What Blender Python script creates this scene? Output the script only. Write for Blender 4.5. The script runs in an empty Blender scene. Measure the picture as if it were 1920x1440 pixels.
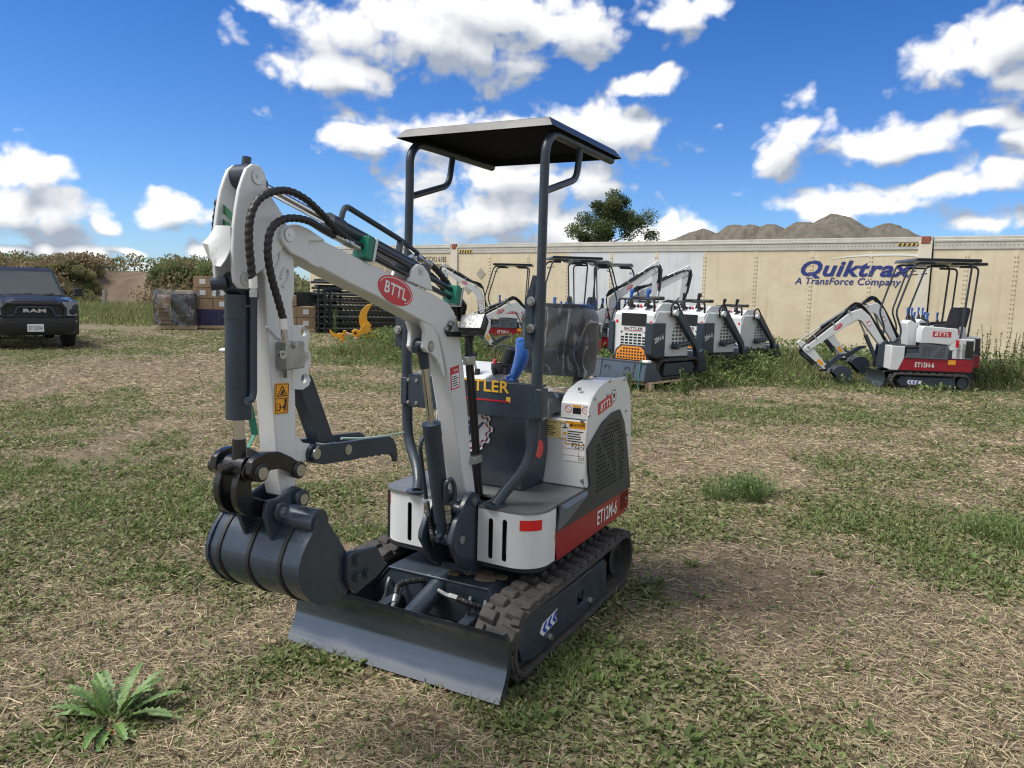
import bpy, bmesh, math, random
import numpy as np
from mathutils import Vector, Matrix
from mathutils.geometry import tessellate_polygon
random.seed(7); RNG = np.random.default_rng(7)
SC = bpy.context.scene; COL = SC.collection
PI = math.pi
# ------------------------------------------------------------------ camera
CAMH = 1.45; FPX = 1430.0; PITCH = math.radians(6.8); ROLL = math.atan(.0275)
_f = Vector((0, math.cos(PITCH), -math.sin(PITCH))); _r = Vector((1, 0, 0)); _u = _r.cross(_f)
CR = _r*math.cos(ROLL) + _u*math.sin(ROLL); CU = _u*math.cos(ROLL) - _r*math.sin(ROLL)
cam = bpy.data.cameras.new('camera'); camo = bpy.data.objects.new('camera', cam); COL.objects.link(camo)
cam.sensor_width = 36.0; cam.lens = FPX/1920*36.0; cam.clip_end = 3000; cam.clip_start = .05
m = Matrix((CR, CU, -_f)).transposed().to_4x4(); m.translation = Vector((0, 0, CAMH))
camo.matrix_world = m; SC.camera = camo
CPOS = Vector((0, 0, CAMH))
def ray(u, v): return _f + CR*((u-960)/FPX) - CU*((v-720)/FPX)
def gpt(u, v, z=0.0):                       # ground point under a picture position
    d = ray(u, v); return CPOS + d*((z-CAMH)/d.z)
def dpt(u, v, D):                           # point at depth D
    return CPOS + ray(u, v)*D
# ------------------------------------------------------------------ light
SUN_AZ = math.radians(-100); SUN_EL = math.radians(58)      # azimuth from +Y, clockwise
sdir = Vector((math.sin(SUN_AZ)*math.cos(SUN_EL), math.cos(SUN_AZ)*math.cos(SUN_EL), math.sin(SUN_EL)))
sl = bpy.data.lights.new('sun', 'SUN'); sl.energy = 2.1; sl.angle = math.radians(28); sl.color = (1, .95, .87)
so = bpy.data.objects.new('sun', sl); COL.objects.link(so); so.rotation_euler = sdir.to_track_quat('Z', 'Y').to_euler()
SC.view_settings.view_transform = 'Standard'; SC.view_settings.look = 'None'
SC.cycles.filter_width = 1.2; SC.cycles.max_bounces = 7; SC.cycles.diffuse_bounces = 3; SC.cycles.transparent_max_bounces = 16
SC.view_settings.exposure = 1.27; SC.view_settings.gamma = 1.0
# ------------------------------------------------------------------ sky with clouds (all in directions: azimuth and elevation)
W = bpy.data.worlds.new('World'); SC.world = W; W.use_nodes = True
CLOUDS = [(830,76,290,62),(630,138,125,28),(1060,45,105,78),(900,15,260,66),(760,55,160,66),
 (930,248,290,36),(690,252,100,40),(1160,240,105,56),(960,330,195,58),(940,400,172,64),(1060,430,110,58),(1090,216,95,24),
 (1265,22,95,32),(510,4,46,15),(1850,100,120,62),(1890,50,70,62),(1905,150,50,40),(1862,232,44,17),(1488,262,42,46),(1498,240,42,16),
 (1690,262,92,38),(1770,348,165,26),(1610,378,120,24),(1885,330,80,34),(1520,398,60,20),(1840,412,82,26),
 (40,320,85,52),(100,398,88,50),(30,385,60,40),(326,390,76,32),(205,420,17,13),(165,475,38,15),(100,470,22,13),(228,468,32,9),
 (272,495,34,9),(366,474,30,18),(1240,155,24,18),(1180,160,42,16),(1240,440,60,22),(1920,270,40,30),(20,470,40,10)]
def azel(u, v):
    d = ray(u, v).normalized(); return math.atan2(d.x, d.y), math.asin(d.z), math.hypot((u-960), (v-720))
def world_nodes():
    nt = W.node_tree; N = nt.nodes; Lk = nt.links; N.clear()
    def n(tree, t, **k):
        x = tree.nodes.new(t)
        for a, b in k.items(): setattr(x, a, b)
        return x
    g = bpy.data.node_groups.new('cloud_density', 'ShaderNodeTree')
    g.interface.new_socket('Vector', in_out='INPUT', socket_type='NodeSocketVector')
    g.interface.new_socket('Density', in_out='OUTPUT', socket_type='NodeSocketFloat')
    gi = n(g, 'NodeGroupInput'); go = n(g, 'NodeGroupOutput')
    def noise(scale, det, rough=.55, vec=None, out='Fac'):
        x = n(g, 'ShaderNodeTexNoise', noise_dimensions='2D'); x.inputs['Scale'].default_value = scale; x.inputs['Detail'].default_value = det
        x.inputs['Roughness'].default_value = rough; g.links.new(vec or gi.outputs[0], x.inputs['Vector']); return x.outputs[out]
    def math_(op, a, b=None, c=None):
        x = n(g, 'ShaderNodeMath', operation=op)
        for i, q in enumerate((a, b, c)):
            if q is None: continue
            if hasattr(q, 'node'): g.links.new(q, x.inputs[i])
            else: x.inputs[i].default_value = q
        return x.outputs[0]
    def vm(op, a, b, out=0):
        x = n(g, 'ShaderNodeVectorMath', operation=op)
        for i, q in enumerate((a, b)):
            if q is None: continue
            if hasattr(q, 'node'): g.links.new(q, x.inputs[i])
            else: x.inputs[i].default_value = q
        return x.outputs[out]
    w1 = noise(9, 2, out='Color'); wv = vm('SUBTRACT', w1, (.5, .5, .5)); wv = vm('MULTIPLY', wv, (.052, .034, 0)); p = vm('ADD', gi.outputs[0], wv)
    acc = None
    for (u, v, ru, rv) in CLOUDS:
        a, e, r = azel(u, v); k = 1/(1+(r/FPX)**2)**.5
        fk = 1.2 if ru > 60 else 1.55
        q = vm('SUBTRACT', p, (a, e, 0)); q = vm('MULTIPLY', q, (FPX/(ru*k*fk), FPX/(rv*k*fk), 0))
        l = math_('SUBTRACT', 1.0, vm('LENGTH', q, None, 1))
        acc = l if acc is None else math_('SMOOTH_MAX', acc, l, .12)
    # broken cloud in the unseen sky behind the photographer, thickened for highlights and fill light
    bk = noise(2.2, 3); sx = n(g, 'ShaderNodeSeparateXYZ'); g.links.new(gi.outputs[0], sx.inputs[0])
    far = math_('MULTIPLY_ADD', math_('ABSOLUTE', sx.outputs[0]), 3.0, -2.6)
    far = math_('MINIMUM', far, .55); far = math_('ADD', far, math_('MULTIPLY_ADD', bk, 1.3, -.62))
    acc = math_('MAXIMUM', acc, far)
    fb = noise(24, 6, .58); fb2 = noise(11, 3, .5)
    d = math_('ADD', acc, math_('MULTIPLY_ADD', fb, .95, -.475)); d = math_('ADD', d, math_('MULTIPLY_ADD', fb2, .7, -.35))
    for sc, w in ((15, .70), (44, .32)):
        vo = n(g, 'ShaderNodeTexVoronoi', feature='F1', voronoi_dimensions='2D'); vo.inputs['Scale'].default_value = sc; vo.inputs['Detail'].default_value = 1.0
        mpv = vm('MULTIPLY', p, (1, 1.35, 1)); g.links.new(mpv, vo.inputs['Vector']); d = math_('ADD', d, math_('MULTIPLY_ADD', vo.outputs['Distance'], -w, w*.52+.04))
    g.links.new(d, go.inputs[0]); g.interface.new_socket('Smooth', in_out='OUTPUT', socket_type='NodeSocketFloat'); g.links.new(acc, go.inputs[1])
    # main tree
    tc = n(nt, 'ShaderNodeTexCoord'); sp = n(nt, 'ShaderNodeSeparateXYZ'); Lk.new(tc.outputs['Generated'], sp.inputs[0])
    at = n(nt, 'ShaderNodeMath', operation='ARCTAN2'); Lk.new(sp.outputs[0], at.inputs[0]); Lk.new(sp.outputs[1], at.inputs[1])
    el = n(nt, 'ShaderNodeMath', operation='ARCSINE'); Lk.new(sp.outputs[2], el.inputs[0])
    cb = n(nt, 'ShaderNodeCombineXYZ'); Lk.new(at.outputs[0], cb.inputs[0]); Lk.new(el.outputs[0], cb.inputs[1])
    g1 = n(nt, 'ShaderNodeGroup'); g1.node_tree = g; Lk.new(cb.outputs[0], g1.inputs[0])
    of = n(nt, 'ShaderNodeVectorMath', operation='ADD'); Lk.new(cb.outputs[0], of.inputs[0]); of.inputs[1].default_value = (-.013, .033, 0)
    g2 = n(nt, 'ShaderNodeGroup'); g2.node_tree = g; Lk.new(of.outputs[0], g2.inputs[0])
    def mr(sock, a, b, c, d, interp='SMOOTHSTEP'):
        x = n(nt, 'ShaderNodeMapRange', interpolation_type=interp); Lk.new(sock, x.inputs[0])
        for i, q in zip((1, 2, 3, 4), (a, b, c, d)): x.inputs[i].default_value = q
        return x.outputs[0]
    mask = mr(g1.outputs[0], -.10, .48, 0, 1)
    up = mr(sp.outputs[2], 0, .03, 0, 1)
    mk = n(nt, 'ShaderNodeMath', operation='MULTIPLY'); Lk.new(mask, mk.inputs[0]); Lk.new(up, mk.inputs[1])
    def m2(op, a, b, c=None, cl=False):
        x = n(nt, 'ShaderNodeMath', operation=op, use_clamp=cl)
        for i, q in enumerate((a, b, c)):
            if q is None: continue
            if hasattr(q, 'node'): Lk.new(q, x.inputs[i])
            else: x.inputs[i].default_value = q
        return x.outputs[0]
    dn = m2('SUBTRACT', g1.outputs[0], g2.outputs[0])
    dS = m2('SUBTRACT', g1.outputs[1], g2.outputs[1])
    l2 = m2('MULTIPLY_ADD', dn, .50, .50); l2 = m2('MULTIPLY_ADD', dS, .95, l2); l2 = m2('MULTIPLY_ADD', mr(g1.outputs[0], .5, 1.3, 0, 1), -.22, l2, True)
    cc = n(nt, 'ShaderNodeMix', data_type='RGBA'); Lk.new(l2, cc.inputs[0])
    cc.inputs[6].default_value = CLOUD_DARK + (1,); cc.inputs[7].default_value = CLOUD_LIT + (1,)
    sky = n(nt, 'ShaderNodeTexSky', sky_type='NISHITA', sun_disc=False, sun_elevation=SUN_EL, sun_rotation=SUN_AZ % (2*PI), altitude=0, air_density=1.0, dust_density=SKY_DUST, ozone_density=2.0)
    ss = n(nt, 'ShaderNodeVectorMath', operation='MULTIPLY'); Lk.new(sky.outputs[0], ss.inputs[0])
    tz = mr(sp.outputs[2], -.01, .42, 0, 1, 'LINEAR'); tz = m2('POWER', tz, .6); tm = n(nt, 'ShaderNodeMix', data_type='RGBA'); Lk.new(tz, tm.inputs[0]); tm.inputs[6].default_value = SKY_LOW + (1,); tm.inputs[7].default_value = SKY_MUL + (1,); Lk.new(tm.outputs[2], ss.inputs[1])
    mx = n(nt, 'ShaderNodeMix', data_type='RGBA'); Lk.new(mk.outputs[0], mx.inputs[0]); Lk.new(ss.outputs[0], mx.inputs[6]); Lk.new(cc.outputs[2], mx.inputs[7])
    bg = n(nt, 'ShaderNodeBackground'); bg.inputs[1].default_value = .1; Lk.new(mx.outputs[2], bg.inputs[0])
    out = n(nt, 'ShaderNodeOutputWorld'); Lk.new(bg.outputs[0], out.inputs[0])
    W.cycles.sampling_method = 'NONE'
SKY_DUST = .3; SKY_MUL = (.085, .27, .53); SKY_LOW = (.40, .51, .71); CLOUD_DARK = (1.65, 1.88, 2.28); CLOUD_LIT = (4.5, 4.5, 4.5)
world_nodes()
# ------------------------------------------------------------------ helpers
def V(*a): return Vector(a)
SPLIT = {'seam_strip','hose_fitting','thumb_bracket','hose_clamp','steel_pipe','bolt','pin','weld_seam','tip_plate','cylinder_lug','head_plate','front_panel','blade_arm','oil_pipe','hose','boom_hose','strap','lamp_bracket','cylinder_bracket','hinge_bolt','post_bracket','armrest','gauge','corner_pad','round_mark','roller','wiper','canopy_post','vent_slots','chevron','warning_knob','pin_hole','hinge','plug','data_plate','block','top_board','bottom_board','engine_door','swing_post','grille_frame','side_panel'}
class MB:
    def __init__(s): s.v = []; s.f = []
    def add(s, vs, fs):
        b = len(s.v); s.v += [tuple(x) for x in vs]; s.f += [tuple(i+b for i in q) for q in fs]; return s
    def box(s, x0, x1, y0, y1, z0, z1):
        x0, x1 = sorted((x0, x1)); y0, y1 = sorted((y0, y1)); z0, z1 = sorted((z0, z1))
        return s.add([(x0,y0,z0),(x1,y0,z0),(x1,y1,z0),(x0,y1,z0),(x0,y0,z1),(x1,y0,z1),(x1,y1,z1),(x0,y1,z1)],
            [(3,2,1,0),(4,5,6,7),(0,1,5,4),(1,2,6,5),(2,3,7,6),(3,0,4,7)])
    def obox(s, c, ax, ay, az):              # centre and three half-vectors
        c, ax, ay, az = Vector(c), Vector(ax), Vector(ay), Vector(az); vs = []
        for k in (-1, 1):
            for (i, j) in ((-1,-1),(1,-1),(1,1),(-1,1)): vs.append(c+ax*i+ay*j+az*k)
        fs = [(3,2,1,0),(4,5,6,7),(0,1,5,4),(1,2,6,5),(2,3,7,6),(3,0,4,7)]
        if ax.cross(ay).dot(az) < 0: fs = [q[::-1] for q in fs]
        return s.add(vs, fs)
    def bar(s, p0, p1, w, h, upv=(0,0,1)):   # square bar between two points
        p0, p1 = Vector(p0), Vector(p1); d = p1-p0; u = Vector(upv)
        sd = d.cross(u).normalized(); u2 = sd.cross(d).normalized()
        return s.obox((p0+p1)/2, d/2, sd*w/2, u2*h/2)
    def prism(s, pts, vec, holes=()):
        pts = [Vector(p) for p in pts]; vec = Vector(vec)
        nrm = Vector((0,0,0))
        for i in range(len(pts)): nrm += pts[i].cross(pts[(i+1) % len(pts)])
        if nrm.dot(vec) < 0: pts = pts[::-1]
        n = len(pts)
        if not holes:
            return s.add(pts+[p+vec for p in pts], [tuple(range(n))[::-1], tuple(range(n, 2*n))] + [(i, (i+1) % n, n+(i+1) % n, n+i) for i in range(n)])
        loops = [pts]
        for h in holes:
            h = [Vector(p) for p in h]; hn = Vector((0,0,0))
            for i in range(len(h)): hn += h[i].cross(h[(i+1) % len(h)])
            loops.append(h if hn.dot(vec) < 0 else h[::-1])
        allp = [p for l in loops for p in l]; T = len(allp)
        tri = tessellate_polygon(loops); fs = []
        for t in tri:
            a, b, c = (allp[i] for i in t)
            t = tuple(t) if (b-a).cross(c-a).dot(vec) > 0 else tuple(t)[::-1]
            fs.append(tuple(i+T for i in t)); fs.append(t[::-1])
        o = 0
        for l in loops:
            k = len(l); fs += [(o+i, o+(i+1) % k, T+o+(i+1) % k, T+o+i) for i in range(k)]; o += k
        return s.add(allp+[p+vec for p in allp], fs)
    def cyl(s, p0, p1, r, r1=None, n=16):
        p0, p1 = Vector(p0), Vector(p1); r1 = r if r1 is None else r1
        d = (p1-p0).normalized(); a = d.orthogonal().normalized(); b = d.cross(a)
        vs = [p0+(a*math.cos(t)+b*math.sin(t))*r for t in (2*PI*i/n for i in range(n))] + [p1+(a*math.cos(t)+b*math.sin(t))*r1 for t in (2*PI*i/n for i in range(n))]
        return s.add(vs, [tuple(range(n))[::-1], tuple(range(n, 2*n))] + [(i, (i+1) % n, n+(i+1) % n, n+i) for i in range(n)])
    def ring(s, p0, p1, ro, ri, n=20):       # open tube with wall
        p0, p1 = Vector(p0), Vector(p1); d = (p1-p0).normalized(); a = d.orthogonal().normalized(); b = d.cross(a); vs = []
        for (p, r) in ((p0, ro), (p1, ro), (p1, ri), (p0, ri)): vs += [p+(a*math.cos(2*PI*i/n)+b*math.sin(2*PI*i/n))*r for i in range(n)]
        fs = []
        for k in range(4):
            for i in range(n): j = (i+1) % n; k2 = (k+1) % 4; fs.append((k*n+i, k*n+j, k2*n+j, k2*n+i))
        return s.add(vs, fs)
    def tube(s, pts, r, n=10, twist=0.0, amp=0.0, closed=False):
        pts = [Vector(p) for p in pts]; N = len(pts); t0 = (pts[1]-pts[0]).normalized(); a = t0.orthogonal().normalized(); vs = []; L = 0
        for i, p in enumerate(pts):
            t = (pts[min(i+1, N-1)]-pts[max(i-1, 0)]).normalized(); a = (a-t*a.dot(t)).normalized(); b = t.cross(a)
            if i: L += (pts[i]-pts[i-1]).length
            ri = r[i] if isinstance(r, (list, tuple)) else r
            for k in range(n):
                th = 2*PI*k/n; rr = ri*(1+amp*math.cos(th-twist*L)) if amp else ri
                vs.append(p+(a*math.cos(th)+b*math.sin(th))*rr)
        fs = [(i*n+k, i*n+(k+1) % n, (i+1)*n+(k+1) % n, (i+1)*n+k) for i in range(N-1) for k in range(n)]
        fs += [tuple(range(n))[::-1], tuple(range((N-1)*n, N*n))]
        return s.add(vs, fs)
    def sphere(s, c, r, n=12, m=8, sc=(1,1,1)):
        c = Vector(c); vs = [c+Vector((0,0,r*sc[2]))]
        for i in range(1, m):
            t = PI*i/m
            for k in range(n): p = 2*PI*k/n; vs.append(c+Vector((math.sin(t)*math.cos(p)*r*sc[0], math.sin(t)*math.sin(p)*r*sc[1], math.cos(t)*r*sc[2])))
        vs.append(c-Vector((0,0,r*sc[2]))); e = len(vs)-1
        fs = [(0, 1+k, 1+(k+1) % n) for k in range(n)]
        for i in range(m-2):
            for k in range(n): fs.append((1+i*n+k, 1+(i+1)*n+k, 1+(i+1)*n+(k+1) % n, 1+i*n+(k+1) % n))
        fs += [(e, 1+(m-2)*n+(k+1) % n, 1+(m-2)*n+k) for k in range(n)]
        return s.add(vs, fs)
    def loft(s, rings, caps=True):
        n = len(rings[0]); vs = [p for r in rings for p in r]
        fs = [(i*n+k, i*n+(k+1) % n, (i+1)*n+(k+1) % n, (i+1)*n+k) for i in range(len(rings)-1) for k in range(n)]
        if caps: fs += [tuple(range(n))[::-1], tuple(range((len(rings)-1)*n, len(rings)*n))]
        return s.add(vs, fs)
    def sheet(s, rows, th=None):             # grid of points, optional thickness vector
        n = len(rows[0]); m = len(rows); vs = [Vector(p) for r in rows for p in r]
        fs = [(i*n+k, i*n+k+1, (i+1)*n+k+1, (i+1)*n+k) for i in range(m-1) for k in range(n-1)]
        if th is None: return s.add(vs, fs)
        th = Vector(th); T = len(vs); vs2 = vs+[p+th for p in vs]
        f2 = [q[::-1] for q in fs]+[tuple(i+T for i in q) for q in fs]
        bd = [k for k in range(n)]+[i*n+n-1 for i in range(1, m)]+[(m-1)*n+k for k in range(n-2, -1, -1)]+[i*n for i in range(m-2, 0, -1)]
        f2 += [(bd[i], bd[(i+1) % len(bd)], T+bd[(i+1) % len(bd)], T+bd[i]) for i in range(len(bd))]
        return s.add(vs2, f2)
    def clusters(s):
        n = len(s.v); u = list(range(n))
        def fd(a):
            while u[a] != a: u[a] = u[u[a]]; a = u[a]
            return a
        for f in s.f:
            a = fd(f[0])
            for b in f[1:]: u[fd(b)] = a
        g = {}
        for i in range(n): g.setdefault(fd(i), []).append(i)
        cl = []
        for ids in g.values():
            A = np.array([s.v[i] for i in ids]); cl.append([A.min(0)-.003, A.max(0)+.003, set(ids)])
        ch = True
        while ch:
            ch = False; out = []
            for c in cl:
                for o in out:
                    if np.all(c[0] <= o[1]) and np.all(o[0] <= c[1]): o[0] = np.minimum(o[0], c[0]); o[1] = np.maximum(o[1], c[1]); o[2] |= c[2]; ch = True; break
                else: out.append(c)
            cl = out
        return [c[2] for c in cl]
    def build(s, name, mat, parent=None, bevel=0.0, seg=2, ang=35, sub=0, fixn=True):
        if name in SPLIT and parent is not None:
            cl = s.clusters()
            if len(cl) > 1:
                first = None
                for ids in cl:
                    mp = {i: k for k, i in enumerate(sorted(ids))}; b = MB(); b.v = [s.v[i] for i in sorted(ids)]; b.f = [tuple(mp[i] for i in f) for f in s.f if f[0] in ids]
                    o = b._build(name, mat, parent, bevel, seg, ang, sub, fixn); first = first or o
                return first
        return s._build(name, mat, parent, bevel, seg, ang, sub, fixn)
    def _build(s, name, mat, parent=None, bevel=0.0, seg=2, ang=35, sub=0, fixn=True):
        me = bpy.data.meshes.new(name); me.from_pydata(s.v, [], s.f); me.validate()
        if fixn:
            bm = bmesh.new(); bm.from_mesh(me); bmesh.ops.recalc_face_normals(bm, faces=bm.faces); bm.to_mesh(me); bm.free()
        me.shade_smooth(); me.set_sharp_from_angle(angle=math.radians(ang))
        o = bpy.data.objects.new(name, me); COL.objects.link(o); me.materials.append(mat)
        if parent is not None: o.parent = parent
        if bevel:
            b = o.modifiers.new('bevel', 'BEVEL'); b.width = bevel; b.segments = seg; b.limit_method = 'ANGLE'; b.angle_limit = math.radians(40); b.use_clamp_overlap = True
        if sub:
            b = o.modifiers.new('subsurf', 'SUBSURF'); b.levels = b.render_levels = sub
        return o
def spline(pts, k=8):                        # Catmull-Rom through points
    P = [Vector(p) for p in pts]; out = []
    for i in range(len(P)-1):
        p0 = P[i-1] if i else P[0]*2-P[1]; p1, p2 = P[i], P[i+1]; p3 = P[i+2] if i+2 < len(P) else P[-1]*2-P[-2]
        for j in range(k):
            t = j/k; out.append(.5*((2*p1)+(p2-p0)*t+(2*p0-5*p1+4*p2-p3)*t*t+(3*p1-p0-3*p2+p3)*t**3))
    return out+[P[-1]]
def fillet(pts, r, k=6):                     # polyline with rounded corners
    P = [Vector(p) for p in pts]; out = [P[0]]
    for i in range(1, len(P)-1):
        a = (P[i-1]-P[i]); b = (P[i+1]-P[i]); q = min(r, a.length*.48, b.length*.48); A = P[i]+a.normalized()*q; B = P[i]+b.normalized()*q
        for j in range(k+1): t = j/k; out.append(A*(1-t)**2+P[i]*2*t*(1-t)+B*t*t)
    return out+[P[-1]]
def round_poly(pts, r, k=4):                 # closed polygon with rounded corners
    P = [Vector(p) for p in pts]; n = len(P); out = []
    for i in range(n):
        a = P[i-1]-P[i]; b = P[(i+1) % n]-P[i]; q = min(r, a.length*.45, b.length*.45); A = P[i]+a.normalized()*q; B = P[i]+b.normalized()*q
        for j in range(k+1): t = j/k; out.append(A*(1-t)**2+P[i]*2*t*(1-t)+B*t*t)
    return out
def resample(pts, step):
    P = [Vector(p) for p in pts]; out = [P[0]]; acc = 0
    for i in range(1, len(P)):
        d = (P[i]-P[i-1]).length; t = step-acc
        while t < d: out.append(P[i-1].lerp(P[i], t/d)); t += step
        acc = d-(t-step)
    out.append(P[-1]); return out
def tag(o, label=None, cat=None, group=None, kind=None):
    if label: o['label'] = label
    if cat: o['category'] = cat
    if group: o['group'] = group
    if kind: o['kind'] = kind
    return o
def empty(name, loc, rz=0.0):
    o = bpy.data.objects.new(name, None); COL.objects.link(o); o.location = loc; o.rotation_euler = (0, 0, rz); o.empty_display_size = .2; return o
def copy_tree(o, parent=None):
    c = o.copy(); COL.objects.link(c)
    if parent is not None: c.parent = parent
    for ch in list(o.children): copy_tree(ch, c)
    return c
_font = {}
def text(s, parent, org, xd, yd, w, h, mat, shear=0.0, bold=0.0, depth=.0015, name='lettering', align='C'):
    """word as a flat raised mesh: org is its centre, xd/yd its directions, w/h its size"""
    key = (s, shear, bold)
    if key not in _font:
        for bb in (bold, bold*.8, bold*.6, bold*1.15, bold*.4, bold*.2, 0):
            cu = bpy.data.curves.new('txt', 'FONT'); cu.body = s; cu.shear = shear; cu.offset = bb; cu.space_character = 1+bb*2.2; cu.resolution_u = 3; cu.fill_mode = 'FRONT'
            ob = bpy.data.objects.new('txt', cu); COL.objects.link(ob); bpy.context.view_layer.update()
            me = bpy.data.meshes.new_from_object(ob.evaluated_get(bpy.context.evaluated_depsgraph_get())); bpy.data.objects.remove(ob); bpy.data.curves.remove(cu)
            vv = [v.co.copy() for v in me.vertices]; ff = [tuple(p.vertices) for p in me.polygons]; ar = sum(p.area for p in me.polygons); bpy.data.meshes.remove(me)
            if ar > .12*(max(v.x for v in vv)-min(v.x for v in vv))*(max(v.y for v in vv)-min(v.y for v in vv)): break
        _font[key] = (vv, ff)
    vv, ff = _font[key]; xs = [v.x for v in vv]; ys = [v.y for v in vv]; x0, x1, y0, y1 = min(xs), max(xs), min(ys), max(ys)
    xd = Vector(xd).normalized(); yd = Vector(yd).normalized(); nd = xd.cross(yd).normalized(); org = Vector(org)
    b = MB(); b.add([org+xd*((v.x-x0)/(x1-x0)-.5)*w+yd*((v.y-y0)/(y1-y0)-.5)*h+nd*depth for v in vv], ff)
    return b.build(name, mat, parent, fixn=False)
def rect(b, org, xd, yd, x0, x1, y0, y1, d):  # thin slab lying on a face, d thick
    org = Vector(org); xd = Vector(xd).normalized(); yd = Vector(yd).normalized(); nd = xd.cross(yd)
    return b.obox(org+xd*(x0+x1)/2+yd*(y0+y1)/2+nd*d/2, xd*(x1-x0)/2, yd*(y1-y0)/2, nd*d/2)
# ------------------------------------------------------------------ materials
MATS = {}
def mat(name, col, rough=.5, metal=0.0, coat=0.0, var=0.0, vscale=6.0, bump=0.0, bscale=60.0, col2=None, rvar=0.0, spec=.5, aniso=False, trans=0.0, alpha=1.0, sheen=0.0, emit=0.0):
    if name in MATS: return MATS[name]
    M = bpy.data.materials.new(name); M.use_nodes = True; nt = M.node_tree; N = nt.nodes; L = nt.links; b = N['Principled BSDF']
    b.inputs['Base Color'].default_value = (*col, 1); b.inputs['Roughness'].default_value = rough; b.inputs['Metallic'].default_value = metal
    b.inputs['Coat Weight'].default_value = coat; b.inputs['Coat Roughness'].default_value = .12; b.inputs['Specular IOR Level'].default_value = spec
    b.inputs['Transmission Weight'].default_value = trans; b.inputs['Alpha'].default_value = alpha
    if sheen: b.inputs['Sheen Weight'].default_value = sheen
    if emit: b.inputs['Emission Color'].default_value = (*col, 1); b.inputs['Emission Strength'].default_value = emit
    tc = N.new('ShaderNodeTexCoord')
    if var or col2 or rvar:
        nz = N.new('ShaderNodeTexNoise'); nz.inputs['Scale'].default_value = vscale; nz.inputs['Detail'].default_value = 6; nz.inputs['Roughness'].default_value = .65
        L.new(tc.outputs['Object'], nz.inputs['Vector'])
        mr = N.new('ShaderNodeMapRange'); mr.inputs[1].default_value = .3; mr.inputs[2].default_value = .7; L.new(nz.outputs['Fac'], mr.inputs[0])
        if var or col2:
            mx = N.new('ShaderNodeMix'); mx.data_type = 'RGBA'; L.new(mr.outputs[0], mx.inputs[0])
            c2 = col2 or tuple(min(1, c*(1+var)) for c in col); c1 = col if col2 else tuple(c*(1-var) for c in col)
            mx.inputs[6].default_value = (*c1, 1); mx.inputs[7].default_value = (*c2, 1); L.new(mx.outputs[2], b.inputs['Base Color'])
        if rvar:
            m2 = N.new('ShaderNodeMapRange'); L.new(nz.outputs['Fac'], m2.inputs[0]); m2.inputs[1].default_value = .3; m2.inputs[2].default_value = .7
            m2.inputs[3].default_value = max(0, rough-rvar); m2.inputs[4].default_value = min(1, rough+rvar); L.new(m2.outputs[0], b.inputs['Roughness'])
    if bump:
        n2 = N.new('ShaderNodeTexNoise'); n2.inputs['Scale'].default_value = bscale; n2.inputs['Detail'].default_value = 5; L.new(tc.outputs['Object'], n2.inputs['Vector'])
        bp = N.new('ShaderNodeBump'); bp.inputs['Strength'].default_value = bump; bp.inputs['Distance'].default_value = .01; L.new(n2.outputs['Fac'], bp.inputs['Height']); L.new(bp.outputs[0], b.inputs['Normal'])
    MATS[name] = M; return M
WHITE = mat('white_paint', (.60,.625,.635), .42, coat=.25, var=.05, vscale=3, rvar=.08, bump=.03, bscale=220)
CHAR = mat('charcoal_paint', (.028,.041,.059), .36, spec=.4, coat=.14, var=.18, vscale=5, rvar=.1, bump=.03, bscale=180)
CHARM = mat('charcoal_plate', (.029,.041,.057), .42, spec=.4, coat=.1, var=.25, vscale=9, rvar=.12, bump=.05, bscale=90)
BLACK = mat('black_paint', (.008,.009,.011), .28, coat=.4, rvar=.1)
BLACKM = mat('black_matte', (.012,.013,.015), .6)
RED = mat('red_paint', (.28,.005,.017), .35, coat=.15, var=.06)
REFL = mat('red_reflector', (.62,.008,.012), .3, coat=.3, var=.08, vscale=60)
STEEL = mat('zinc_steel', (.5,.51,.5), .34, 1.0, rvar=.1, vscale=30)
CHROME = mat('chrome_rod', (.62,.63,.64), .12, 1.0, rvar=.04)
RUBBER = mat('track_rubber', (.022,.022,.023), .75, col2=(.062,.054,.046), vscale=14, bump=.35, bscale=60)
HOSE = mat('hose_rubber', (.01,.01,.011), .5, bump=.1)
YEL = mat('warning_yellow', (.75,.33,.02), .45)
CREAM_S = mat('pale_yellow_sticker', (.70,.56,.24), .5)
WST = mat('white_sticker', (.72,.73,.73), .45)
INK = mat('black_ink', (.01,.01,.012), .5)
GOLD = mat('gold_lettering', (.72,.42,.05), .45)
BLUE = mat('blue_knit_sleeve', (.008,.10,.42), .8, var=.25, vscale=60, bump=.5, bscale=260, sheen=.3)
BLUEP = mat('blue_decal', (.01,.06,.40), .4)
GREEN = mat('green_clamp', (.005,.16,.10), .4, var=.1)
GSTRAP = mat('green_strap', (.05,.28,.19), .45, var=.2)
VINYL = mat('black_vinyl', (.018,.019,.021), .5, bump=.2, bscale=200)
DECK = None
SOILM = mat('dried_mud', (.20,.15,.10), .95, var=.3, vscale=20, bump=.4)
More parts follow.
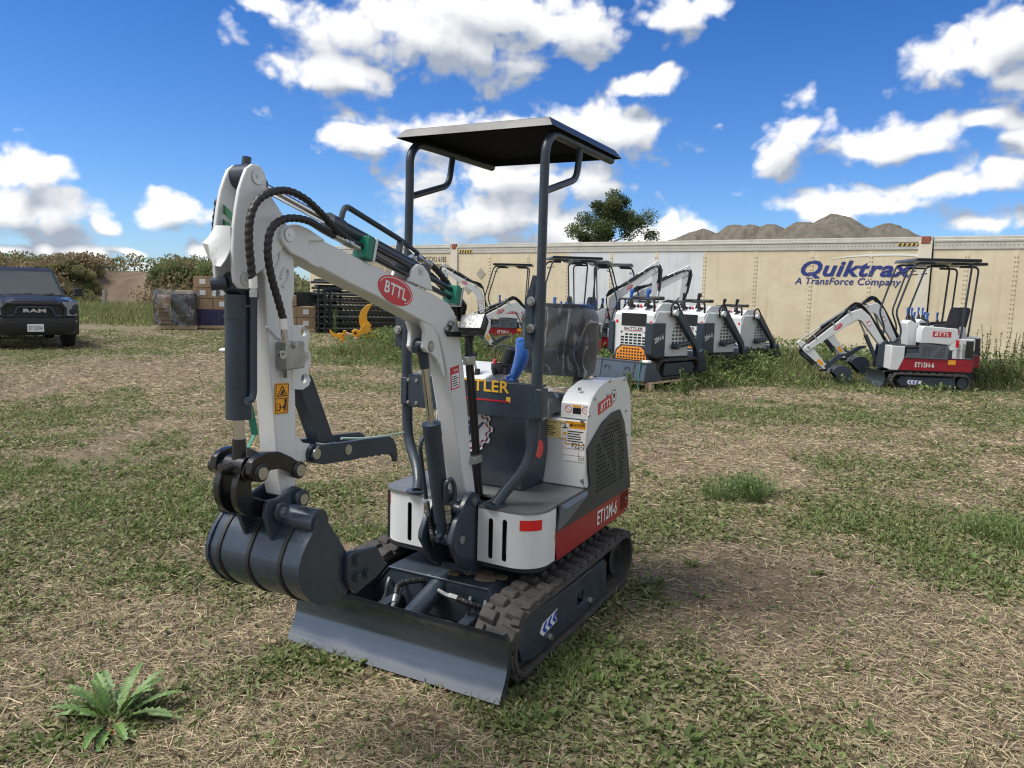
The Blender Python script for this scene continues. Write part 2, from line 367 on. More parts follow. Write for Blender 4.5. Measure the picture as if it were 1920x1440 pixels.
# ------------------------------------------------------------------ the excavator in front
YAW = math.radians(-117.5); MO = Vector((-.1044, 3.4026, 0))
MF = Vector((math.cos(YAW), math.sin(YAW), 0)); ML = Vector((-MF.y, MF.x, 0)); CL = Vector(((CPOS-MO).dot(MF), (CPOS-MO).dot(ML), CAMH))
def L(u, v, x=None, y=None, z=None):        # machine coordinates of a point seen on the plane x, y or z = const
    d = ray(u, v); d = Vector((d.dot(MF), d.dot(ML), d.z))
    i, q = (0, x) if x is not None else (1, y) if y is not None else (2, z)
    return CL+d*((q-CL[i])/d[i])
def Ls(pts, **k): return [L(*p, **k) for p in pts]
YB = .07                                     # boom plane
def diamond_mat():
    M = bpy.data.materials.new('checker_plate'); M.use_nodes = True; nt = M.node_tree; N = nt.nodes; K = nt.links; b = N['Principled BSDF']
    b.inputs['Base Color'].default_value = (.22,.23,.235,1); b.inputs['Metallic'].default_value = .55; b.inputs['Roughness'].default_value = .45
    tc = N.new('ShaderNodeTexCoord'); outs = []
    for rz in (PI/4, -PI/4):
        mp = N.new('ShaderNodeMapping'); mp.inputs['Rotation'].default_value = (0,0,rz); mp.inputs['Scale'].default_value = (40, 90, 1); K.new(tc.outputs['Object'], mp.inputs[0])
        vo = N.new('ShaderNodeTexVoronoi'); vo.inputs['Scale'].default_value = 1.0; vo.inputs['Randomness'].default_value = 0.0; K.new(mp.outputs[0], vo.inputs['Vector'])
        r = N.new('ShaderNodeMapRange'); r.inputs[1].default_value = .2; r.inputs[2].default_value = .42; r.inputs[3].default_value = 1; r.inputs[4].default_value = 0; K.new(vo.outputs['Distance'], r.inputs[0]); outs.append(r.outputs[0])
    mx = N.new('ShaderNodeMath'); mx.operation = 'MAXIMUM'; K.new(outs[0], mx.inputs[0]); K.new(outs[1], mx.inputs[1])
    bp = N.new('ShaderNodeBump'); bp.inputs['Strength'].default_value = .6; bp.inputs['Distance'].default_value = .004; K.new(mx.outputs[0], bp.inputs['Height']); K.new(bp.outputs[0], b.inputs['Normal'])
    nz = N.new('ShaderNodeTexNoise'); nz.inputs['Scale'].default_value = 9; nz.inputs['Detail'].default_value = 6; K.new(tc.outputs['Object'], nz.inputs['Vector'])
    c = N.new('ShaderNodeMix'); c.data_type = 'RGBA'; c.inputs[6].default_value = (.13,.13,.13,1); c.inputs[7].default_value = (.3,.31,.32,1); K.new(nz.outputs['Fac'], c.inputs[0]); K.new(c.outputs[2], b.inputs['Base Color'])
    return M
DECK = diamond_mat()
def plastic_mat():
    M = bpy.data.materials.new('clear_plastic_film'); M.use_nodes = True; nt = M.node_tree; N = nt.nodes; K = nt.links; N.clear()
    o = N.new('ShaderNodeOutputMaterial'); tr = N.new('ShaderNodeBsdfTransparent'); gl = N.new('ShaderNodeBsdfGlossy'); gl.inputs['Roughness'].default_value = .16; gl.inputs['Color'].default_value = (.9,.92,.95,1)
    df = N.new('ShaderNodeBsdfDiffuse'); df.inputs['Color'].default_value = (.6,.62,.64,1)
    tc = N.new('ShaderNodeTexCoord'); mp = N.new('ShaderNodeMapping'); mp.inputs['Scale'].default_value = (2,9,3); mp.inputs['Rotation'].default_value = (.75,0,0); K.new(tc.outputs['Object'], mp.inputs[0])
    nz = N.new('ShaderNodeTexNoise'); nz.inputs['Scale'].default_value = .8; nz.inputs['Detail'].default_value = 2; nz.inputs['Distortion'].default_value = .6; K.new(mp.outputs[0], nz.inputs['Vector'])
    bp = N.new('ShaderNodeBump'); bp.inputs['Strength'].default_value = .5; bp.inputs['Distance'].default_value = .02; K.new(nz.outputs['Fac'], bp.inputs['Height']); K.new(bp.outputs[0], gl.inputs['Normal'])
    rd = N.new('ShaderNodeMath'); rd.operation = 'MULTIPLY_ADD'; rd.inputs[1].default_value = 2; rd.inputs[2].default_value = -1; K.new(nz.outputs['Fac'], rd.inputs[0])
    ab = N.new('ShaderNodeMath'); ab.operation = 'ABSOLUTE'; K.new(rd.outputs[0], ab.inputs[0])
    mr = N.new('ShaderNodeMapRange'); mr.interpolation_type = 'SMOOTHSTEP'; mr.inputs[1].default_value = .0; mr.inputs[2].default_value = .035; mr.inputs[3].default_value = .30; mr.inputs[4].default_value = .05; K.new(ab.outputs[0], mr.inputs[0])  # thin white streaks in the colour stand in for highlights on folds
    n4 = N.new('ShaderNodeTexNoise'); n4.inputs['Scale'].default_value = 7; n4.inputs['Detail'].default_value = 3; K.new(tc.outputs['Object'], n4.inputs['Vector'])
    m4 = N.new('ShaderNodeMapRange'); m4.inputs[1].default_value = .4; m4.inputs[2].default_value = .7; m4.inputs[3].default_value = .35; m4.inputs[4].default_value = 1.2; K.new(n4.outputs['Fac'], m4.inputs[0])
    mm = N.new('ShaderNodeMath'); mm.operation = 'MULTIPLY'; K.new(mr.outputs[0], mm.inputs[0]); K.new(m4.outputs[0], mm.inputs[1])
    lw = N.new('ShaderNodeFresnel'); lw.inputs['IOR'].default_value = 1.5; K.new(bp.outputs[0], lw.inputs['Normal'])
    a = N.new('ShaderNodeMath'); a.operation = 'MULTIPLY_ADD'; a.inputs[1].default_value = 1.0; a.use_clamp = True; K.new(lw.outputs[0], a.inputs[0]); K.new(mm.outputs[0], a.inputs[2])
    m1 = N.new('ShaderNodeMixShader'); K.new(mm.outputs[0], m1.inputs[0]); K.new(tr.outputs[0], m1.inputs[1]); K.new(df.outputs[0], m1.inputs[2])
    m2 = N.new('ShaderNodeMixShader'); K.new(a.outputs[0], m2.inputs[0]); K.new(m1.outputs[0], m2.inputs[1]); K.new(gl.outputs[0], m2.inputs[2]); K.new(m2.outputs[0], o.inputs[0])
    return M
FILM = plastic_mat()
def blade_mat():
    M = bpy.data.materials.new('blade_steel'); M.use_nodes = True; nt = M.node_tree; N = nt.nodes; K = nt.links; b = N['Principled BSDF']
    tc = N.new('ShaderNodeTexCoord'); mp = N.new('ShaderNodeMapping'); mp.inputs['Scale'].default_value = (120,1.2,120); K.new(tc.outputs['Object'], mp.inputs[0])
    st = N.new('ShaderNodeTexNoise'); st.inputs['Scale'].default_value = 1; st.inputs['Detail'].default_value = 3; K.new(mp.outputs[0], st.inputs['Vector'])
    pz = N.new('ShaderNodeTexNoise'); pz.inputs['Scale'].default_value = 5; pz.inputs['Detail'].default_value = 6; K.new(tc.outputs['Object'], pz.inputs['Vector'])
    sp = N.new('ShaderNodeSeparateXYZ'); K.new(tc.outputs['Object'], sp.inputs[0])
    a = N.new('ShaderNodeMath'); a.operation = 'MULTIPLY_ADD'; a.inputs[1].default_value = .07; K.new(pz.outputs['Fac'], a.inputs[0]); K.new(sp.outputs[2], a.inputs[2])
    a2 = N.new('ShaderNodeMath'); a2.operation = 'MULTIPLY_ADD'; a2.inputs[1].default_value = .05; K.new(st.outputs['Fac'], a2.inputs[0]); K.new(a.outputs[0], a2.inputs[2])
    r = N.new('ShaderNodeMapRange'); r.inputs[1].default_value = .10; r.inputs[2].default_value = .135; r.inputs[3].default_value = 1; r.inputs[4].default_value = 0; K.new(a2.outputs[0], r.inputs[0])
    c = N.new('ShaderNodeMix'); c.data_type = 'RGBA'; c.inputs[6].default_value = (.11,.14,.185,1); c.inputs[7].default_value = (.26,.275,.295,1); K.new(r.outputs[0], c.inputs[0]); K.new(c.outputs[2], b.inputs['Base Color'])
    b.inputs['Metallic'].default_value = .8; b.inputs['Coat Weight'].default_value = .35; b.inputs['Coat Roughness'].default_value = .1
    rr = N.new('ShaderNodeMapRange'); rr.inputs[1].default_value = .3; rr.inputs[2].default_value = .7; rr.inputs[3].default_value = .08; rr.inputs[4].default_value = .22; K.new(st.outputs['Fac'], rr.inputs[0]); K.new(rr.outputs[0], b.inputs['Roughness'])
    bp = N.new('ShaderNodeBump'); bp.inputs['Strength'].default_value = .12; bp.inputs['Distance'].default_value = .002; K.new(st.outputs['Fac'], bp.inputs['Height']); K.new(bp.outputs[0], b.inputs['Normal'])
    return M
def bolt(b, p, nrm, r=.009, h=.008, n=6):
    p = Vector(p); nrm = Vector(nrm).normalized(); b.cyl(p, p+nrm*h*.35, r*1.35, n=14); b.cyl(p+nrm*h*.35, p+nrm*h, r, n=n); return b
def pin(b, p, nrm, r=.016): p = Vector(p); nrm = Vector(nrm); b.cyl(p, p+nrm*.004, r, n=20); b.cyl(p+nrm*.004, p+nrm*.0055, r*.25, n=10); return b
YV = Vector((0,1,0))
def belt_path(xf, xr, zf, zr, rf, rr, n=12):  # closed track path in x,z, arcs at both ends
    pts = [(xf+rf*math.sin(PI*i/n), zf+rf*math.cos(PI*i/n)) for i in range(n+1)]
    pts += [(xr-rr*math.sin(PI*i/n), zr-rr*math.cos(PI*i/n)) for i in range(n+1)]
    return pts
def make_track(root, y0, y1, xf, xr, zf, zr, rf, rr, nlug, lug=.02, lugs=True, mt=None):
    path = belt_path(xf, xr, zf, zr, rf, rr); P = [Vector((a, 0, b)) for a, b in path]; P.append(P[0]); n = len(P)
    Lt = sum((P[i+1]-P[i]).length for i in range(n-1)); b = MB(); rings = []
    for i in range(n-1):
        t = (P[i+1]-P[i-1 if i else n-2]).normalized(); nn = Vector((t.z, 0, -t.x)); nn = -nn   # outward
        q = P[i]
        if (q-Vector(((xf+xr)/2, 0, (zf+zr)/2))).dot(nn) < 0: nn = -nn
        rings.append([q+nn*0+YV*y0, q+YV*y1, q-nn*.022+YV*y1, q-nn*.022+YV*y0])
    k = len(rings)
    vs = [p for r in rings for p in r]; b.add(vs, [(i*4+j, i*4+(j+1) % 4, ((i+1) % k)*4+(j+1) % 4, ((i+1) % k)*4+j) for i in range(k) for j in range(4)])
    ym = (y0+y1)/2; cz = Vector(((xf+xr)/2, 0, (zf+zr)/2))
    def at(s):
        s %= Lt
        for i in range(n-1):
            d = (P[i+1]-P[i]).length
            if s <= d: t = (P[i+1]-P[i]).normalized(); break
            s -= d
        q = P[i]+t*s; nn = Vector((t.z, 0, -t.x)); nn = nn if (q-cz).dot(nn) > 0 else -nn
        return q, t, nn
    if lugs:
        pitch = Lt/nlug; w = (y1-y0)/2
        for i in range(nlug):
            for sd in (0, 1):
                q, t, nn = at((i+.5*sd)*pitch)
                ya, yb = (y0+.003, ym-.012) if sd == 0 else (ym+.012, y1-.003)
                sk = .012*(1 if sd else -1)
                vs = []
                for (h, e) in ((0, .34), (lug, .22)):
                    for (yy, s2) in ((ya, -1), (yb, -1), (yb, 1), (ya, 1)):
                        vs.append(q+nn*h+t*(s2*e*pitch+(sk if (yy == ya) == (sd == 0) else 0))+YV*(yy+(.005 if h and yy == ya else -.005 if h else 0)))
                b.add(vs, [(0,1,2,3),(4,5,6,7),(0,1,5,4),(1,2,6,5),(2,3,7,6),(3,0,4,7)])
                # small side block
                q2, t2, n2 = at((i+.5*sd+.5)*pitch); c = q2+n2*lug*.3+YV*(ya+.02 if sd == 0 else yb-.02); b.obox(c, t2*pitch*.16, YV*.018, n2*lug*.35)
    return b.build('track', mt or RUBBER, root, bevel=.003 if lugs else 0, seg=1)
def sticker(root, org, xd, yd, w, h, body, frame=None, name='sticker'):
    b = MB(); rect(b, org, xd, yd, -w/2, w/2, -h/2, h/2, .0012); return b.build(name, body, root)
def ellipse_pts(o, xd, yd, a, c, n=36): o = Vector(o); xd = Vector(xd); yd = Vector(yd); return [o+xd*a*math.cos(2*PI*i/n)+yd*c*math.sin(2*PI*i/n) for i in range(n)]
def bttl_oval(root, org, xd, yd, a, c):
    xd = Vector(xd).normalized(); yd = Vector(yd).normalized(); nd = xd.cross(yd)
    o = MB().prism(ellipse_pts(org, xd, yd, a, c), nd*.0012).build('emblem', REDD, root)
    b = MB(); r0 = ellipse_pts(Vector(org)+nd*.0014, xd, yd, a*.93, c*.88); r1 = ellipse_pts(Vector(org)+nd*.0014, xd, yd, a*.90, c*.83)
    b.add(r0+r1, [(i, (i+1) % 36, 36+(i+1) % 36, 36+i) for i in range(36) if i < 17 or i > 30]); b.build('emblem_rim', WST, o, fixn=False)
    text('BTTL', o, Vector(org)+nd*.0014, xd, yd, a*1.28, c*.86, WST, bold=.022, depth=.0006); return o
REDD = mat('red_decal', (.50,.012,.03), .35, coat=.3)
def lines(root, org, xd, yd, w, h, n, mt=None, name='print'):
    b = MB(); rr = random.Random(n*7+int(w*1e4))
    for i in range(n):
        y = h/2-(i+.5)*h/n; rect(b, org, xd, yd, -w/2, w/2-w*rr.uniform(0, .3), y-h/n*.2, y+h/n*.2, .0018)
    return b.build(name, mt or INK, root)

def build_main():
    R = empty('mini_excavator', MO, YAW)
    tag(R, 'white mini excavator with dark canopy roof and raised bucket, largest and nearest in the field', 'excavator')
    # --- running gear
    for sgn in (1, -1):
        y0, y1 = sorted((sgn*.31, sgn*.49))
        t = make_track(R, y0, y1, .505, -.545, .148, .150, .128, .130, 34, lug=.019)
        yo, yi = sgn*.475, sgn*.325
        prof = [(.45,.055),(.545,.085),(.575,.15),(.545,.215),(.47,.238),(-.30,.225),(-.335,.20),(-.335,.06),(-.30,.05)]
        b = MB(); slot = [Vector((-.02+a, yo, .135+c)) for a, c in ((-.035,-.03),(.035,-.03),(.035,.03),(-.035,.03))]
        b.prism([Vector((a, yo, c)) for a, c in prof], V(0,-sgn*.012,0), holes=[slot])
        b.prism([Vector((a, yi, c)) for a, c in prof], V(0,sgn*.012,0)); b.box(-.33, .5, yi+sgn*.013, yo-sgn*.013, .225, .235)
        b.box(-.33, .44, yi+sgn*.013, yo-sgn*.013, .062, .075)
        tf = b.build('track_frame', CHARM, R, bevel=.003)
        b = MB()
        for x in (.30, -.13): bolt(b, (x, yo, .085), (0,sgn,0), .012, .014)
        b.build('bolt', STEEL, tf)
        b = MB().cyl((.50,yi+sgn*.02,.148), (.50,yo-sgn*.02,.148), .10, n=24); b.build('idler', CHARM, R)
        b = MB()
        for a in (0, 1): b.cyl((-.545, yi+sgn*(.03+.08*a), .15), (-.545, yi+sgn*(.04+.08*a), .15), .085, n=18)
        for i in range(9):
            th = 2*PI*i/9; b.obox((-.545+math.cos(th)*.092, sgn*.40, .15+math.sin(th)*.092), (math.cos(th)*.016,0,math.sin(th)*.016), (0,.02,0), (-math.sin(th)*.014,0,math.cos(th)*.014))
        b.cyl((-.545, yi+sgn*.04, .15), (-.545, yo-sgn*.03, .15), .05, n=16); b.build('sprocket', BLACKM, R, bevel=.003)
        b = MB()
        for x in (.3, .08, -.14): b.cyl((x, yi+sgn*.03, .05), (x, yo-sgn*.03, .05), .03, n=16)
        b.build('roller', BLACKM, R)
        if sgn == 1:
            o = Vector((.315, yo+.001, .148)); xd, yd = V(-1,0,.09), V(.09,0,1)
            dk = MB(); w, h = .165, .052
            dk.prism([o+xd*a+yd*c for a, c in ((-w/2,0),(-w/2+.026,h/2),(w/2,h/2),(w/2-.02,0),(w/2,-h/2),(-w/2+.026,-h/2))], (0,.0012,0)); dk = dk.build('arrow_decal', WST, tf)
            b = MB()
            for k in range(3):
                q = -w/2+.022+k*.046
                b.prism([o+V(0,.0013,0)+xd*a+yd*c for a, c in ((q,0),(q+.024,h*.43),(q+.047,h*.43),(q+.023,0),(q+.047,-h*.43),(q+.024,-h*.43))], (0,.0008,0))
            b.build('chevron', BLUEP, dk)
    b = MB()                                    # carriage between the tracks
    b.prism([V(.40,y,z) for y, z in ((-.325,.10),(-.325,.16),(-.24,.262),(.24,.262),(.325,.16),(.325,.10))], V(-.02,0,0)).prism([V(-.33,y,z) for y, z in ((-.325,.10),(-.325,.16),(-.24,.262),(.24,.262),(.325,.16),(.325,.10))], V(-.02,0,0))
    b.sheet([[(.405,y,z),(-.35,y,z)] for y, z in ((-.33,.155),(-.245,.262),(.245,.262),(.33,.155))], (0,0,.011))
    b.box(-.34, .38, -.30, .30, .085, .10); b.cyl((0,0,.26), (0,0,.325), .24, n=32)
    uc = b.build('undercarriage', CHARM, R, bevel=.004)
    b = MB()
    for i in range(7):
        c = V(random.uniform(.22,.37), random.uniform(.02,.24), .2745); pts = [c+V(math.cos(t)*random.uniform(.015,.045), math.sin(t)*random.uniform(.02,.06), 0) for t in np.linspace(0, 2*PI, 9)[:-1]]; b.prism(pts, (0,0,random.uniform(.003,.008)))
    b.build('mud', SOILM, uc)
    # --- dozer blade
    prof = [L(935,1318,y=.49), L(931,1300,y=.49)]
    sec = [(.752,.022),(.738,.05),(.716,.085),(.700,.125),(.694,.17),(.699,.215),(.714,.250),(.738,.272)]
    sec = [(p.x, p.z) for p in spline([V(a,0,c) for a, c in sec], 3)]
    b = MB(); b.sheet([[V(a, y, c) for a, c in sec] for y in (-.485, .485)], (-.010,0,-.003))
    for y in (-.493, .485):
        b.prism([V(a, y, c) for a, c in sec]+[V(.708,y,.27),V(.668,y,.215),V(.662,y,.16),V(.672,y,.10),V(.70,y,.05),V(.732,y,.018)], V(0,.008,0))
    b.box(.655,.69,-.47,.47,.13,.19)
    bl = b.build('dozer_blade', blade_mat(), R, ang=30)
    b = MB()
    for y in (-.2,.2): b.bar((.66,y,.12),(.10,y*.9,.15),.05,.06)
    b.build('blade_arm', CHARM, R, bevel=.006)
    b = MB().cyl((.655,.0,.155),(.60,0,.165),.022).cyl((.62,0,.16),(.36,0,.235),.04,n=20).cyl((.355,-.04,.24),(.355,.04,.24),.03)
    b.box(.33,.40,-.05,-.03,.20,.275).box(.33,.40,.03,.05,.20,.275)
    bc = b.build('blade_cylinder', CHARM, R, bevel=.003)
    b = MB().tube(spline([(.44,.035,.235),(.46,.08,.235),(.46,.105,.232)],6), .009, 8).cyl((.46,.10,.232),(.46,.14,.23),.014,n=10); b.tube(spline([(.60,-.03,.18),(.61,-.07,.19),(.57,-.09,.21)],6), .009, 8).cyl((.58,-.085,.205),(.55,-.10,.22),.014,n=10)
    b.build('hose_fitting', STEEL, bc)
    b = MB().tube(resample(spline([(.46,.14,.23),(.45,.20,.215),(.38,.27,.18),(.2,.28,.14)],8),.006), .012, 10, 420, .12).tube(resample(spline([(.55,-.10,.22),(.50,-.12,.245),(.44,-.09,.25),(.38,-.05,.24)],8),.006), .012, 10, 420, .12)
    b.build('hose', HOSE, bc)
    b = MB()
    for y in (-.235,-.165,.17,.24): b.tube(spline([(.41,y,.225),(.43,y+.004,.20),(.435,y,.16),(.455,y-.012,.115)],6), .0085, 8)
    b.build('steel_pipe', mat('pipe_grey', (.10,.115,.13), .35, .3), uc)
    # --- upper structure
    def xf(y): return .338+.012*max(-1, min(1, y/.3))
    body = MB()
    plan = round_poly([V(-.745,-.36,0),V(.335,-.36,0),V(.348,.43,0),V(-.745,.43,0)], .13, 8)
    b = MB(); b.prism([p+V(0,0,.335) for p in round_poly([V(-.72,-.35,0),V(.325,-.35,0),V(.34,.42,0),V(-.72,.42,0)], .12, 8)], V(0,0,.022)); fl = b.build('slew_floor', BLACKM, R, bevel=.002)
    dk = [p+V(0,0,.588) for p in round_poly([V(-.745,-.36,0),V(.337,-.36,0),V(.352,.432,0),V(-.745,.432,0)], .13, 8)]
    # deck with a notch for the swing post
    dk = MB().prism([p+V(0,0,.58) for p in round_poly([V(-.70,-.355,0),V(.334,-.355,0)], .0, 1)[:0]+[V(-.15,-.355,0)]+round_poly([V(-.15,-.355,0),V(.334,-.355,0),V(.338,-.022,0)], .12, 8)[9:18]+[V(.337,-.022,0),V(.19,-.022,0),V(.19,.158,0),V(.345,.158,0)]+round_poly([V(.345,.158,0),V(.352,.427,0),V(-.15,.427,0)], .12, 8)[9:18]+[V(-.15,.427,0)]], V(0,0,.010)).build('floor_plate', DECK, R)
    # front panels: bent sheets with slots
    def front_panel(ya, yb, sgn, slots):
        pts = []                                # plan polyline from inner edge outwards round the corner
        inner = ya; outer = yb; r = .12; k = 10
        x_in = xf(inner)
        pts.append(V(x_in, inner, 0))
        cy = outer-sgn*r; x0 = xf(cy)
        for i in range(k+1):
            t = PI/2*i/k; pts.append(V(x0-r+r*math.cos(t), cy+sgn*r*math.sin(t), 0))
        pts.append(V(.175, outer, 0))
        # flat piece with holes first
        b = MB(); z0, z1 = .357, .578
        fl = [V(x_in, inner, z0), V(x0, cy, z0), V(x0, cy, z1), V(x_in, inner, z1)]
        hs = []
        for (yc, za, zb) in slots:
            w = .011; hp = []
            for (zc, s0) in ((zb-w, 0), (za+w, PI)):
                for i in range(7): t = s0+PI*i/6; yy = yc+w*math.cos(t); hp.append(V(x_in+(x0-x_in)*(yy-inner)/(cy-inner), yy, zc+w*math.sin(t)))
            hs.append(hp)
        b.prism(fl, V(-.004,0,0), holes=hs)
        crv = pts[1:]
        b.sheet([[p+V(0,0,z0) for p in crv], [p+V(0,0,z1) for p in crv]], V(-.003,-sgn*.003,0))
        return b.build('front_panel', WHITE, R, ang=40), pts
    s1 = L(920,1006,x=.345).y; s2 = L(946.5,1010,x=.345).y
    fp, pl = front_panel(.158, .43, 1, [(s1,.375,.545),(s2,.375,.55)])
    fq, pr = front_panel(-.022, -.358, -1, [(-.19,.372,.545),(-.105,.372,.545)])
    b = MB()
    for k in (0, 1):
        P_ = (pl, pr)[k]; ids = (3, 8) if k == 0 else (5, 9)
        seg = P_[ids[0]:ids[1]+1]; z0, z1 = (.513,.556) if k == 0 else (.515,.558); rr = []
        for z in (z0, z1): rr.append([p+V(0,0,z)+(p-V(.2,.07,0)).normalized()*.0018 for p in seg])
        MB().sheet(rr).build('reflector_tape', REFL, (fp, fq)[k], fixn=False)
    MB().box(.10,.30,-.33,-.03,.358,.57).box(.10,.30,.17,.40,.358,.57).build('inner_bulkhead', BLACKM, R)
    MB().box(.318,.324,s2-.006,s2+.012,.40,.50).build('data_plate', STEEL, R)
    # side panels and hood
    for sgn, yo in ((1, .43), (-1, -.36)):
        Y = yo
        red = [V(.180,Y,.476),V(.185,Y,.455),V(.150,Y,.347),V(-.722,Y,.347),V(-.748,Y,.38),V(-.738,Y,.470)]
        b = MB().prism(red, V(0,-sgn*.004,0)).build('side_skirt', RED, R, bevel=.001)
        if sgn == 1:
            text('ET12M-6', b, L(1138,960,y=.43)+V(0,.0006,0), L(1157,948,y=.43)-L(1119,972,y=.43), V(0,0,1), .265, .070, WST, bold=.018)
            bb = MB()
            for p in ((-.70,.42),(-.70,.36)): bolt(bb, (p[0], Y, p[1]), (0,sgn,0), .006, .006)
            bb.build('bolt', STEEL, b)
        # charcoal lower trim and grille plate
        plate = [V(.151,Y,.585),V(.179,Y,.48),V(-.734,Y,.472),V(-.715,Y,.55),V(-.655,Y,.73),V(-.525,Y,.90),V(-.40,Y,.895),V(-.286,Y,.864),V(-.19,Y,.81),V(-.128,Y,.775),V(-.150,Y,.66),V(-.175,Y,.60),V(-.135,Y,.586)]
        plate[4:8] = [V(-.660,Y,.70),V(-.600,Y,.83),V(-.53,Y,.902),V(-.42,Y,.898),V(-.30,Y,.868)]
        holes = []
        if sgn == 1:
            for r in range(17):
                for c in range(15):
                    x = -.225-c*.026-(.013 if r % 2 else 0); z = .555+r*.0195
                    up = .875-(max(0, x+.40))*.42; lo = .53
                    if x < -.615+max(0,(z-.70))*.45 or z > up-.012 or x > -.235+.0*z: continue
                    dz = (z-.70)
                    if abs(x+.50-dz*.25) < .022 and z < .80: continue       # solid strip
                    if abs(z-.70-(x+.36)*.9) < .016 and x > -.47: continue
                    if c == 0 and z < .62: continue
                    holes.append([V(x+.0085*math.cos(t), Y, z+.0075*math.sin(t)) for t in (2*PI*i/8 for i in range(8))])
        b = MB().prism(plate, V(0,sgn*.010,0), holes=holes).build('side_grille', mat('charcoal_plastic', (.035,.04,.045), .5, var=.08), R, bevel=.0 if holes else .003)
        MB().box(-.64,-.20,Y-sgn*.012,Y-sgn*.008,.50,.88).build('grille_backing', BLACKM, b)
        # raised trim nose
        nose = MB().loft([[V(.151,Y+sgn*.0105,.585),V(.179,Y+sgn*.0105,.48),V(.10,Y+sgn*.0105,.485),V(-.115,Y+sgn*.0105,.556),V(-.135,Y+sgn*.0105,.586)],[V(.115,Y+sgn*.022,.565),V(.125,Y+sgn*.022,.505),V(.085,Y+sgn*.022,.51),V(-.095,Y+sgn*.022,.565),V(-.11,Y+sgn*.022,.572)]])
        nose.build('side_trim', mat('slate_trim', (.12,.14,.17), .40, .3), R, ang=20)
        wh = [V(-.613,Y,1.056),V(-.40,Y,1.062),V(-.346,Y,1.056),V(-.25,Y,1.034),V(-.185,Y,1.001),V(-.145,Y,.955),V(-.128,Y,.905),V(-.120,Y,.80),V(-.132,Y,.60),V(-.17,Y,.58),V(-.738,Y,.47),V(-.742,Y,.60),V(-.735,Y,.75),V(-.715,Y,.90),V(-.685,Y,.99)]
        if sgn == -1: wh = [V(p.x, p.y, min(p.z, .905-.02*p.x)) for p in wh if p.z < 1.0]
        sp = MB().prism(wh, V(0,-sgn*.006,0)).build('side_panel', WHITE, R, bevel=.002)
        if sgn == 1:
            bb = MB()
            for u, v in ((1102,779),(1113,748),(1136,741),(1141,714),(1174,712),(1177,770),(1179,815),(1178,850)): bolt(bb, L(u+ (2 if u<1150 else -4),v,y=Y), (0,1,0), .006, .007)
            bb.build('bolt', STEEL, sp)
            c = L(1137,756,y=Y)+V(0,.001,0); xd = L(1153,744,y=Y)-L(1126,764,y=Y); xd.y = 0; xd.normalize(); yd = V(-xd.z,0,xd.x); yd = yd if yd.z > 0 else -yd
            e = MB(); rect(e, c, xd, yd, -.108, .075, -.028, .028, .0012); e = e.build('emblem', REDD, sp)
            text('BTTL', e, c+V(0,.0012,0)-xd*.018, xd, yd, .135, .034, WST, bold=.02, shear=.15)
            gear_emblem(e, c+xd*.095+yd*.012+V(0,.0014,0), xd, yd, .036, WST, INK)
        # engine-side hood: top with slope, inner wall, front box
        yi = .13 if sgn == 1 else -.12
        ys = sorted((yi, Y-sgn*.007))
        b = MB(); prof = [(-.613,1.045),(-.40,1.051),(-.346,1.045),(-.25,1.023),(-.19,.995),(-.165,.965),(-.16,.897),(-.70,.897)]; yu = sorted((.285 if sgn == 1 else -.235, Y-sgn*.007))
        if sgn == 1: b.prism([V(a, yu[0], c) for a, c in prof], V(0, yu[1]-yu[0], 0))
        b.prism([V(a, ys[0], c) for a, c in ((-.14,.893),(-.14,.592),(-.70,.592),(-.70,.893))], V(0, ys[1]-ys[0], 0)); hd = b.build('hood', WHITE, R, bevel=.005)
        if sgn == 1:
            X = -.139
            c = L(1082,768,x=-.162); hs = sticker(hd, c, (0,1,0), (0,0,1), .125, .050, WST)
            for k, dy in enumerate((-.042, .042)):
                q = MB().ring(c+V(.0015,dy,0), c+V(.0022,dy,0), .017, .0145, 20); q.bar(c+V(.0018,dy-.011,.011), c+V(.0018,dy+.011,-.011), .003, .001); q.build('prohibition_mark', REDD, hs)
            q = MB(); rect(q, c, (0,1,0), (0,0,1), -.02, .02, -.02, .008, .0018); q.build('print', INK, hs); q = MB(); rect(q, c, (0,1,0), (0,0,1), -.02, .02, .010, .02, .0018); q.build('print', YEL, hs)
            a = L(1017,800,x=X); e = L(1062,825,x=X); zt = L(1040,803,x=X)
            c = L(1035,803,x=X); s = sticker(hd, c, (0,1,0), (0,0,1), .185, .082, CREAM_S)
            text('HYDRAULIC OIL TANK', s, c+V(.0013,-.005,.030), (0,1,0), (0,0,1), .15, .010, INK); lines(s, c+V(0,-.03,-.008), (0,1,0), (0,0,1), .11, .05, 5, name='print')
            q = MB(); rect(q, c+V(0,.065,-.002), (0,1,0), (0,0,1), -.019, .019, -.033, .033, .0018); q.build('pictogram', WST, s); q = MB(); rect(q, c+V(0.001,.065,.012), (0,1,0), (0,0,1), -.013, .013, -.003, .001, .0018); rect(q, c+V(0.001,.065,.012), (0,1,0), (0,0,1), -.003, .003, -.0, .012, .0018); q.build('pictogram', INK, s); MB().cyl(c+V(.001,.065,-.015), c+V(.003,.065,-.015), .008, n=12).build('pictogram', YEL, s)
            c = L(1081,813,x=X); s = sticker(hd, c, (0,1,0), (0,0,1), .108, .108, YEL)
            text('CAUTION', s, c+V(.0013,.008,.038), (0,1,0), (0,0,1), .06, .014, INK, bold=.015); q = MB(); q.prism([c+V(.0013,-.034,.031), c+V(.0013,-.026,.045), c+V(.0013,-.018,.031)][::1], V(.0006,0,0)); q.build('warning_triangle', INK, s)
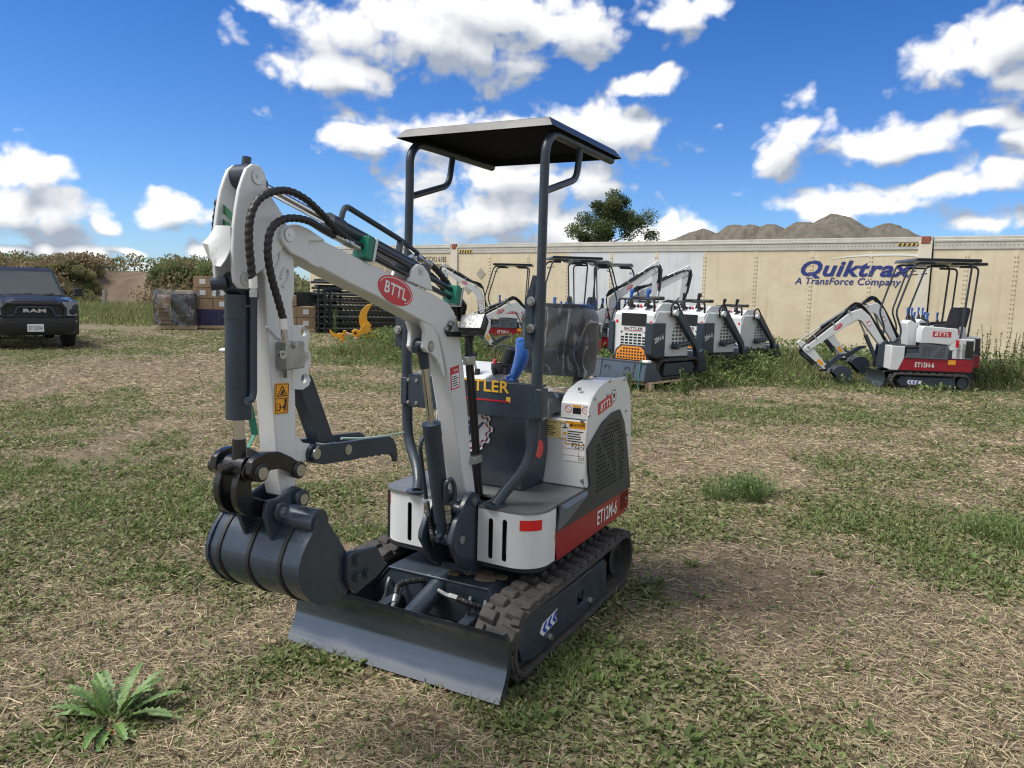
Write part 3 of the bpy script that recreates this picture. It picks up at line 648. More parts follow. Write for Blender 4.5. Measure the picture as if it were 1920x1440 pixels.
            q = MB(); rect(q, c+V(0,0,-.014), (0,1,0), (0,0,1), -.048, .048, -.034, .034, .0018); q.build('print_panel', WST, s); lines(s, c+V(.0008,0,-.014), (0,1,0), (0,0,1), .085, .055, 5, name='print')
            c = L(1078,846,x=X); s = sticker(hd, c, (0,1,0), (0,0,1), .112, .092, WST, name='lot_tag')
            text('F22-2', s, c+V(.0013,.016,.026), (0,1,0), (0,0,1), .062, .024, INK); text('E25', s, c+V(.0013,.035,-.032), (0,1,0), (0,0,1), .022, .013, INK)
            q = MB(); 
            for z in (.009,-.021): rect(q, c, (0,1,0), (0,0,1), -.054, .054, z-.0008, z+.0008, .0017)
            rect(q, c, (0,1,0), (0,0,1), .018, .0195, -.044, .009, .0017); q.build('tag_rule', mat('maroon_ink', (.25,.02,.05), .5), s)
            bb = MB()
            for u, v in ((1092,790),(1092,902)): bolt(bb, L(u,v,x=X), (1,0,0), .007, .008)
            bb.build('bolt', STEEL, hd)
            c = L(1028,775,z=.897); q = MB().box(-.16,-.125,c.y-.03,c.y+.03,.894,.902).box(-.139,-.131,c.y-.03,c.y+.03,.855,.9); q.build('hinge', BLACK, hd, bevel=.002)
            q = MB(); 
            for dy in (-.016,.016): bolt(q, (-.131, c.y+dy, .868), (1,0,0), .006, .006)
            q.build('hinge_bolt', STEEL, hd)
            c = L(1087,732,z=1.02); MB().cyl(c, c+V(0,0,.012), .009, n=12).build('latch', STEEL, hd)
    # rear counterweight wall between the sides and the engine cover behind the seat
    MB().box(-.742,-.60,-.36,.43,.36,.47).build('counterweight', RED, R, bevel=.01)
    MB().box(-.735,-.60,-.352,.422,.475,.895).build('engine_cover', WHITE, R, bevel=.02)
    MB().box(-.60,-.16,-.118,.128,.592,.80).build('seat_base', CHARM, R, bevel=.01)
    # --- console in front of the seat
    cy0, cy1 = -.16, .215
    X0 = .12
    ft = [L(970,770,x=.10), L(985,820,x=.10), L(1000,870,x=.06)]
    b = MB(); sec = lambda x, z0, z1, ya, yb: None
    ya, yb = -.17, .255
    rg = []
    for (xx, z, a, c) in ((.055,.592,ya+.07,yb-.045),(.105,.755,ya+.01,yb-.005),(.070,.935,ya+.035,yb-.03)):
        rg.append([V(xx,a,z),V(xx,c,z),V(xx-.20,c+.01,z),V(xx-.20,a-.01,z)])
    b.loft(rg); b.build('front_console', CHAR, R, bevel=.006)
    c = L(975,838,x=.01); MB().cyl(V(.0,.252,c.z), V(.0,.262,c.z), .040, n=24).build('round_reflector', REFL, R)
    q = MB().prism(ellipse_pts(L(986,838,x=.055), V(-.25,1,0).normalized(), V(0,0,1), .026, .043), V(.004,.004,0)); q.build('round_reflector', REFL, R)
    # gear emblem on the console face
    pc = V(.094,.022,.845); nx = V(1,0,.19).normalized(); yd = V(-.19,0,1).normalized()
    g_o = L(888,805,x=.092); gear_emblem(R, V(.092,g_o.y,g_o.z)+nx*.002, YV, yd, .098, WST, mat('navy_decal', (.02,.025,.12), .4), big=True)
    # name bar between the posts
    zb0, zb1 = .935, 1.075
    nb = MB().box(.186,.196,-.305,.36,.935,1.08).box(.15,.196,-.305,.36,1.072,1.08)
    for y in (-.335,.33): nb.box(.14,.204,y,y+.03,.945,1.065)
    nb = nb.build('name_bar', CHAR, R, bevel=.003)
    e = L(955,730,x=.197); s_ = L(862,722,x=.197)
    text('BATTLER', nb, V(.1965, e.y-.155, .5*(L(905,722,x=.197).z+L(905,724,x=.197).z)+.002), YV, (0,0,1), .31, .050, GOLD, bold=.022, name='lettering')
    q = MB(); rect(q, V(.196, e.y-.155, 1.001), YV, V(0,0,1), -.155, .155, -.003, .003, .0015); q.build('underline', REDD, nb)
    q = MB(); rect(q, V(.196, e.y-.004, 1.003), YV, V(0,0,1), -.01, .01, -.004, .018, .0014); q.build('lettering', GOLD, nb)
    q = MB()
    for y in (-.30,-.255,.352):
        for z in (.955,1.055): bolt(q, (.197,y,z), (1,0,0), .006, .006)
    q.build('bolt', STEEL, nb)
    # control box with levers
    cb = MB().prism([V(a,-.30,c) for a, c in ((.14,1.02),(.14,1.085),(-.06,1.13),(-.12,1.13),(-.12,1.02))], V(0,.36,0)).build('control_box', WHITE, R, bevel=.008)
    def lever(u, v0, v1, x, r, name, mt, tip=None):
        p0, p1 = L(u[0], v0, x=x), L(u[1], v1, x=x); b = MB().cyl(p0, p1, r, r*.8, n=12); o = b.build(name, mt, R)
        return p0, p1, o
    p0, p1, o = lever((895,886), 700, 668, .10, .006, 'blade_lever', STEEL); MB().lathe if 0 else None
    MB().sphere(p1+V(0,0,.004), .019, sc=(1,1,.8)).cyl(p0-V(0,0,.03),p0+V(0,0,.02),.017,.011).build('lever_knob', BLACKM, o)
    for (u, vv) in ((926,(703,690)),(948,(703,690))):
        p0, p1, o = lever((u,u), vv[0], vv[1], .06, .011, 'switch', BLACKM)
    c = L(941,687,x=0.0); MB().ring(c-V(0,0,.03), c+V(0,0,.012), .048, .036, 24).cyl(c-V(0,0,.03), c-V(0,0,.026), .04).build('cup_holder', BLACKM, R)
    p0, p1 = L(951,685,x=-.03), L(962,653,x=-.03); MB().cyl(p0, p1, .030, .034, n=18).build('horn_pod', BLACKM, R, bevel=.004)
    c = L(928,682,x=.03); MB().sphere(c, .018, sc=(.7,.5,1.3)).cyl(c-V(0,0,.04), c, .008).build('red_lever', REDD, R)
    # joystick in a blue knitted sleeve
    pts = Ls([(958,717),(965,703),(975,680),(979,662),(976,641)], x=.03); pts = spline(pts, 6); n = len(pts)
    rr = [(.030 if i < 4 else .020+.011*max(0, math.sin((i-4)/(n-5)*PI*.85))**1.5) for i in range(n)]; rr[-1] = .020
    j = MB().tube(pts, rr, 16).sphere(pts[-1], .021).build('joystick_sleeve', BLUE, R)
    MB().cyl(pts[0]-V(0,0,.04), pts[0]+V(0,0,.012), .045, .034, n=16).build('lever_boot', VINYL, R)
    # --- seat with its film cover
    bx, by0, by1 = -.40, -.055, .335
    sb = [V(bx,by0+.01,1.055),V(bx,by1-.015,1.055),V(bx-.01,by1,1.2),V(bx-.02,by1-.01,1.36),V(bx-.02,by1-.06,1.405),V(bx-.02,by0+.06,1.405),V(bx-.02,by0+.01,1.36),V(bx-.01,by0,1.2)]
    sb = MB().prism(round_poly(sb, .04, 5), V(-.085,0,0)).build('backrest', mat('seat_fabric', (.06,.063,.068), .6, bump=.2, bscale=200), R, bevel=.022, seg=4)
    MB().prism(round_poly([V(bx,by0+.07,1.09),V(bx,by1-.07,1.09),V(bx,by1-.09,1.21),V(bx,by0+.09,1.21)], .04, 5), V(.012,0,0)).build('lumbar_pad', MATS['seat_fabric'], sb, bevel=.011, seg=3)
    for ya in (by0+.012, by1-.062): MB().prism(round_poly([V(bx-.006,ya,1.09),V(bx-.006,ya+.05,1.09),V(bx-.012,ya+.05,1.36),V(bx-.012,ya,1.36)], .02, 4), V(.022,0,0)).build('side_bolster', MATS['seat_fabric'], sb, bevel=.010, seg=3)
    rows = []                                   # film over the backrest, with folds
    NZ, NY = 22, 22
    for i in range(NZ+1):
        z = 1.062+.352*i/NZ; row = []
        for k in range(NY+1):
            t = k/NY; a = -.14+1.28*t
            y = by0-.011+(by1-by0+.022)*t; ed = min(t, 1-t); x = bx+.018-.10*max(0, 1-ed/.07)**1.6-.05*max(0, (z-1.385)/.035)**1.5
            x += .012*math.sin(9*z+7*y+2)*math.sin(11*y)+.005*abs(math.sin(19*(z-.9*y)))+random.uniform(-.0008,.0008)
            tt = max(0, min(1, (z-1.29)/.135)); y = (by0+by1)/2+(y-(by0+by1)/2)*max(.5, (1-tt**3)**.4)
            row.append(V(x, y, z))
        rows.append(row)
    MB().sheet(rows).build('plastic_cover', FILM, sb, ang=60)
    cu = MB().prism(round_poly([V(-.42,-.03,.90),V(-.02,-.02,.90),V(-.02,.30,.90),V(-.42,.31,.90)], .06, 5), V(0,0,.07))
    cu = MB().prism([p-V(0,0,.0) for p in round_poly([V(-.40,-.06,.895),V(-.06,-.05,.895),V(-.06,.235,.895),V(-.40,.245,.895)], .05, 5)], V(0,0,.085)).build('seat_cushion', VINYL, R, bevel=.025, seg=4)
    rows = []
    for i in range(19):
        x = -.42+.375*i/18; row = []
        for k in range(19):
            t = k/18; y = -.075+.335*t; ed = min(t, 1-t, (18-i)/18*1.2); z = .996-.09*max(0, 1-ed/.12)**1.8+.012*math.sin(23*x+9*y)*math.sin(21*y)+random.uniform(-.004,.004); row.append(V(x, y, z))
        rows.append(row)
    MB().sheet(rows).build('plastic_cover', FILM, cu, ang=60)
    MB().bar((-.38,.255,.92),(-.43,.262,1.10),.03,.05).box(-.38,-.08,-.0,.19,.80,.896).build('seat_bracket', BLACKM, R, bevel=.004)
    # --- canopy
    zt = 2.10
    lip = [V(.206,-.376,zt),V(.206,.373,zt),V(-.59,.373,zt),V(-.59,-.376,zt)]; top = [V(.176,-.345,zt+.040),V(.176,.343,zt+.040),V(-.56,.343,zt+.040),V(-.56,-.345,zt+.040)]
    inn = [p*1 for p in lip]; g = V(-.19,0,0)
    def shr(q, d, dz): return [V(p.x-(d if p.x > g.x else -d), p.y-(d if p.y > 0 else -d), p.z+dz) for p in q]
    b = MB().loft([shr(top, .006, -.006), shr(lip, .006, .0), lip, top], caps=False)
    b.f.append((12,13,14,15)); b.f.append((3,2,1,0)); q = MB(); ia, ib = shr(top, .012, -.009), shr(lip, .010, -.001); q.add(ia+ib, [(0,1,2,3)]+[(i, 4+i, 4+(i+1) % 4, (i+1) % 4) for i in range(4)])
    cr = b.build('canopy_roof', mat('canopy_paint', (.015,.02,.025), .42, coat=.2, var=.15, rvar=.1), R, bevel=.004); q.build('canopy_shade_sheet', mat('canopy_shade_black', (.008,.009,.010), .9, spec=.08), cr)  # black sheet added under the roof, its colour stands in for shade
    for sgn in (1, -1):
        q = MB(); ys = .32*sgn+(.0 if sgn == 1 else -.0)
        yb = .228 if sgn == 1 else -.17
        low = [V(.31,yb,.60), V(.20,ys*.80+.01,.70), V(.165,ys-.01,.80), V(.163,ys,.95), V(.163,ys,1.52)]
        if sgn == 1: low = [V(.318,.222,.592)]+[L(u,v,x=xx) for u, v, xx in ((950,918,.275),(978,886,.225),(995,850,.185),(1002,805,.172),(1003,760,.172))]+[V(.172,.322,1.1),V(.172,.326,1.50)]
        else: low = [V(.315,-.165,.592),V(.27,-.19,.625),V(.22,-.235,.68),V(.185,-.29,.75),V(.172,-.318,.83),V(.172,-.322,1.0),V(.172,-.33,1.33)]
        q.tube(spline(low, 6), .0235, 16); q.cyl(low[0]-V(0,0,.004), low[0]+V(0,0,.006), .045, n=16)
        z0 = low[-1].z-.02
        upx = [V(.172,low[-1].y,z0),V(.176,ys*1.01+.005,1.9),V(.178,ys*1.015+.006,2.03),V(.12,ys*1.015+.006,2.088),V(-.02,ys*1.015+.006,2.09),V(-.55,ys*1.015+.006,2.09)]
        q.tube(fillet(upx, .055, 8), .0185, 16)
        q.tube(fillet([V(.172,ys*1.015+.005,1.855),V(-.14,ys*1.015+.006,1.945),V(-.17,ys*1.015+.006,2.085)], .05, 6), .0145, 12)
        p = q.build('canopy_post', CHARM, R)
        zj = L(1000,590,x=.17).z if sgn == 1 else L(758,618,x=.17).z
        j = MB()
        if sgn == 1:
            j.prism([V(.18,low[-1].y-.058,zj-.14),V(.18,low[-1].y-.012,zj-.14),V(.18,low[-1].y-.004,zj+.16),V(.18,low[-1].y-.03,zj+.16),V(.18,low[-1].y-.058,zj+.06)], V(.010,0,0)); j.box(.15,.19,low[-1].y-.030,low[-1].y-.012,zj-.12,zj+.12)
        else: j.prism(round_poly([V(.18,low[-1].y-.05,zj-.075),V(.18,low[-1].y+.015,zj-.075),V(.18,low[-1].y+.015,zj+.075),V(.18,low[-1].y-.05,zj+.075)], .01), V(.010,0,0))
        j = j.build('post_bracket', CHARM, p, bevel=.003); q = MB()
        for dz in ((-.055,.055) if sgn == 1 else (0,)): bolt(q, V(.191, low[-1].y-.030, zj+dz), (1,0,0), .014, .018)
        q.build('bolt', STEEL, j)
    # --- swing post ears
    ear = [(888,922),(880,928),(871,947),(857,978),(848,1008),(847,1022),(854,1037),(864,1062),(878,1071),(895,1058),(896,947),(904,940),(897,926)]
    pe = Ls(ear, y=.15); b = MB(); b.prism(pe, V(0,-.022,0)); b.prism([p+V(0,-.138,0) for p in pe], V(0,-.022,0))
    b.cyl((.33,-.005,.55),(.33,.145,.55),.03); xm = min(p.x for p in pe)
    pp = [V(.30,-.01,.335),V(.45,-.01,.30),V(.45,.15,.30),V(.30,.15,.335)]
    b.box(.20,.36,-.005,.145,.30,.33); b.box(.24,.30,.0,.14,.33,.58)
    sp = b.build('swing_post', CHAR, R, bevel=.003)
    q = MB(); p1 = L(890,940,y=.15); p2 = L(866,1012,y=.15); pin(q, p1, YV, .017); pin(q, p2, YV, .017); q.build('pin', STEEL, sp)
    PF = V(p1.x, YB, p1.z); PC = V(p2.x, YB, p2.z)
    # --- boom
    bo = [(562,422),(550,421),(537,424),(529,434),(528,447),(534,458),(548,474),(571,483),(587,496),(602,502),(659,533),(710,557),(772,591),(794,603),(812,612),(826,632),(835,665),(842,700),(851,760),(860,828),(873,915),(880,935),(893,938),(893,920),(884,847),(879,768),(873,706),(867,652),(862,610),(854,584),(843,568),(817,552),(746,519),(677,485),(613,453),(597,441),(581,430)]
    pb = Ls(bo, y=YB+.045)
    b = MB().prism([p-V(0,.004,0) for p in pb], V(0,-.082,0)); bm_ = b.build('boom', WHITE, R, bevel=.006, ang=30)
    # cheek plates at the tip and reinforcing flange on the side
    tip = [(562,421),(550,420),(537,423),(528,434),(527,447),(533,458),(547,475),(570,486),(587,498),(601,503),(612,505),(640,470),(612,452),(606,449),(590,449),(580,445),(590,437),(581,430)]
    tip = [(562,421),(550,420),(537,423),(528,434),(527,447),(533,458),(547,475),(570,486),(587,498),(602,503),(596,480),(578,462),(580,452),(612,451),(597,441),(581,430)]
    tp = Ls(tip, y=YB+.051); b = MB().prism(tp, V(0,-.012,0)); b.prism([p-V(0,.09,0) for p in tp], V(0,-.012,0)); b.build('tip_plate', WHITE, bm_, bevel=.003)
    q = MB(); pin(q, L(542,440,y=YB+.051), YV, .019); q.build('pin', STEEL, bm_)
    # boom cylinder lugs
    lug = [(792,603),(798,622),(797,640),(795,652),(800,660),(808,663),(818,672),(826,688),(831,706),(836,705),(834,690),(829,660),(822,630),(812,610)]
    pl_ = Ls(lug, y=YB+.040); b = MB().prism(pl_, V(0,-.018,0)); b.prism([p-V(0,.062,0) for p in pl_], V(0,-.018,0)); b.build('cylinder_lug', WHITE, bm_, bevel=.004)
    PL = L(808,650,y=YB+.040); q = MB(); pin(q, PL, YV, .014); q.cyl(V(PL.x,YB-.04,PL.z), V(PL.x,YB+.04,PL.z), .022); q.build('pin', STEEL, bm_)
    PL = V(PL.x, YB, PL.z)
    # BTTL oval, danger sticker
    c = L(742,545,y=YB+.0415); xd = L(768,557,y=YB+.041)-L(716,532,y=YB+.041); xd.y = 0; xd.normalize(); yd = V(-xd.z,0,xd.x)
    yd = yd if yd.z > 0 else -yd
    sc = (L(774,560,y=YB+.041)-L(710,530,y=YB+.041)).length/2; bttl_oval(bm_, c, xd, yd, sc, .046)
    c = L(853,708,y=YB+.0415); xd = L(861,700,y=YB+.041)-L(845,704,y=YB+.041); xd = V(-1,0,.12).normalized(); yd = V(.12,0,1).normalized()
    s = sticker(bm_, c, xd, yd, .062, .088, REDD, name='warning_sticker'); q = MB(); rect(q, c-yd*.012, xd, yd, -.026, .026, -.027, .027, .002); q.build('print_panel', WST, s)
    text('DANGER', s, c+yd*.029+V(.0,.0014,0)+xd*.005, xd, yd, .036, .010, WST, bold=.01); lines(s, c-yd*.012+V(0,.001,0), xd, yd, .044, .044, 5)
    # boom cylinder
    d = (PC-PL).normalized(); PTt = L(812,793,y=YB); s_t = (PTt-PL).dot(d); PT = PL+d*s_t; Lc = (PC-PL).length
    b = MB().cyl(PT, PC-d*.07, .0345, n=28).cyl(PT-d*.004, PT+d*.05, .0362, n=28).cyl(PC-d*.075, PC-d*.02, .030, n=24).cyl(PC-V(0,.052,0), PC+V(0,.052,0), .032, n=24).cyl(PT+d*.09, PT+d*.094, .0355, n=28)
    sd = V(d.z,0,-d.x); sd = sd if sd.x > 0 else -sd
    b.cyl(PC-d*.015, PC-d*.015+sd*.058, .013, n=12)
    cy = b.build('boom_cylinder', CHAR, R, ang=30)
    MB().cyl(PL+d*.07, PT+d*.01, .0145, n=20).build('piston_rod', CHROME, cy)
    MB().cyl(PL-V(0,.028,0), PL+V(0,.028,0), .029, n=24).cyl(PL+d*.02, PL+d*.085, .021, .018, n=20).cyl(PL, PL+sd*.05, .013, n=14).build('rod_eye', CHAR, cy, ang=30)
    q = MB(); o1 = sd*.045+V(0,-.012,0)
    q.tube(fillet([L(812,815,y=.03)+V(-.0,0,.0), L(800,812,y=.01)+V(.01,0,0), L(787,835,y=.01), L(799,935,y=.01)], .03, 6), .0085, 10)
    q.tube(fillet([L(836,940,y=.11), L(836,905,y=.12), L(846,897,y=.13), L(852,910,y=.135), L(853,938,y=.135), L(843,946,y=.12)], .03, 6), .0095, 10)
    q.build('oil_pipe', CHAR, cy)
    q = MB()
    for a, c2, yy in (((799,940),(803,965),.01),((838,945),(842,978),.11)):
        A, B2 = L(*a, y=yy), L(*c2, y=yy); q.cyl(A, A.lerp(B2,.3), .014, n=6).cyl(A.lerp(B2,.35), A.lerp(B2,.65), .012, n=14).cyl(A.lerp(B2,.65), B2, .0135, n=14)
    q.build('hose_fitting', STEEL, cy)
    q = MB(); q.tube(resample(spline([L(803,965,y=.01), L(807,990,y=.02), L(812,1012,y=.04), L(814,1030,x=.40)],8), .005), .0115, 10, 420, .12); q.tube(resample(spline([L(842,978,y=.11), L(843,1000,y=.11), L(846,1020,y=.10), L(850,1040,x=.38)],8), .005), .0115, 10, 420, .12); q.build('hose', HOSE, cy)
    # --- dipper arm
    arm = [(497,520),(500,600),(509,712),(516,800),(523,893),(530,931),(541,929),(554,914),(557,870),(556,817),(554,730),(552,608),(549,567),(553,547),(552,480),(535,409),(512,373),(500,352),(488,345),(470,400),(480,470)]
    pa = Ls(arm, y=YB+.033); b = MB().prism(pa, V(0,-.066,0)); am = b.build('dipper_arm', WHITE, R, bevel=.004, ang=30)
    hp = [(474,307),(463,315),(456,333),(449,355),(443,391),(439,424),(437,470),(438,511),(441,530),(450,541),(467,543),(476,520),(500,500),(545,450),(535,409),(512,373),(506,360),(500,350),(500,336),(496,322),(487,310)]
    ph = Ls(hp, y=YB+.040); b = MB().prism(ph, V(0,-.012,0)); b.prism([p-V(0,.066,0) for p in ph], V(0,-.012,0)); hpo = b.build('head_plate', WHITE, am, bevel=.003)
    PA = L(482,331,y=YB+.040); PB = L(460,523,y=YB+.040)
    q = MB(); pin(q, PA, YV, .020); pin(q, PB, YV, .018); q.build('pin', STEEL, hpo)
    # raised pocket outlines along the arm side
    q = MB()
    for pts in (((487,470),(489,430),(484,425)),):
        pass
    def pocket(pts, nm='pocket'):
        P3 = Ls(pts, y=YB+.0352); b = MB(); b.tube(spline(P3, 5), .0045, 6); return b.build(nm, WHITE, am)
    pocket([(484,423),(490,420),(497,430),(494,450),(487,462),(482,463)]); pocket([(512,470),(518,463),(525,470),(524,490),(514,508),(508,505)]); pocket([(527,522),(533,505),(541,506),(541,522),(530,538)]); pocket([(500,612),(510,622),(522,634),(530,632),(531,622)])
    b = MB()                                     # thumb bracket with holes
    br = [(548,611),(570,610),(580,620),(582,632),(578,645),(578,655),(583,665),(583,683),(578,693),(579,703),(583,712),(580,723),(568,731),(548,730)]
    hl = [(570,622,.0135),(571,710,.0135)]
    for dy in (.035, -.021):
        pbk = Ls(br, y=YB+dy); sh = [[L(u,v,y=YB+dy)+V(math.cos(2*PI*i/14),0,math.sin(2*PI*i/14))*r for i in range(14)] for u, v, r in hl]; b.prism(pbk, V(0,-.014,0), holes=sh)
    br2 = Ls([(552,815),(560,820),(568,830),(580,832),(586,842),(584,856),(574,864),(560,868),(552,868)], y=YB+.03); b.prism(br2, V(0,-.06,0))
    b.build('thumb_bracket', WHITE, am, bevel=.002)
    q = MB(); pin(q, L(572,668,y=YB+.035), YV, .014); q.build('pin', STEEL, am)
    # two-part warning label on the left face, standing slightly toward the front
    c = L(528,747,y=YB+.0354); xd = V(-1,0,-.06).normalized(); yd = V(-.06,0,1).normalized()
    w = abs(L(541,747,y=YB+.035).x-L(515,747,y=YB+.035).x); h = abs(L(528,720,y=YB+.035).z-L(528,777,y=YB+.035).z)
    s = sticker(am, c, xd, yd, w, h, YEL, name='warning_label')
    q = MB(); t_ = .004
    for (x0,x1,y0,y1) in ((-.45,.45,.46,.475),(-.45,.45,-.475,-.46),(-.45,.45,-.01,.01)): rect(q, c, xd, yd, x0*w, x1*w, y0*h, y1*h, .0018)
    for x0 in (-.45,.42): rect(q, c, xd, yd, x0*w, (x0+.03)*w, -.475*h, .475*h, .0018)
    tri = [(-.34,.08),(.34,.08),(0,.40)]; 
    for i in range(3):
        A = c+xd*tri[i][0]*w+yd*tri[i][1]*h+V(0,.0016,0); B2 = c+xd*tri[(i+1)%3][0]*w+yd*tri[(i+1)%3][1]*h+V(0,.0016,0); q.bar(A, B2, .0025, .001, upv=YV)
    for (x0,x1,y0,y1) in ((-.16,.16,.12,.16),(-.08,.12,.17,.21),(-.03,.1,.21,.27),(-.36,-.12,-.40,-.37),(-.36,-.33,-.40,-.16),(-.14,-.11,-.40,-.16),(-.36,-.12,-.18,-.16),(-.06,.10,-.30,-.27),(.20,.34,-.28,-.12),(.20,.25,-.42,-.28),(.29,.34,-.42,-.28)): rect(q, c, xd, yd, x0*w, x1*w, y0*h, y1*h, .0018)
    q.cyl(c+xd*.27*w+yd*-.075*h, c+xd*.27*w+yd*-.075*h+V(0,.0018,0), .005, n=12)
    for sx in (-1, 1): e = c+xd*(.02+sx*.09)*w+yd*-.285*h+V(0,.0012,0); q.prism([e+xd*sx*.006, e+yd*.007, e-yd*.007], V(0,.0008,0))
    q.build('pictogram', INK, s)
    # valve block with hose ends
    A, B2 = L(517,641,y=YB+.036), L(557,688,y=YB+.036)
    vb = MB().box(A.x, B2.x+.01, YB+.036, YB+.075, B2.z, A.z).build('valve_block', mat('zinc_block', (.36,.37,.35), .42, .7, var=.2, vscale=30), am, bevel=.003)
    q = MB(); c = L(528,665,y=YB+.0752); q.ring(c, c+V(0,.006,0), .012, .006); e = L(538,693,y=YB+.05); q.cyl(e, e-V(0,0,.022), .011, n=6); bolt(q, L(553,646,y=YB+.076), (0,1,0), .008, .008); q.build('plug', STEEL, vb)
    # --- hoses beside the arm
    yh = YB+.075
    h1 = [(475,532),(471,500),(467,455),(469,410),(482,378),(507,361),(540,358),(572,373),(600,398),(632,432),(660,455),(677,464)]
    P1 = Ls(h1, y=yh); P1[-1] = L(677,462,y=YB+.03); P1[-2] = L(655,450,y=YB+.035); P1[-3] = L(630,430,y=YB+.05)
    h2 = [(531,598),(522,565),(508,515),(502,470),(508,432),(526,414),(550,409),(580,415),(605,430),(627,443)]
    P2 = Ls(h2, y=yh+.01); P2[-1] = L(627,443,y=YB+.035); P2[-2] = L(606,431,y=YB+.05)
    q = MB(); q.tube(resample(spline(P1, 8), .004), .0102, 12, 330, .10); ho = q.build('arm_hose', HOSE, R)
    q = MB(); q.tube(resample(spline(P2, 8), .004), .0102, 12, 330, .10); ho2 = q.build('arm_hose', HOSE, R)
    q = MB(); P3 = Ls([(407,524),(404,480),(404,430),(408,395),(418,375)], y=YB-.09); q.tube(resample(spline(P3+[V(P3[-1].x-.10,YB-.06,P3[-1].z-.03), V(P3[-1].x-.28,YB-.03,P3[-1].z-.11)], 8), .004), .0100, 12, 330, .10); ho3 = q.build('arm_hose', HOSE, R)
    def fitting(par, pts, yy, r=.0112, white=True):
        P_ = Ls(pts, y=yy); q = MB().cyl(P_[0], P_[1], r, n=14); q.build('hose_tag', WST if white else STEEL, par)
        q = MB().cyl(P_[1], P_[1].lerp(P_[2],.3), r*.8, n=14).cyl(P_[1].lerp(P_[2],.3), P_[1].lerp(P_[2],.6), r*1.02, n=6).cyl(P_[1].lerp(P_[2],.62), P_[2], r*.95, n=6); q.build('hose_fitting', STEEL, par)
    fitting(ho, ((474,517),(475,540),(475,557)), yh); fitting(ho2, ((530,597),(532,617),(535,642)), yh+.01); fitting(ho3, ((407,520),(406,540),(405,556)), YB-.09)
    q = MB(); A = L(626,442,y=YB+.035); B2 = L(672,466,y=YB+.035); q.cyl(A, A.lerp(B2,.35), .011, n=14).cyl(A.lerp(B2,.35), A.lerp(B2,.5), .014, n=6).cyl(A.lerp(B2,.55), A.lerp(B2,.72), .013, n=6).cyl(A.lerp(B2,.72), B2, .010, n=14); q.build('hose_fitting', STEEL, ho2)
    # --- arm cylinder above the boom
    P_r = V(PA.x, YB, PA.z); P_e = L(787,508,y=YB); P_e = V(P_e.x, YB, P_e.z); d = (P_e-P_r).normalized(); H0 = L(616,420,y=YB); t0 = (H0-P_r).dot(d); Lb = (P_e-P_r).length
    b = MB().cyl(P_r+d*t0, P_e-d*.03, .0255, n=26).cyl(P_r+d*(t0-.006), P_r+d*(t0+.055), .028, n=26).cyl(P_e-V(0,.03,0), P_e+V(0,.03,0), .026, n=20); ac = b.build('arm_cylinder', CHAR, R, ang=30)
    MB().cyl(P_r+d*.03, P_r+d*(t0+.01), .013, n=20).build('piston_rod', CHROME, ac)
    MB().cyl(P_r-V(0,.026,0), P_r+V(0,.026,0), .034, n=24).cyl(P_r, P_r+d*.06, .024, .020, n=18).cyl(P_r+V(0,0,.03), P_r+V(-.004,0,.052), .012).build('rod_eye', CHAR, ac, ang=30)
    nn = V(-d.z,0,d.x); nn = nn if nn.z > 0 else -nn
    tb = [P_r+d*(t0+.05)+nn*.02, P_r+d*(t0+.055)+nn*.075, P_r+d*(Lb-.14)+nn*.068, P_r+d*(Lb-.03)+nn*.055]
    q = MB().tube(fillet(tb, .035, 6), .0095, 10); q.bar(P_r+d*(Lb-.14)+nn*.02, P_r+d*(Lb-.14)+nn*.066, .012, .02, upv=YV); q.build('oil_pipe', CHAR, ac)
    b = MB(); lg = Ls([(768,527),(776,502),(785,495),(793,497),(803,510),(808,524),(812,546),(800,542)], y=YB+.045); b.prism(lg, V(0,-.014,0)); b.prism([p-V(0,.076,0) for p in lg], V(0,-.014,0)); cl_ = b.build('cylinder_bracket', WHITE, bm_, bevel=.003)
    q = MB(); pin(q, L(789,508,y=YB+.045), YV, .012); q.build('pin', STEEL, cl_)
    # steel pipes with green clamps
    c1, c2 = L(682,465,y=YB+.028), L(848,553,y=YB+.028)
    for k, (cA, wv) in enumerate(((c1, 1), (c2, 1))):
        q = MB(); dd = (c2-c1).normalized(); n2 = V(-dd.z,0,dd.x); n2 = n2 if n2.z > 0 else -n2
        q.obox(cA, dd*.017, YV*.028, n2*.036); g = q.build('pipe_clamp', GREEN, R, bevel=.003)
        q = MB(); q.obox(cA+dd*.024, dd*.006, YV*.03, n2*.038); bolt(q, cA+dd*.03+n2*.0, dd, .008, .008); q.build('clamp_plate', STEEL, g, bevel=.002)
    q = MB()
    for off in (.018, -.014): q.tube([c1+n2*off, c2+n2*off], .0095, 12)
    q.build('oil_pipe', BLACK, R)
    q = MB()
    for k in range(4):
        s0 = c2+n2*(.02-.012*k)+V(0,-.02+.012*k,0); q.tube(resample(spline([s0, s0+dd*.07+n2*-.005, L(868,590,y=YB-.02+.012*k), L(874,618,y=YB-.02+.01*k), L(880,680,y=YB+.02)], 8), .006), .0105, 8, 300, .08)
    A = L(783,481,y=YB-.01); q.tube(resample(spline([A, L(812,500,y=YB-.01), L(838,530,y=YB-.01), L(853,560,y=YB-.01), L(862,600,y=YB-.02)], 8), .005), .0115, 10, 300, .1)
    q.tube(resample(spline([L(800,510,y=YB-.03), L(820,528,y=YB-.03), L(842,556,y=YB-.03), L(855,590,y=YB-.03)], 8), .005), .0115, 10, 300, .1)
    q.build('boom_hose', HOSE, R)
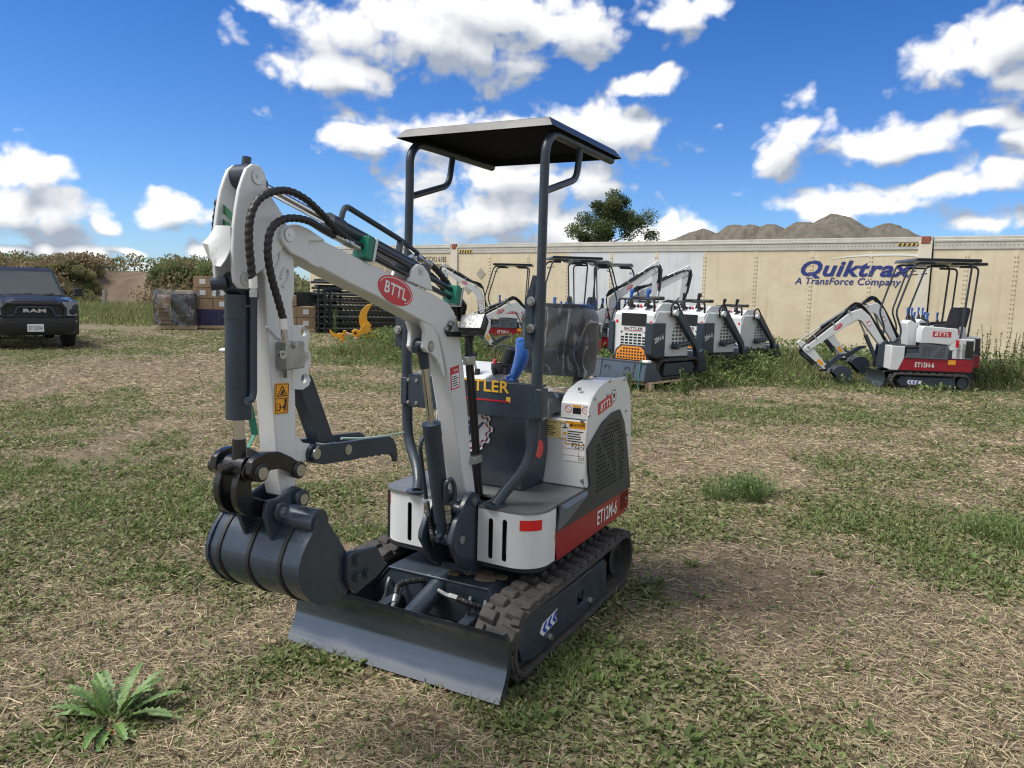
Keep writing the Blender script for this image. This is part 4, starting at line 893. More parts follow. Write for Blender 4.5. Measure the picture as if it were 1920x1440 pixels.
    q = MB(); A, B2 = L(779,479,y=YB-.01), L(806,497,y=YB-.01); q.cyl(A, A.lerp(B2,.3), .015, n=6).cyl(A.lerp(B2,.35), A.lerp(B2,.6), .012, n=14).cyl(A.lerp(B2,.6), B2, .014, n=14).cyl(L(775,490,y=YB-.01), L(772,480,y=YB-.01), .016); q.build('hose_fitting', STEEL, R)
    # hoses down the back of the boom
    q = MB()
    for k, dx in enumerate((0, 6)):
        q.tube(spline(Ls([(878+dx,615),(876+dx,660),(882+dx,740),(888+dx,820),(893+dx,900),(896+dx,930)], y=YB+.035-.02*k), 5), .0105, 8)
    hb = q.build('boom_hose', HOSE, R)
    q = MB()
    for u, v in ((880,676),(893,861)):
        c = L(u, v, y=YB+.055); q.box(c.x-.03,c.x+.03,c.y-.012,c.y+.012,c.z-.016,c.z+.016)
    q.build('hose_clamp', STEEL, hb, bevel=.002)
    # work lamp
    lp = Ls([(857,615),(862,591),(908,588),(912,590),(904,616),(898,619)], y=YB+.12); pc = L(885,603,y=YB+.12)
    a_, b_, c_, d_ = (L(u, v, x=q_) for u, v, q_ in ((858,617,.50),(864,590,.46),(912,588,.44),(903,617,.48)))
    cN = (b_-a_).cross(d_-a_).normalized(); cN = cN if cN.x > 0 else -cN
    q = MB().prism([a_,b_,c_,d_], -cN*.05); lh = q.build('work_lamp', BLACK, R, bevel=.006)
    m_ = (a_+b_+c_+d_)/4; q = MB().prism([m_+(p-m_)*.88+cN*.001 for p in (a_,b_,c_,d_)], cN*.002); q.build('lamp_lens', mat('lamp_reflector', (.33,.34,.35), .4, .35, bump=.5, bscale=60, var=.7, vscale=60), lh)
    q = MB(); p0 = L(838,625,y=YB+.046); p1 = L(838,606,y=YB+.046); br = Ls([(833,621),(843,601),(850,605),(842,622),(872,622),(876,632),(838,631)], y=YB+.042); q.prism(br, V(0,.006,0)); q.bar(L(872,627,y=YB+.045), m_-cN*.03-V(0,0,.035), .008, .03); wb = q.build('lamp_bracket', BLACKM, R, bevel=.001)
    q = MB()
    for u, v in ((844,608),(838,617),(873,627)): bolt(q, L(u,v,y=YB+.048), YV, .008, .009)
    q.build('bolt', STEEL, wb)
    # --- bucket cylinder
    PX = L(489,887,y=YB+.075); PX = V(PX.x, YB, PX.z); PBc = V(PB.x+.035, YB, PB.z+.0)
    PBc = L(446,531,y=YB); PBc = V(PBc.x, YB, PBc.z); PXc = L(449,873,y=YB); PXc = V(PXc.x, YB, PXc.z)
    d = (PXc-PBc).normalized(); tE = (L(447,785,y=YB)-PBc).dot(d)
    b = MB().cyl(PBc+d*.03, PBc+d*tE, .0345, n=28).ring(PBc+d*.085, PBc+d*.092, .0365, .03, 28).cyl(PBc+d*(tE-.012), PBc+d*tE, .0352, n=28).cyl(PBc-V(0,.03,0), PBc+V(0,.03,0), .031, n=24).cyl(PBc+V(.03,-.01,0), PBc+V(.06,-.035,-.005), .017, n=14)
    bk = b.build('bucket_cylinder', CHAR, R, ang=30)
    MB().cyl(PBc+d*(tE-.01), PXc-d*.02, .0155, n=20).build('piston_rod', CHROME, bk)
    MB().cyl(PXc-d*.075, PXc, .018, .022, n=20).cyl(PXc-V(0,.035,0), PXc+V(0,.035,0), .028, n=24).cyl(PXc, PXc+V(.055,-.015,0), .014, n=12).build('rod_eye', BLACK, bk, ang=30)
    q = MB().tube(fillet(Ls([(475,553),(475,640),(475,735),(472,750),(461,752)], y=YB+.045), .03, 6), .0105, 10).cyl(L(475,545,y=YB+.045), L(475,560,y=YB+.045), .013).bar(L(455,574,y=YB+.03), L(475,574,y=YB+.045), .012, .006); q.build('oil_pipe', CHAR, bk)
    # --- bucket linkage
    def link(yo, mt):
        oc = [(472,868),(480,858),(500,848),(525,847),(548,857),(564,868),(569,880),(566,892),(556,897),(548,893),(541,884),(525,879),(508,882),(498,894),(490,901),(478,900),(470,890)]
        P_ = [p+V(0,yo-.145,0) for p in Ls(oc, y=.145)]; b = MB().prism(P_, V(0,-.022,0))
        for u, v in ((489,887),(560,881)): c = L(u,v,y=.145)+V(0,yo-.145,0); b.cyl(c-V(0,.026,0), c+V(0,.006,0), .025, n=20)
        o = b.build('link', mt, R, bevel=.003); q = MB()
        for u, v in ((489,887),(560,881)): c = L(u,v,y=.145)+V(0,yo-.145+.0062,0); pin(q, c, YV, .017)
        if yo < 0: q = MB(); c = L(489,887,y=.145)+V(0,yo-.145-.03,0); q.cyl(c, c-V(0,.02,0), .02)
        q.build('pin', STEEL, o); return L(489,887,y=.145)
    pc = link(.145, BLACK); link(.012, BLACK)
    MB().cyl(V(pc.x,-.035,pc.z), V(pc.x,.13,pc.z), .021, n=18).ring(V(pc.x,.105,pc.z), V(pc.x,.112,pc.z), .03, .02, 18).build('link_pin', BLACK, R)
    # curved push arms from the cylinder pin to the bucket pin
    bp = L(523,959,y=.125); q = MB()
    for yo in (.02, .085):
        A = V(pc.x, yo, pc.z); B2 = V(bp.x, yo, bp.z); mid = (A+B2)/2+V(.035,0,-.012); pts = spline([A, A.lerp(mid,.6)+V(.018,0,-.0), mid+V(.006,0,-.02), B2], 6); rows = []
        for i, p in enumerate(pts):
            t = (pts[min(i+1, len(pts)-1)]-pts[max(i-1, 0)]).normalized(); nn = V(-t.z,0,t.x); w = .022+.007*math.sin(PI*i/(len(pts)-1)); rows.append([p+nn*w+V(0,.011,0), p-nn*w+V(0,.011,0), p-nn*w-V(0,.011,0), p+nn*w-V(0,.011,0)])
        q.loft(rows)
    q.cyl(V(bp.x,.01,bp.z), V(bp.x,.12,bp.z), .022, n=18); q.build('push_link', BLACK, R, bevel=.003)
    # --- bucket
    yl, yr = .25, -.11
    so_ = [(600,967),(607,968),(614,977),(634,1008),(650,1036),(656,1060),(655,1085),(652,1110),(641,1117),(617,1134),(599,1137),(583,1130),(568,1112),(560,1088),(560,1066),(566,1043),(574,1023),(587,999),(588,985),(592,973)]
    ps = Ls(so_, y=yl); BK = MB(); BK.prism(ps, V(0,-.012,0)); BK.prism([p+V(0,yr-yl,0) for p in ps], V(0,.012,0))
    sh = [L(*p, y=yl) for p in ((593,984),(588,1000),(577,1022),(569,1044),(563,1066),(563,1088),(571,1110),(585,1127),(600,1133),(617,1130),(640,1114),(661,1098))]
    shs = spline(sh, 3); cN = V(1.33,0,.66)
    inner = [p+(V(1.33,0,.66)-V(p.x,0,p.z)).normalized()*.008 for p in shs]
    BK.sheet([[V(p.x,y,p.z) for p in shs] for y in (yr+.004, yl-.004)], None)
    BK.sheet([[V(p.x,y,p.z) for p in inner] for y in (yr+.004, yl-.004)], None)
    tc = L(601,980,y=yl); BK.cyl(V(tc.x,yr-.004,tc.z), V(tc.x,yl-.004,tc.z), .036, n=24)
    bu = BK.build('bucket', mat('bucket_paint', (.042,.060,.088), .28, .35, coat=.3, var=.25, vscale=5, rvar=.1, bump=.06, bscale=40), R, ang=30)
    q = MB()
    for yc in (.175, .055, -.06):
        rows = []
        for i, p in enumerate(shs[1:28]):
            o_ = (V(p.x,0,p.z)-V(1.33,0,.66)).normalized(); rows.append([V(p.x,yc-.006,p.z)+o_*.000, V(p.x,yc-.006,p.z)+o_*.004, V(p.x,yc+.006,p.z)+o_*.004, V(p.x,yc+.006,p.z)+o_*.0])
        q.loft(rows)
    q.build('weld_seam', BLACKM, bu)
    cut = [(644,1041),(652,1033),(698,1022),(712,1049),(719,1054),(701,1077),(659,1111),(648,1098),(643,1086)]
    for yy, nd in ((yl+.001, 1), (yr-.019, 1)):
        P_ = [p+V(0,yy-yl,0) for p in Ls(cut, y=yl)]; c_ = MB().prism(P_, V(0,.018,0)).build('side_cutter', CHAR, bu, bevel=.004)
        q = MB()
        for u, v in ((659,1047),(658,1078),(677,1071)):
            p = L(u,v,y=yl)+V(0,yy-yl+(.018 if nd else 0),0); bolt(q, p, YV, .013, .012)
        q.build('bolt', CHAR, c_)
    for i in range(4):
        y = yr+.04+i*(yl-yr-.08)/3; A = L(655,1104,y=yl); B2 = L(712,1062,y=yl); q = MB()
        q.loft([[V(A.x+.05,y-.02,A.z+.012),V(A.x+.05,y+.02,A.z+.012),V(A.x+.05,y+.02,A.z-.014),V(A.x+.05,y-.02,A.z-.014)],[V(A.x-.04,y-.022,A.z+.022),V(A.x-.04,y+.022,A.z+.022),V(A.x-.04,y+.022,A.z-.008),V(A.x-.04,y-.022,A.z-.008)],[V(B2.x,y-.015,B2.z+.012),V(B2.x,y+.015,B2.z+.012),V(B2.x,y+.015,B2.z+.004),V(B2.x,y-.015,B2.z+.004)]]); q.build('tooth', CHAR, bu, bevel=.003)
    earp = [(499,951),(505,939),(523,934),(539,923),(554,912),(566,915),(572,930),(567,943),(554,951),(545,963),(536,975),(528,990),(515,1019),(507,1000),(497,968)]
    for yo in (.130, .028):
        P_ = [p+V(0,yo-.13,0) for p in Ls(earp, y=.13)]; q = MB().prism(P_, V(0,-.014,0))
        for u, v in ((523,959),(561,934)): c = L(u,v,y=.13)+V(0,yo-.13,0); q.cyl(c, c+V(0,.016,0), .027, n=20)
        e_ = q.build('bucket_ear', CHAR, bu, bevel=.003); q = MB()
        for u, v in ((523,959),(561,934)): c = L(u,v,y=.13)+V(0,yo-.13+.0162,0); pin(q, c, YV, .016)
        q.build('pin', STEEL, e_)
    pj = L(561,934,y=.13); MB().cyl(V(pj.x,.0,pj.z), V(pj.x,.128,pj.z), .024, n=18).build('bucket_pin', CHAR, R)
    # --- thumb
    th = [(592,846),(600,836),(620,833),(680,824),(730,818),(738,822),(743,834),(746,852),(745,866),(741,866),(738,856),(729,850),(724,853),(718,851),(712,855),(706,853),(699,857),(692,856),(660,863),(605,871),(592,868),(586,858)]
    for yo in (.125, .0):
        P_ = [p+V(0,yo-.125,0) for p in Ls(th, y=.125)]; t_ = MB().prism(P_, V(0,-.014,0)).build('thumb', CHAR, R, bevel=.002); q = MB()
        if yo > .1:
            for u, v in ((593,851),(652,843)): pin(q, L(u,v,y=.125), YV, .016)
            q.build('pin', STEEL, t_)
    q = MB(); a_ = L(576,847,y=.10); c = L(597,852,y=.125); q.cyl(V(c.x,.01,c.z), V(c.x,.112,c.z), .028, n=18); c = L(652,843,y=.125); q.cyl(V(c.x,.0,c.z), V(c.x,.11,c.z), .018, n=14); q.build('thumb_pivot', CHAR, R)
    tl = Ls([(562,728),(583,702),(588,712),(628,828),(612,832),(597,830)], y=YB+.022); MB().prism(tl, V(0,-.044,0)).build('thumb_link', CHAR, R, bevel=.002)
    # green shipping straps
    q = MB(); rows = []
    def strap(pts, w, name='strap'):
        q = MB(); r0, r1 = [], []
        for p in pts: r0.append(p); r1.append(p+V(0,0,-w))
        q.sheet([r0, r1], (.0012,0,0)); return q.build(name, GSTRAP2, R)
    strap([L(411,388,y=.022)+V(.004,0,0), L(417,379,y=.03)+V(.004,0,0), L(441,402,y=.10)+V(.004,0,0)], .024); strap([L(409,416,y=.022)+V(.004,0,0), L(416,408,y=.03)+V(.004,0,0), L(440,424,y=.10)+V(.004,0,0)], .022)
    q = MB(); q.bar(L(478,815,y=.0), L(414,928,y=-.05), .022, .002); q.bar(L(468,760,y=.02), L(478,815,y=.0), .02, .002); q.bar(L(440,900,y=.0), L(425,925,y=-.04), .02, .002); q.build('strap', GSTRAP, R)
    q = MB(); q.tube(spline([L(640,822,y=.06), L(680,822,y=.06), L(720,818,y=.0), L(757,811,y=-.25)], 6), .004, 6); q.build('strap', mat('pale_strap', (.35,.52,.45), .4), R)
    # plastic-wrapped white cover at the front of the arm head
    A = [L(u,v,y=.025)+V(.012,0,0) for u, v in ((409,424),(398,444),(386,456),(396,480),(410,498))]; B = [L(u,v,y=.10)+V(.012,0,0) for u, v in ((438,424),(439,446),(439,466),(430,486),(420,500))]
    MB().sheet([A, [a.lerp(c, .35)+V(.012,0,0) for a, c in zip(A, B)], [a.lerp(c, .7)+V(.008,0,0) for a, c in zip(A, B)], B], (-.004,0,0)).build('arm_guard', WHITE, am)
    return R
GSTRAP2 = mat('dark_green_strap', (.02,.10,.045), .45)
def gear_emblem(par, o, xd, yd, r, m0, m1, big=False):
    xd = Vector(xd).normalized(); yd = Vector(yd).normalized(); nd = xd.cross(yd); o = Vector(o)
    def gear(r0, r1, n=11):
        P_ = []
        for i in range(n):
            for k, (f, rr) in enumerate(((.0, r0), (.35, r0), (.5, r1), (.85, r1))):
                t = 2*PI*(i+f)/n; P_.append(o+xd*rr*math.cos(t)+yd*rr*math.sin(t))
        return P_
    b = MB().prism(gear(r*1.0, r*.84), nd*.001); e = b.build('gear_emblem', m0, par)
    b = MB(); b.prism([p+nd*.0012 for p in gear(r*.90, r*.76)], nd*.0005, holes=[[p+nd*.0012 for p in gear(r*.80, r*.67)]]); b.build('gear_rim', mat('maroon_decal', (.22,.01,.06), .4) if big else m1, e)
    if big:
        text('BY', e, o+nd*.0013, xd, yd, r*1.15, r*.75, m1, bold=.03, shear=.25)
        q = MB()
        for k in (-1, 0, 1): q.prism([o+nd*.0013+xd*(k*.25*r+a*r)+yd*c*r for a, c in ((-.22,-.62),(-.1,-.62),(.1,-.44),(-.02,-.44))], nd*.0004)
        q.build('road_mark', m1, e)
    else:
        b = MB().prism(ellipse_pts(o+nd*.0012, xd, yd, r*.35, r*.35, 16), nd*.0006); b.build('gear_hub', m1, e)
EXC = build_main()
# ------------------------------------------------------------------ ground and terrain
def vnoise(x, y, seed=0):
    xi = np.floor(x).astype(np.int64); yi = np.floor(y).astype(np.int64); fx = x-xi; fy = y-yi
    def h(a, b):
        n = (a*374761393+b*668265263+seed*974634777) & 0x7fffffff; n = ((n ^ (n >> 13))*1274126177) & 0x7fffffff; n = n ^ (n >> 16); return (n & 0xffff)/65535.0
    u = fx*fx*(3-2*fx); v = fy*fy*(3-2*fy)
    return (h(xi,yi)*(1-u)+h(xi+1,yi)*u)*(1-v)+(h(xi,yi+1)*(1-u)+h(xi+1,yi+1)*u)*v
def fbm(x, y, sc, oc=4, seed=0):
    a = 0; w = 1; t = 0; x = x/sc; y = y/sc
    for i in range(oc): a = a+vnoise(x, y, seed+i*17)*w; t += w; w *= .5; x = x*2.03+7.1; y = y*2.03+3.3
    return a/t
def P2(l): return [(gpt(u, v).x, gpt(u, v).y, r, s) for u, v, r, s in l]
GREENP = P2([(230,870,.7,.45),(430,930,.6,.4),(600,930,.45,.55),(150,965,.45,.35),(300,1000,.45,.35),(1400,905,.38,.7),(1262,985,.42,.5),(1340,960,.5,.35),(1890,1010,.45,.55),(1850,1080,.35,.3),
 (90,1395,.3,.55),(230,1335,.26,.4),(400,1310,.3,.25),(1200,1160,.3,.3),(1400,1250,.25,.25),(1090,1330,.4,.1),(1330,1340,.3,.12),(1600,1350,.3,.15),(1040,1410,.45,.05),(90,1050,.4,.35),(480,1180,.25,.25),(300,790,.9,.2),
 (720,1290,.2,.3),(960,1360,.3,.3),(1530,1020,.4,.3),(1680,870,.8,.3),(1560,800,.9,.3),(1700,980,.6,.3),(240,730,.9,.4),(1300,760,.8,.45),(300,1080,.4,.3),(250,1160,.25,.2)])
DIRTP = P2([(1480,1070,.42,.6),(1340,1110,.3,.5),(60,905,.8,.5),(40,1140,.6,.4),(610,1010,.4,.45),(1650,1190,.8,.45),(1780,1290,.7,.3),(420,800,1.2,.4),(640,1050,.35,.4),(1250,860,.6,.35),(420,690,2.2,.35),(560,1420,.25,.5),(850,1390,.35,.3),(1330,850,.7,.3),(150,690,2,.35),(900,1450,.4,.4),(1530,1140,.5,.4),(180,1240,.35,.3),(300,1410,.2,.3),(1760,880,.7,.35)])
def blobs(x, y, L_):
    a = np.zeros_like(x)
    for (px, py, r, s) in L_: a = a+s*np.exp(-((x-px)**2+((y-py)*.8)**2)/(r*r))
    return a
def tall(x, y):                              # where the uncut growth stands
    e = fbm(x, y, 2.2, 3, 91)-.5
    r = np.clip((y-(11.35+.09*np.maximum(x,0))+e*2.4)/1.4, 0, 1)*np.clip((x-.4+e)/1.0, 0, 1)
    m = np.clip((y-13.8+e*3)/2, 0, 1)*np.clip((x+4.6+e*1.5)/1.2, 0, 1)*np.clip((1.2-x)/.8, 0, 1)
    l = np.clip((y-27+e*3)/4, 0, 1)*np.clip((-4.6-x)/1.0, 0, 1)
    return np.maximum(np.maximum(r, m), l)
def green(x, y):
    g = fbm(x, y, 1.6, 4, 5)*.55+fbm(x, y, .4, 3, 23)*.45
    return np.clip((g-.5)*3.6+.36+.72*blobs(x, y, GREENP)-blobs(x, y, DIRTP)*.9+.45*tall(x, y)+.06*np.clip((y-5)/6, 0, 1), 0, 1)
def dirt(x, y):
    d = fbm(x, y, .9, 4, 41)
    return np.clip((d-.55)*2.5+blobs(x, y, DIRTP)*.9-.6*tall(x, y), 0, 1)
def gz(x, y): 
    return (fbm(x, y, .5, 3, 61)-.5)*.022*np.clip((np.hypot(x, y)-1)/2, 0, 1)*np.clip(1-np.hypot(x-MO.x, y-MO.y)/1.0, 0, 1)*0+(fbm(x, y, .28, 3, 71)-.5)*.02+(fbm(x, y, .11, 3, 73)-.5)*.02
def attr_mat(name, rough=.75, trans=0.0, bump=0.0, detail=False):
    M = bpy.data.materials.new(name); M.use_nodes = True; nt = M.node_tree; N = nt.nodes; K = nt.links; b = N['Principled BSDF']; b.inputs['Roughness'].default_value = rough; b.inputs['Specular IOR Level'].default_value = .25
    a = N.new('ShaderNodeAttribute'); a.attribute_name = 'Col'; src = a.outputs['Color']
    tc = N.new('ShaderNodeTexCoord')
    if detail:
        mixs = src
        for sc, lo, hi, det in ((55, .55, 1.45, 8), (7, .8, 1.2, 4)):
            n = N.new('ShaderNodeTexNoise'); n.inputs['Scale'].default_value = sc; n.inputs['Detail'].default_value = det; n.inputs['Roughness'].default_value = .7; K.new(tc.outputs['Object'], n.inputs['Vector'])
            r = N.new('ShaderNodeMapRange'); r.inputs[1].default_value = .3; r.inputs[2].default_value = .7; r.inputs[3].default_value = lo; r.inputs[4].default_value = hi; K.new(n.outputs['Fac'], r.inputs[0])
            vm = N.new('ShaderNodeVectorMath'); vm.operation = 'SCALE'; K.new(mixs, vm.inputs[0]); K.new(r.outputs[0], vm.inputs['Scale']); mixs = vm.outputs[0]
        src = mixs
    K.new(src, b.inputs['Base Color'])
    if bump:
        n = N.new('ShaderNodeTexNoise'); n.inputs['Scale'].default_value = 45; n.inputs['Detail'].default_value = 8; K.new(tc.outputs['Object'], n.inputs['Vector'])
        bp = N.new('ShaderNodeBump'); bp.inputs['Strength'].default_value = bump; bp.inputs['Distance'].default_value = .03; K.new(n.outputs['Fac'], bp.inputs['Height']); K.new(bp.outputs[0], b.inputs['Normal'])
    if trans:
        t = N.new('ShaderNodeBsdfTranslucent'); K.new(src, t.inputs['Color']); mx = N.new('ShaderNodeMixShader'); mx.inputs[0].default_value = trans
        out = N['Material Output']; K.new(b.outputs[0], mx.inputs[1]); K.new(t.outputs[0], mx.inputs[2]); K.new(mx.outputs[0], out.inputs[0])
    return M
def np_mesh(name, co, loops, starts, colr=None, mt=None, parent=None, smooth=False):
    me = bpy.data.meshes.new(name); me.vertices.add(len(co)); me.vertices.foreach_set('co', np.ascontiguousarray(co, dtype=np.float32).ravel())
    me.loops.add(len(loops)); me.loops.foreach_set('vertex_index', np.ascontiguousarray(loops, dtype=np.int32)); me.polygons.add(len(starts)); me.polygons.foreach_set('loop_start', np.ascontiguousarray(starts, dtype=np.int32))
    me.update(calc_edges=True); me.validate()
    if colr is not None:
        at = me.color_attributes.new('Col', 'FLOAT_COLOR', 'POINT'); c4 = np.ones((len(co), 4), np.float32); c4[:, :3] = colr; at.data.foreach_set('color', c4.ravel())
    if smooth: me.shade_smooth()
    o = bpy.data.objects.new(name, me); COL.objects.link(o)
    if mt: me.materials.append(mt)
    if parent is not None: o.parent = parent
    return o
def grid_faces(nr, nc):
    i = np.arange(nr-1)[:, None]*nc+np.arange(nc-1)[None, :]; q = np.stack([i, i+1, i+nc+1, i+nc], -1).reshape(-1, 4); return q.ravel(), np.arange(len(q))*4
C_DIRT = np.array((.168,.124,.084)); C_STRAW = np.array((.205,.160,.110)); C_GRN = np.array((.125,.128,.070))
def ground_col(x, y):
    g = green(x, y)[..., None]; d = dirt(x, y)[..., None]; v = (fbm(x, y, .15, 3, 77)[..., None]-.5)*.5+1
    c = C_STRAW*(1-d)+C_DIRT*d; c = c*(1-g*.85)+C_GRN*g*.85; return c*v
rr = np.concatenate([[.05], np.geomspace(.6, 34, 330), np.geomspace(36, 900, 40)])
th = np.concatenate([np.linspace(-60, 60, 460), np.linspace(63, 297, 79), [300]])*PI/180
RR, TH = np.meshgrid(rr, th, indexing='ij'); GX = RR*np.sin(TH); GY = RR*np.cos(TH); GZ = gz(GX, GY)*np.clip(1-RR/40, 0, 1)
lp, st_ = grid_faces(*RR.shape)
gcol = ground_col(GX.ravel(), GY.ravel())
ground = np_mesh('ground', np.stack([GX.ravel(), GY.ravel(), GZ.ravel()], 1), lp, st_, gcol, attr_mat('soil_and_thatch', .95, bump=.9, detail=True), smooth=True); tag(ground, kind='structure')
# berm on the left
def hillz(X, Y):
    base = 34.5+.05*(X+20); ramp = np.exp(-((X+19.4)/1.9)**4); H = 1.62+.35*np.exp(-((X+19.4)/3.4)**2)+.35*fbm(X, Y, 3, 3, 3)-.1*ramp
    k = np.clip((Y-base)/(3.4+3.6*ramp), 0, 1); k = k*k*(3-2*k); return H*k*np.clip((-9.2-X)/4, 0, 1)+(fbm(X, Y, .8, 3, 9)-.5)*.35*k-.05, base, ramp, k
def berm():
    xs = np.linspace(-75, -7.5, 150); ss = np.linspace(0, 1, 44); X, S = np.meshgrid(xs, ss, indexing='ij'); Y = 34.5+.05*(X+20)+S**1.7*70
    Z, base, ramp, k = hillz(X, Y); lp, st_ = grid_faces(*X.shape); br = np.clip(ramp*1.5, 0, 1)[..., None]*np.clip(1-(Y-base-7.6)/.8, 0, 1)[..., None]
    rut = .6+.7*np.abs(np.sin((X+.25*(Y-base))*2.3+fbm(X, Y, 2, 3, 33)*3))[..., None]; col = np.array((.15,.155,.075))*(1-br)+np.array((.155,.115,.082))*br*rut
    o = np_mesh('hill', np.stack([X, Y, Z], -1).reshape(-1, 3), lp, st_, col.reshape(-1, 3), attr_mat('hill_soil', .95, bump=1.0, detail=True), smooth=True); tag(o, kind='structure')
berm()
# ------------------------------------------------------------------ leaves, blades and straw as masses
LEAFM = attr_mat('grass_blades', .6, trans=.35); STRAWM = attr_mat('dry_straw', .8, trans=.1)
def blades(name, p, hd, ln, wd, lean, bend, col, mt, roll=None):
    """p base points, hd heading, ln length, wd width, lean 0 upright..1 flat, bend extra lean at the tip"""
    n = len(p); l1 = np.clip(lean, 0, 1); l2 = np.clip(lean+bend, 0, 1.15)
    h = np.stack([np.cos(hd), np.sin(hd), np.zeros(n)], 1); z = np.array((0, 0, 1.0))
    d1 = h*np.sin(l1*PI/2)[:, None]+z*np.cos(l1*PI/2)[:, None]; d2 = h*np.sin(l2*PI/2)[:, None]+z*np.cos(l2*PI/2)[:, None]
    s = np.stack([-np.sin(hd), np.cos(hd), np.zeros(n)], 1)
    if roll is not None: s = s*np.cos(roll)[:, None]+np.cross(d1, s)*np.sin(roll)[:, None]
    w = wd[:, None]*.5; m1 = p+d1*(ln*.55)[:, None]; tp = m1+d2*(ln*.45)[:, None]
    co = np.stack([p-s*w*.8, p+s*w*.8, m1+s*w, m1-s*w, tp], 1).reshape(-1, 3)
    b = np.arange(n)*5; lo = np.stack([b, b+1, b+2, b+3, b+3, b+2, b+4], 1).ravel(); st_ = np.stack([np.arange(n)*7, np.arange(n)*7+4], 1).ravel()
    sh = np.array((.75, .75, 1, 1, 1.08))[None, :, None]; c = (col[:, None, :]*np.ones_like(sh)).reshape(-1, 3)
    return np_mesh(name, co, lo, st_, c, mt)
def leaves(name, p, hd, ln, wd, lean, col, mt, parent=None, roll=None):
    n = len(p); h = np.stack([np.cos(hd), np.sin(hd), np.zeros(n)], 1); d = h*np.sin(lean*PI/2)[:, None]+np.array((0,0,1.0))*np.cos(lean*PI/2)[:, None]; s = np.stack([-np.sin(hd), np.cos(hd), np.zeros(n)], 1)
    if roll is not None: s = s*np.cos(roll)[:, None]+np.cross(d, s)*np.sin(roll)[:, None]
    w = wd[:, None]*.5; L_ = ln[:, None]; up = np.cross(d, s)*w*.35
    co = np.stack([p, p+d*L_*.35+s*w+up, p+d*L_*.7+s*w*.8+up, p+d*L_-up, p+d*L_*.7-s*w*.8+up, p+d*L_*.35-s*w+up], 1).reshape(-1, 3)
    b = np.arange(n)*6; lo = np.stack([b, b+1, b+2, b+3, b, b+3, b+4, b+5], 1).ravel(); st_ = np.arange(n*2)*4
    return np_mesh(name, co, lo, st_, np.repeat(col, 6, 0), mt, parent)
def scatter(n, r0, r1, half=58, acc=None, power=0.0):
    out = []
    tot = 0
    while tot < n:
        m_ = n*2; t = RNG.random(m_); r = np.exp(np.log(r0)+t*(np.log(r1)-np.log(r0))); a = (RNG.random(m_)*2-1)*half*PI/180; x = r*np.sin(a); y = r*np.cos(a)
        if acc is not None: k = RNG.random(m_) < acc(x, y); x, y = x[k], y[k]
        out.append(np.stack([x, y], 1)); tot += len(x)
    q = np.concatenate(out)[:n]; return np.stack([q[:, 0], q[:, 1], gz(q[:, 0], q[:, 1])*np.clip(1-np.hypot(q[:, 0], q[:, 1])/40, 0, 1)], 1)
def inmach(x, y):                            # keep blades out from under the tracks
    dx, dy = x-MO.x, y-MO.y; a = dx*MF.x+dy*MF.y; b = dx*ML.x+dy*ML.y
    return ((np.abs(b) > .29) & (np.abs(b) < .50) & (a > -.66) & (a < .64)) | ((np.abs(b) < .48) & (a > .64) & (a < .74))
def cmix(pal, n, var=.18):
    pal = np.array(pal); i = RNG.integers(0, len(pal), n); return pal[i]*(1+(RNG.random((n, 1))*2-1)*var)
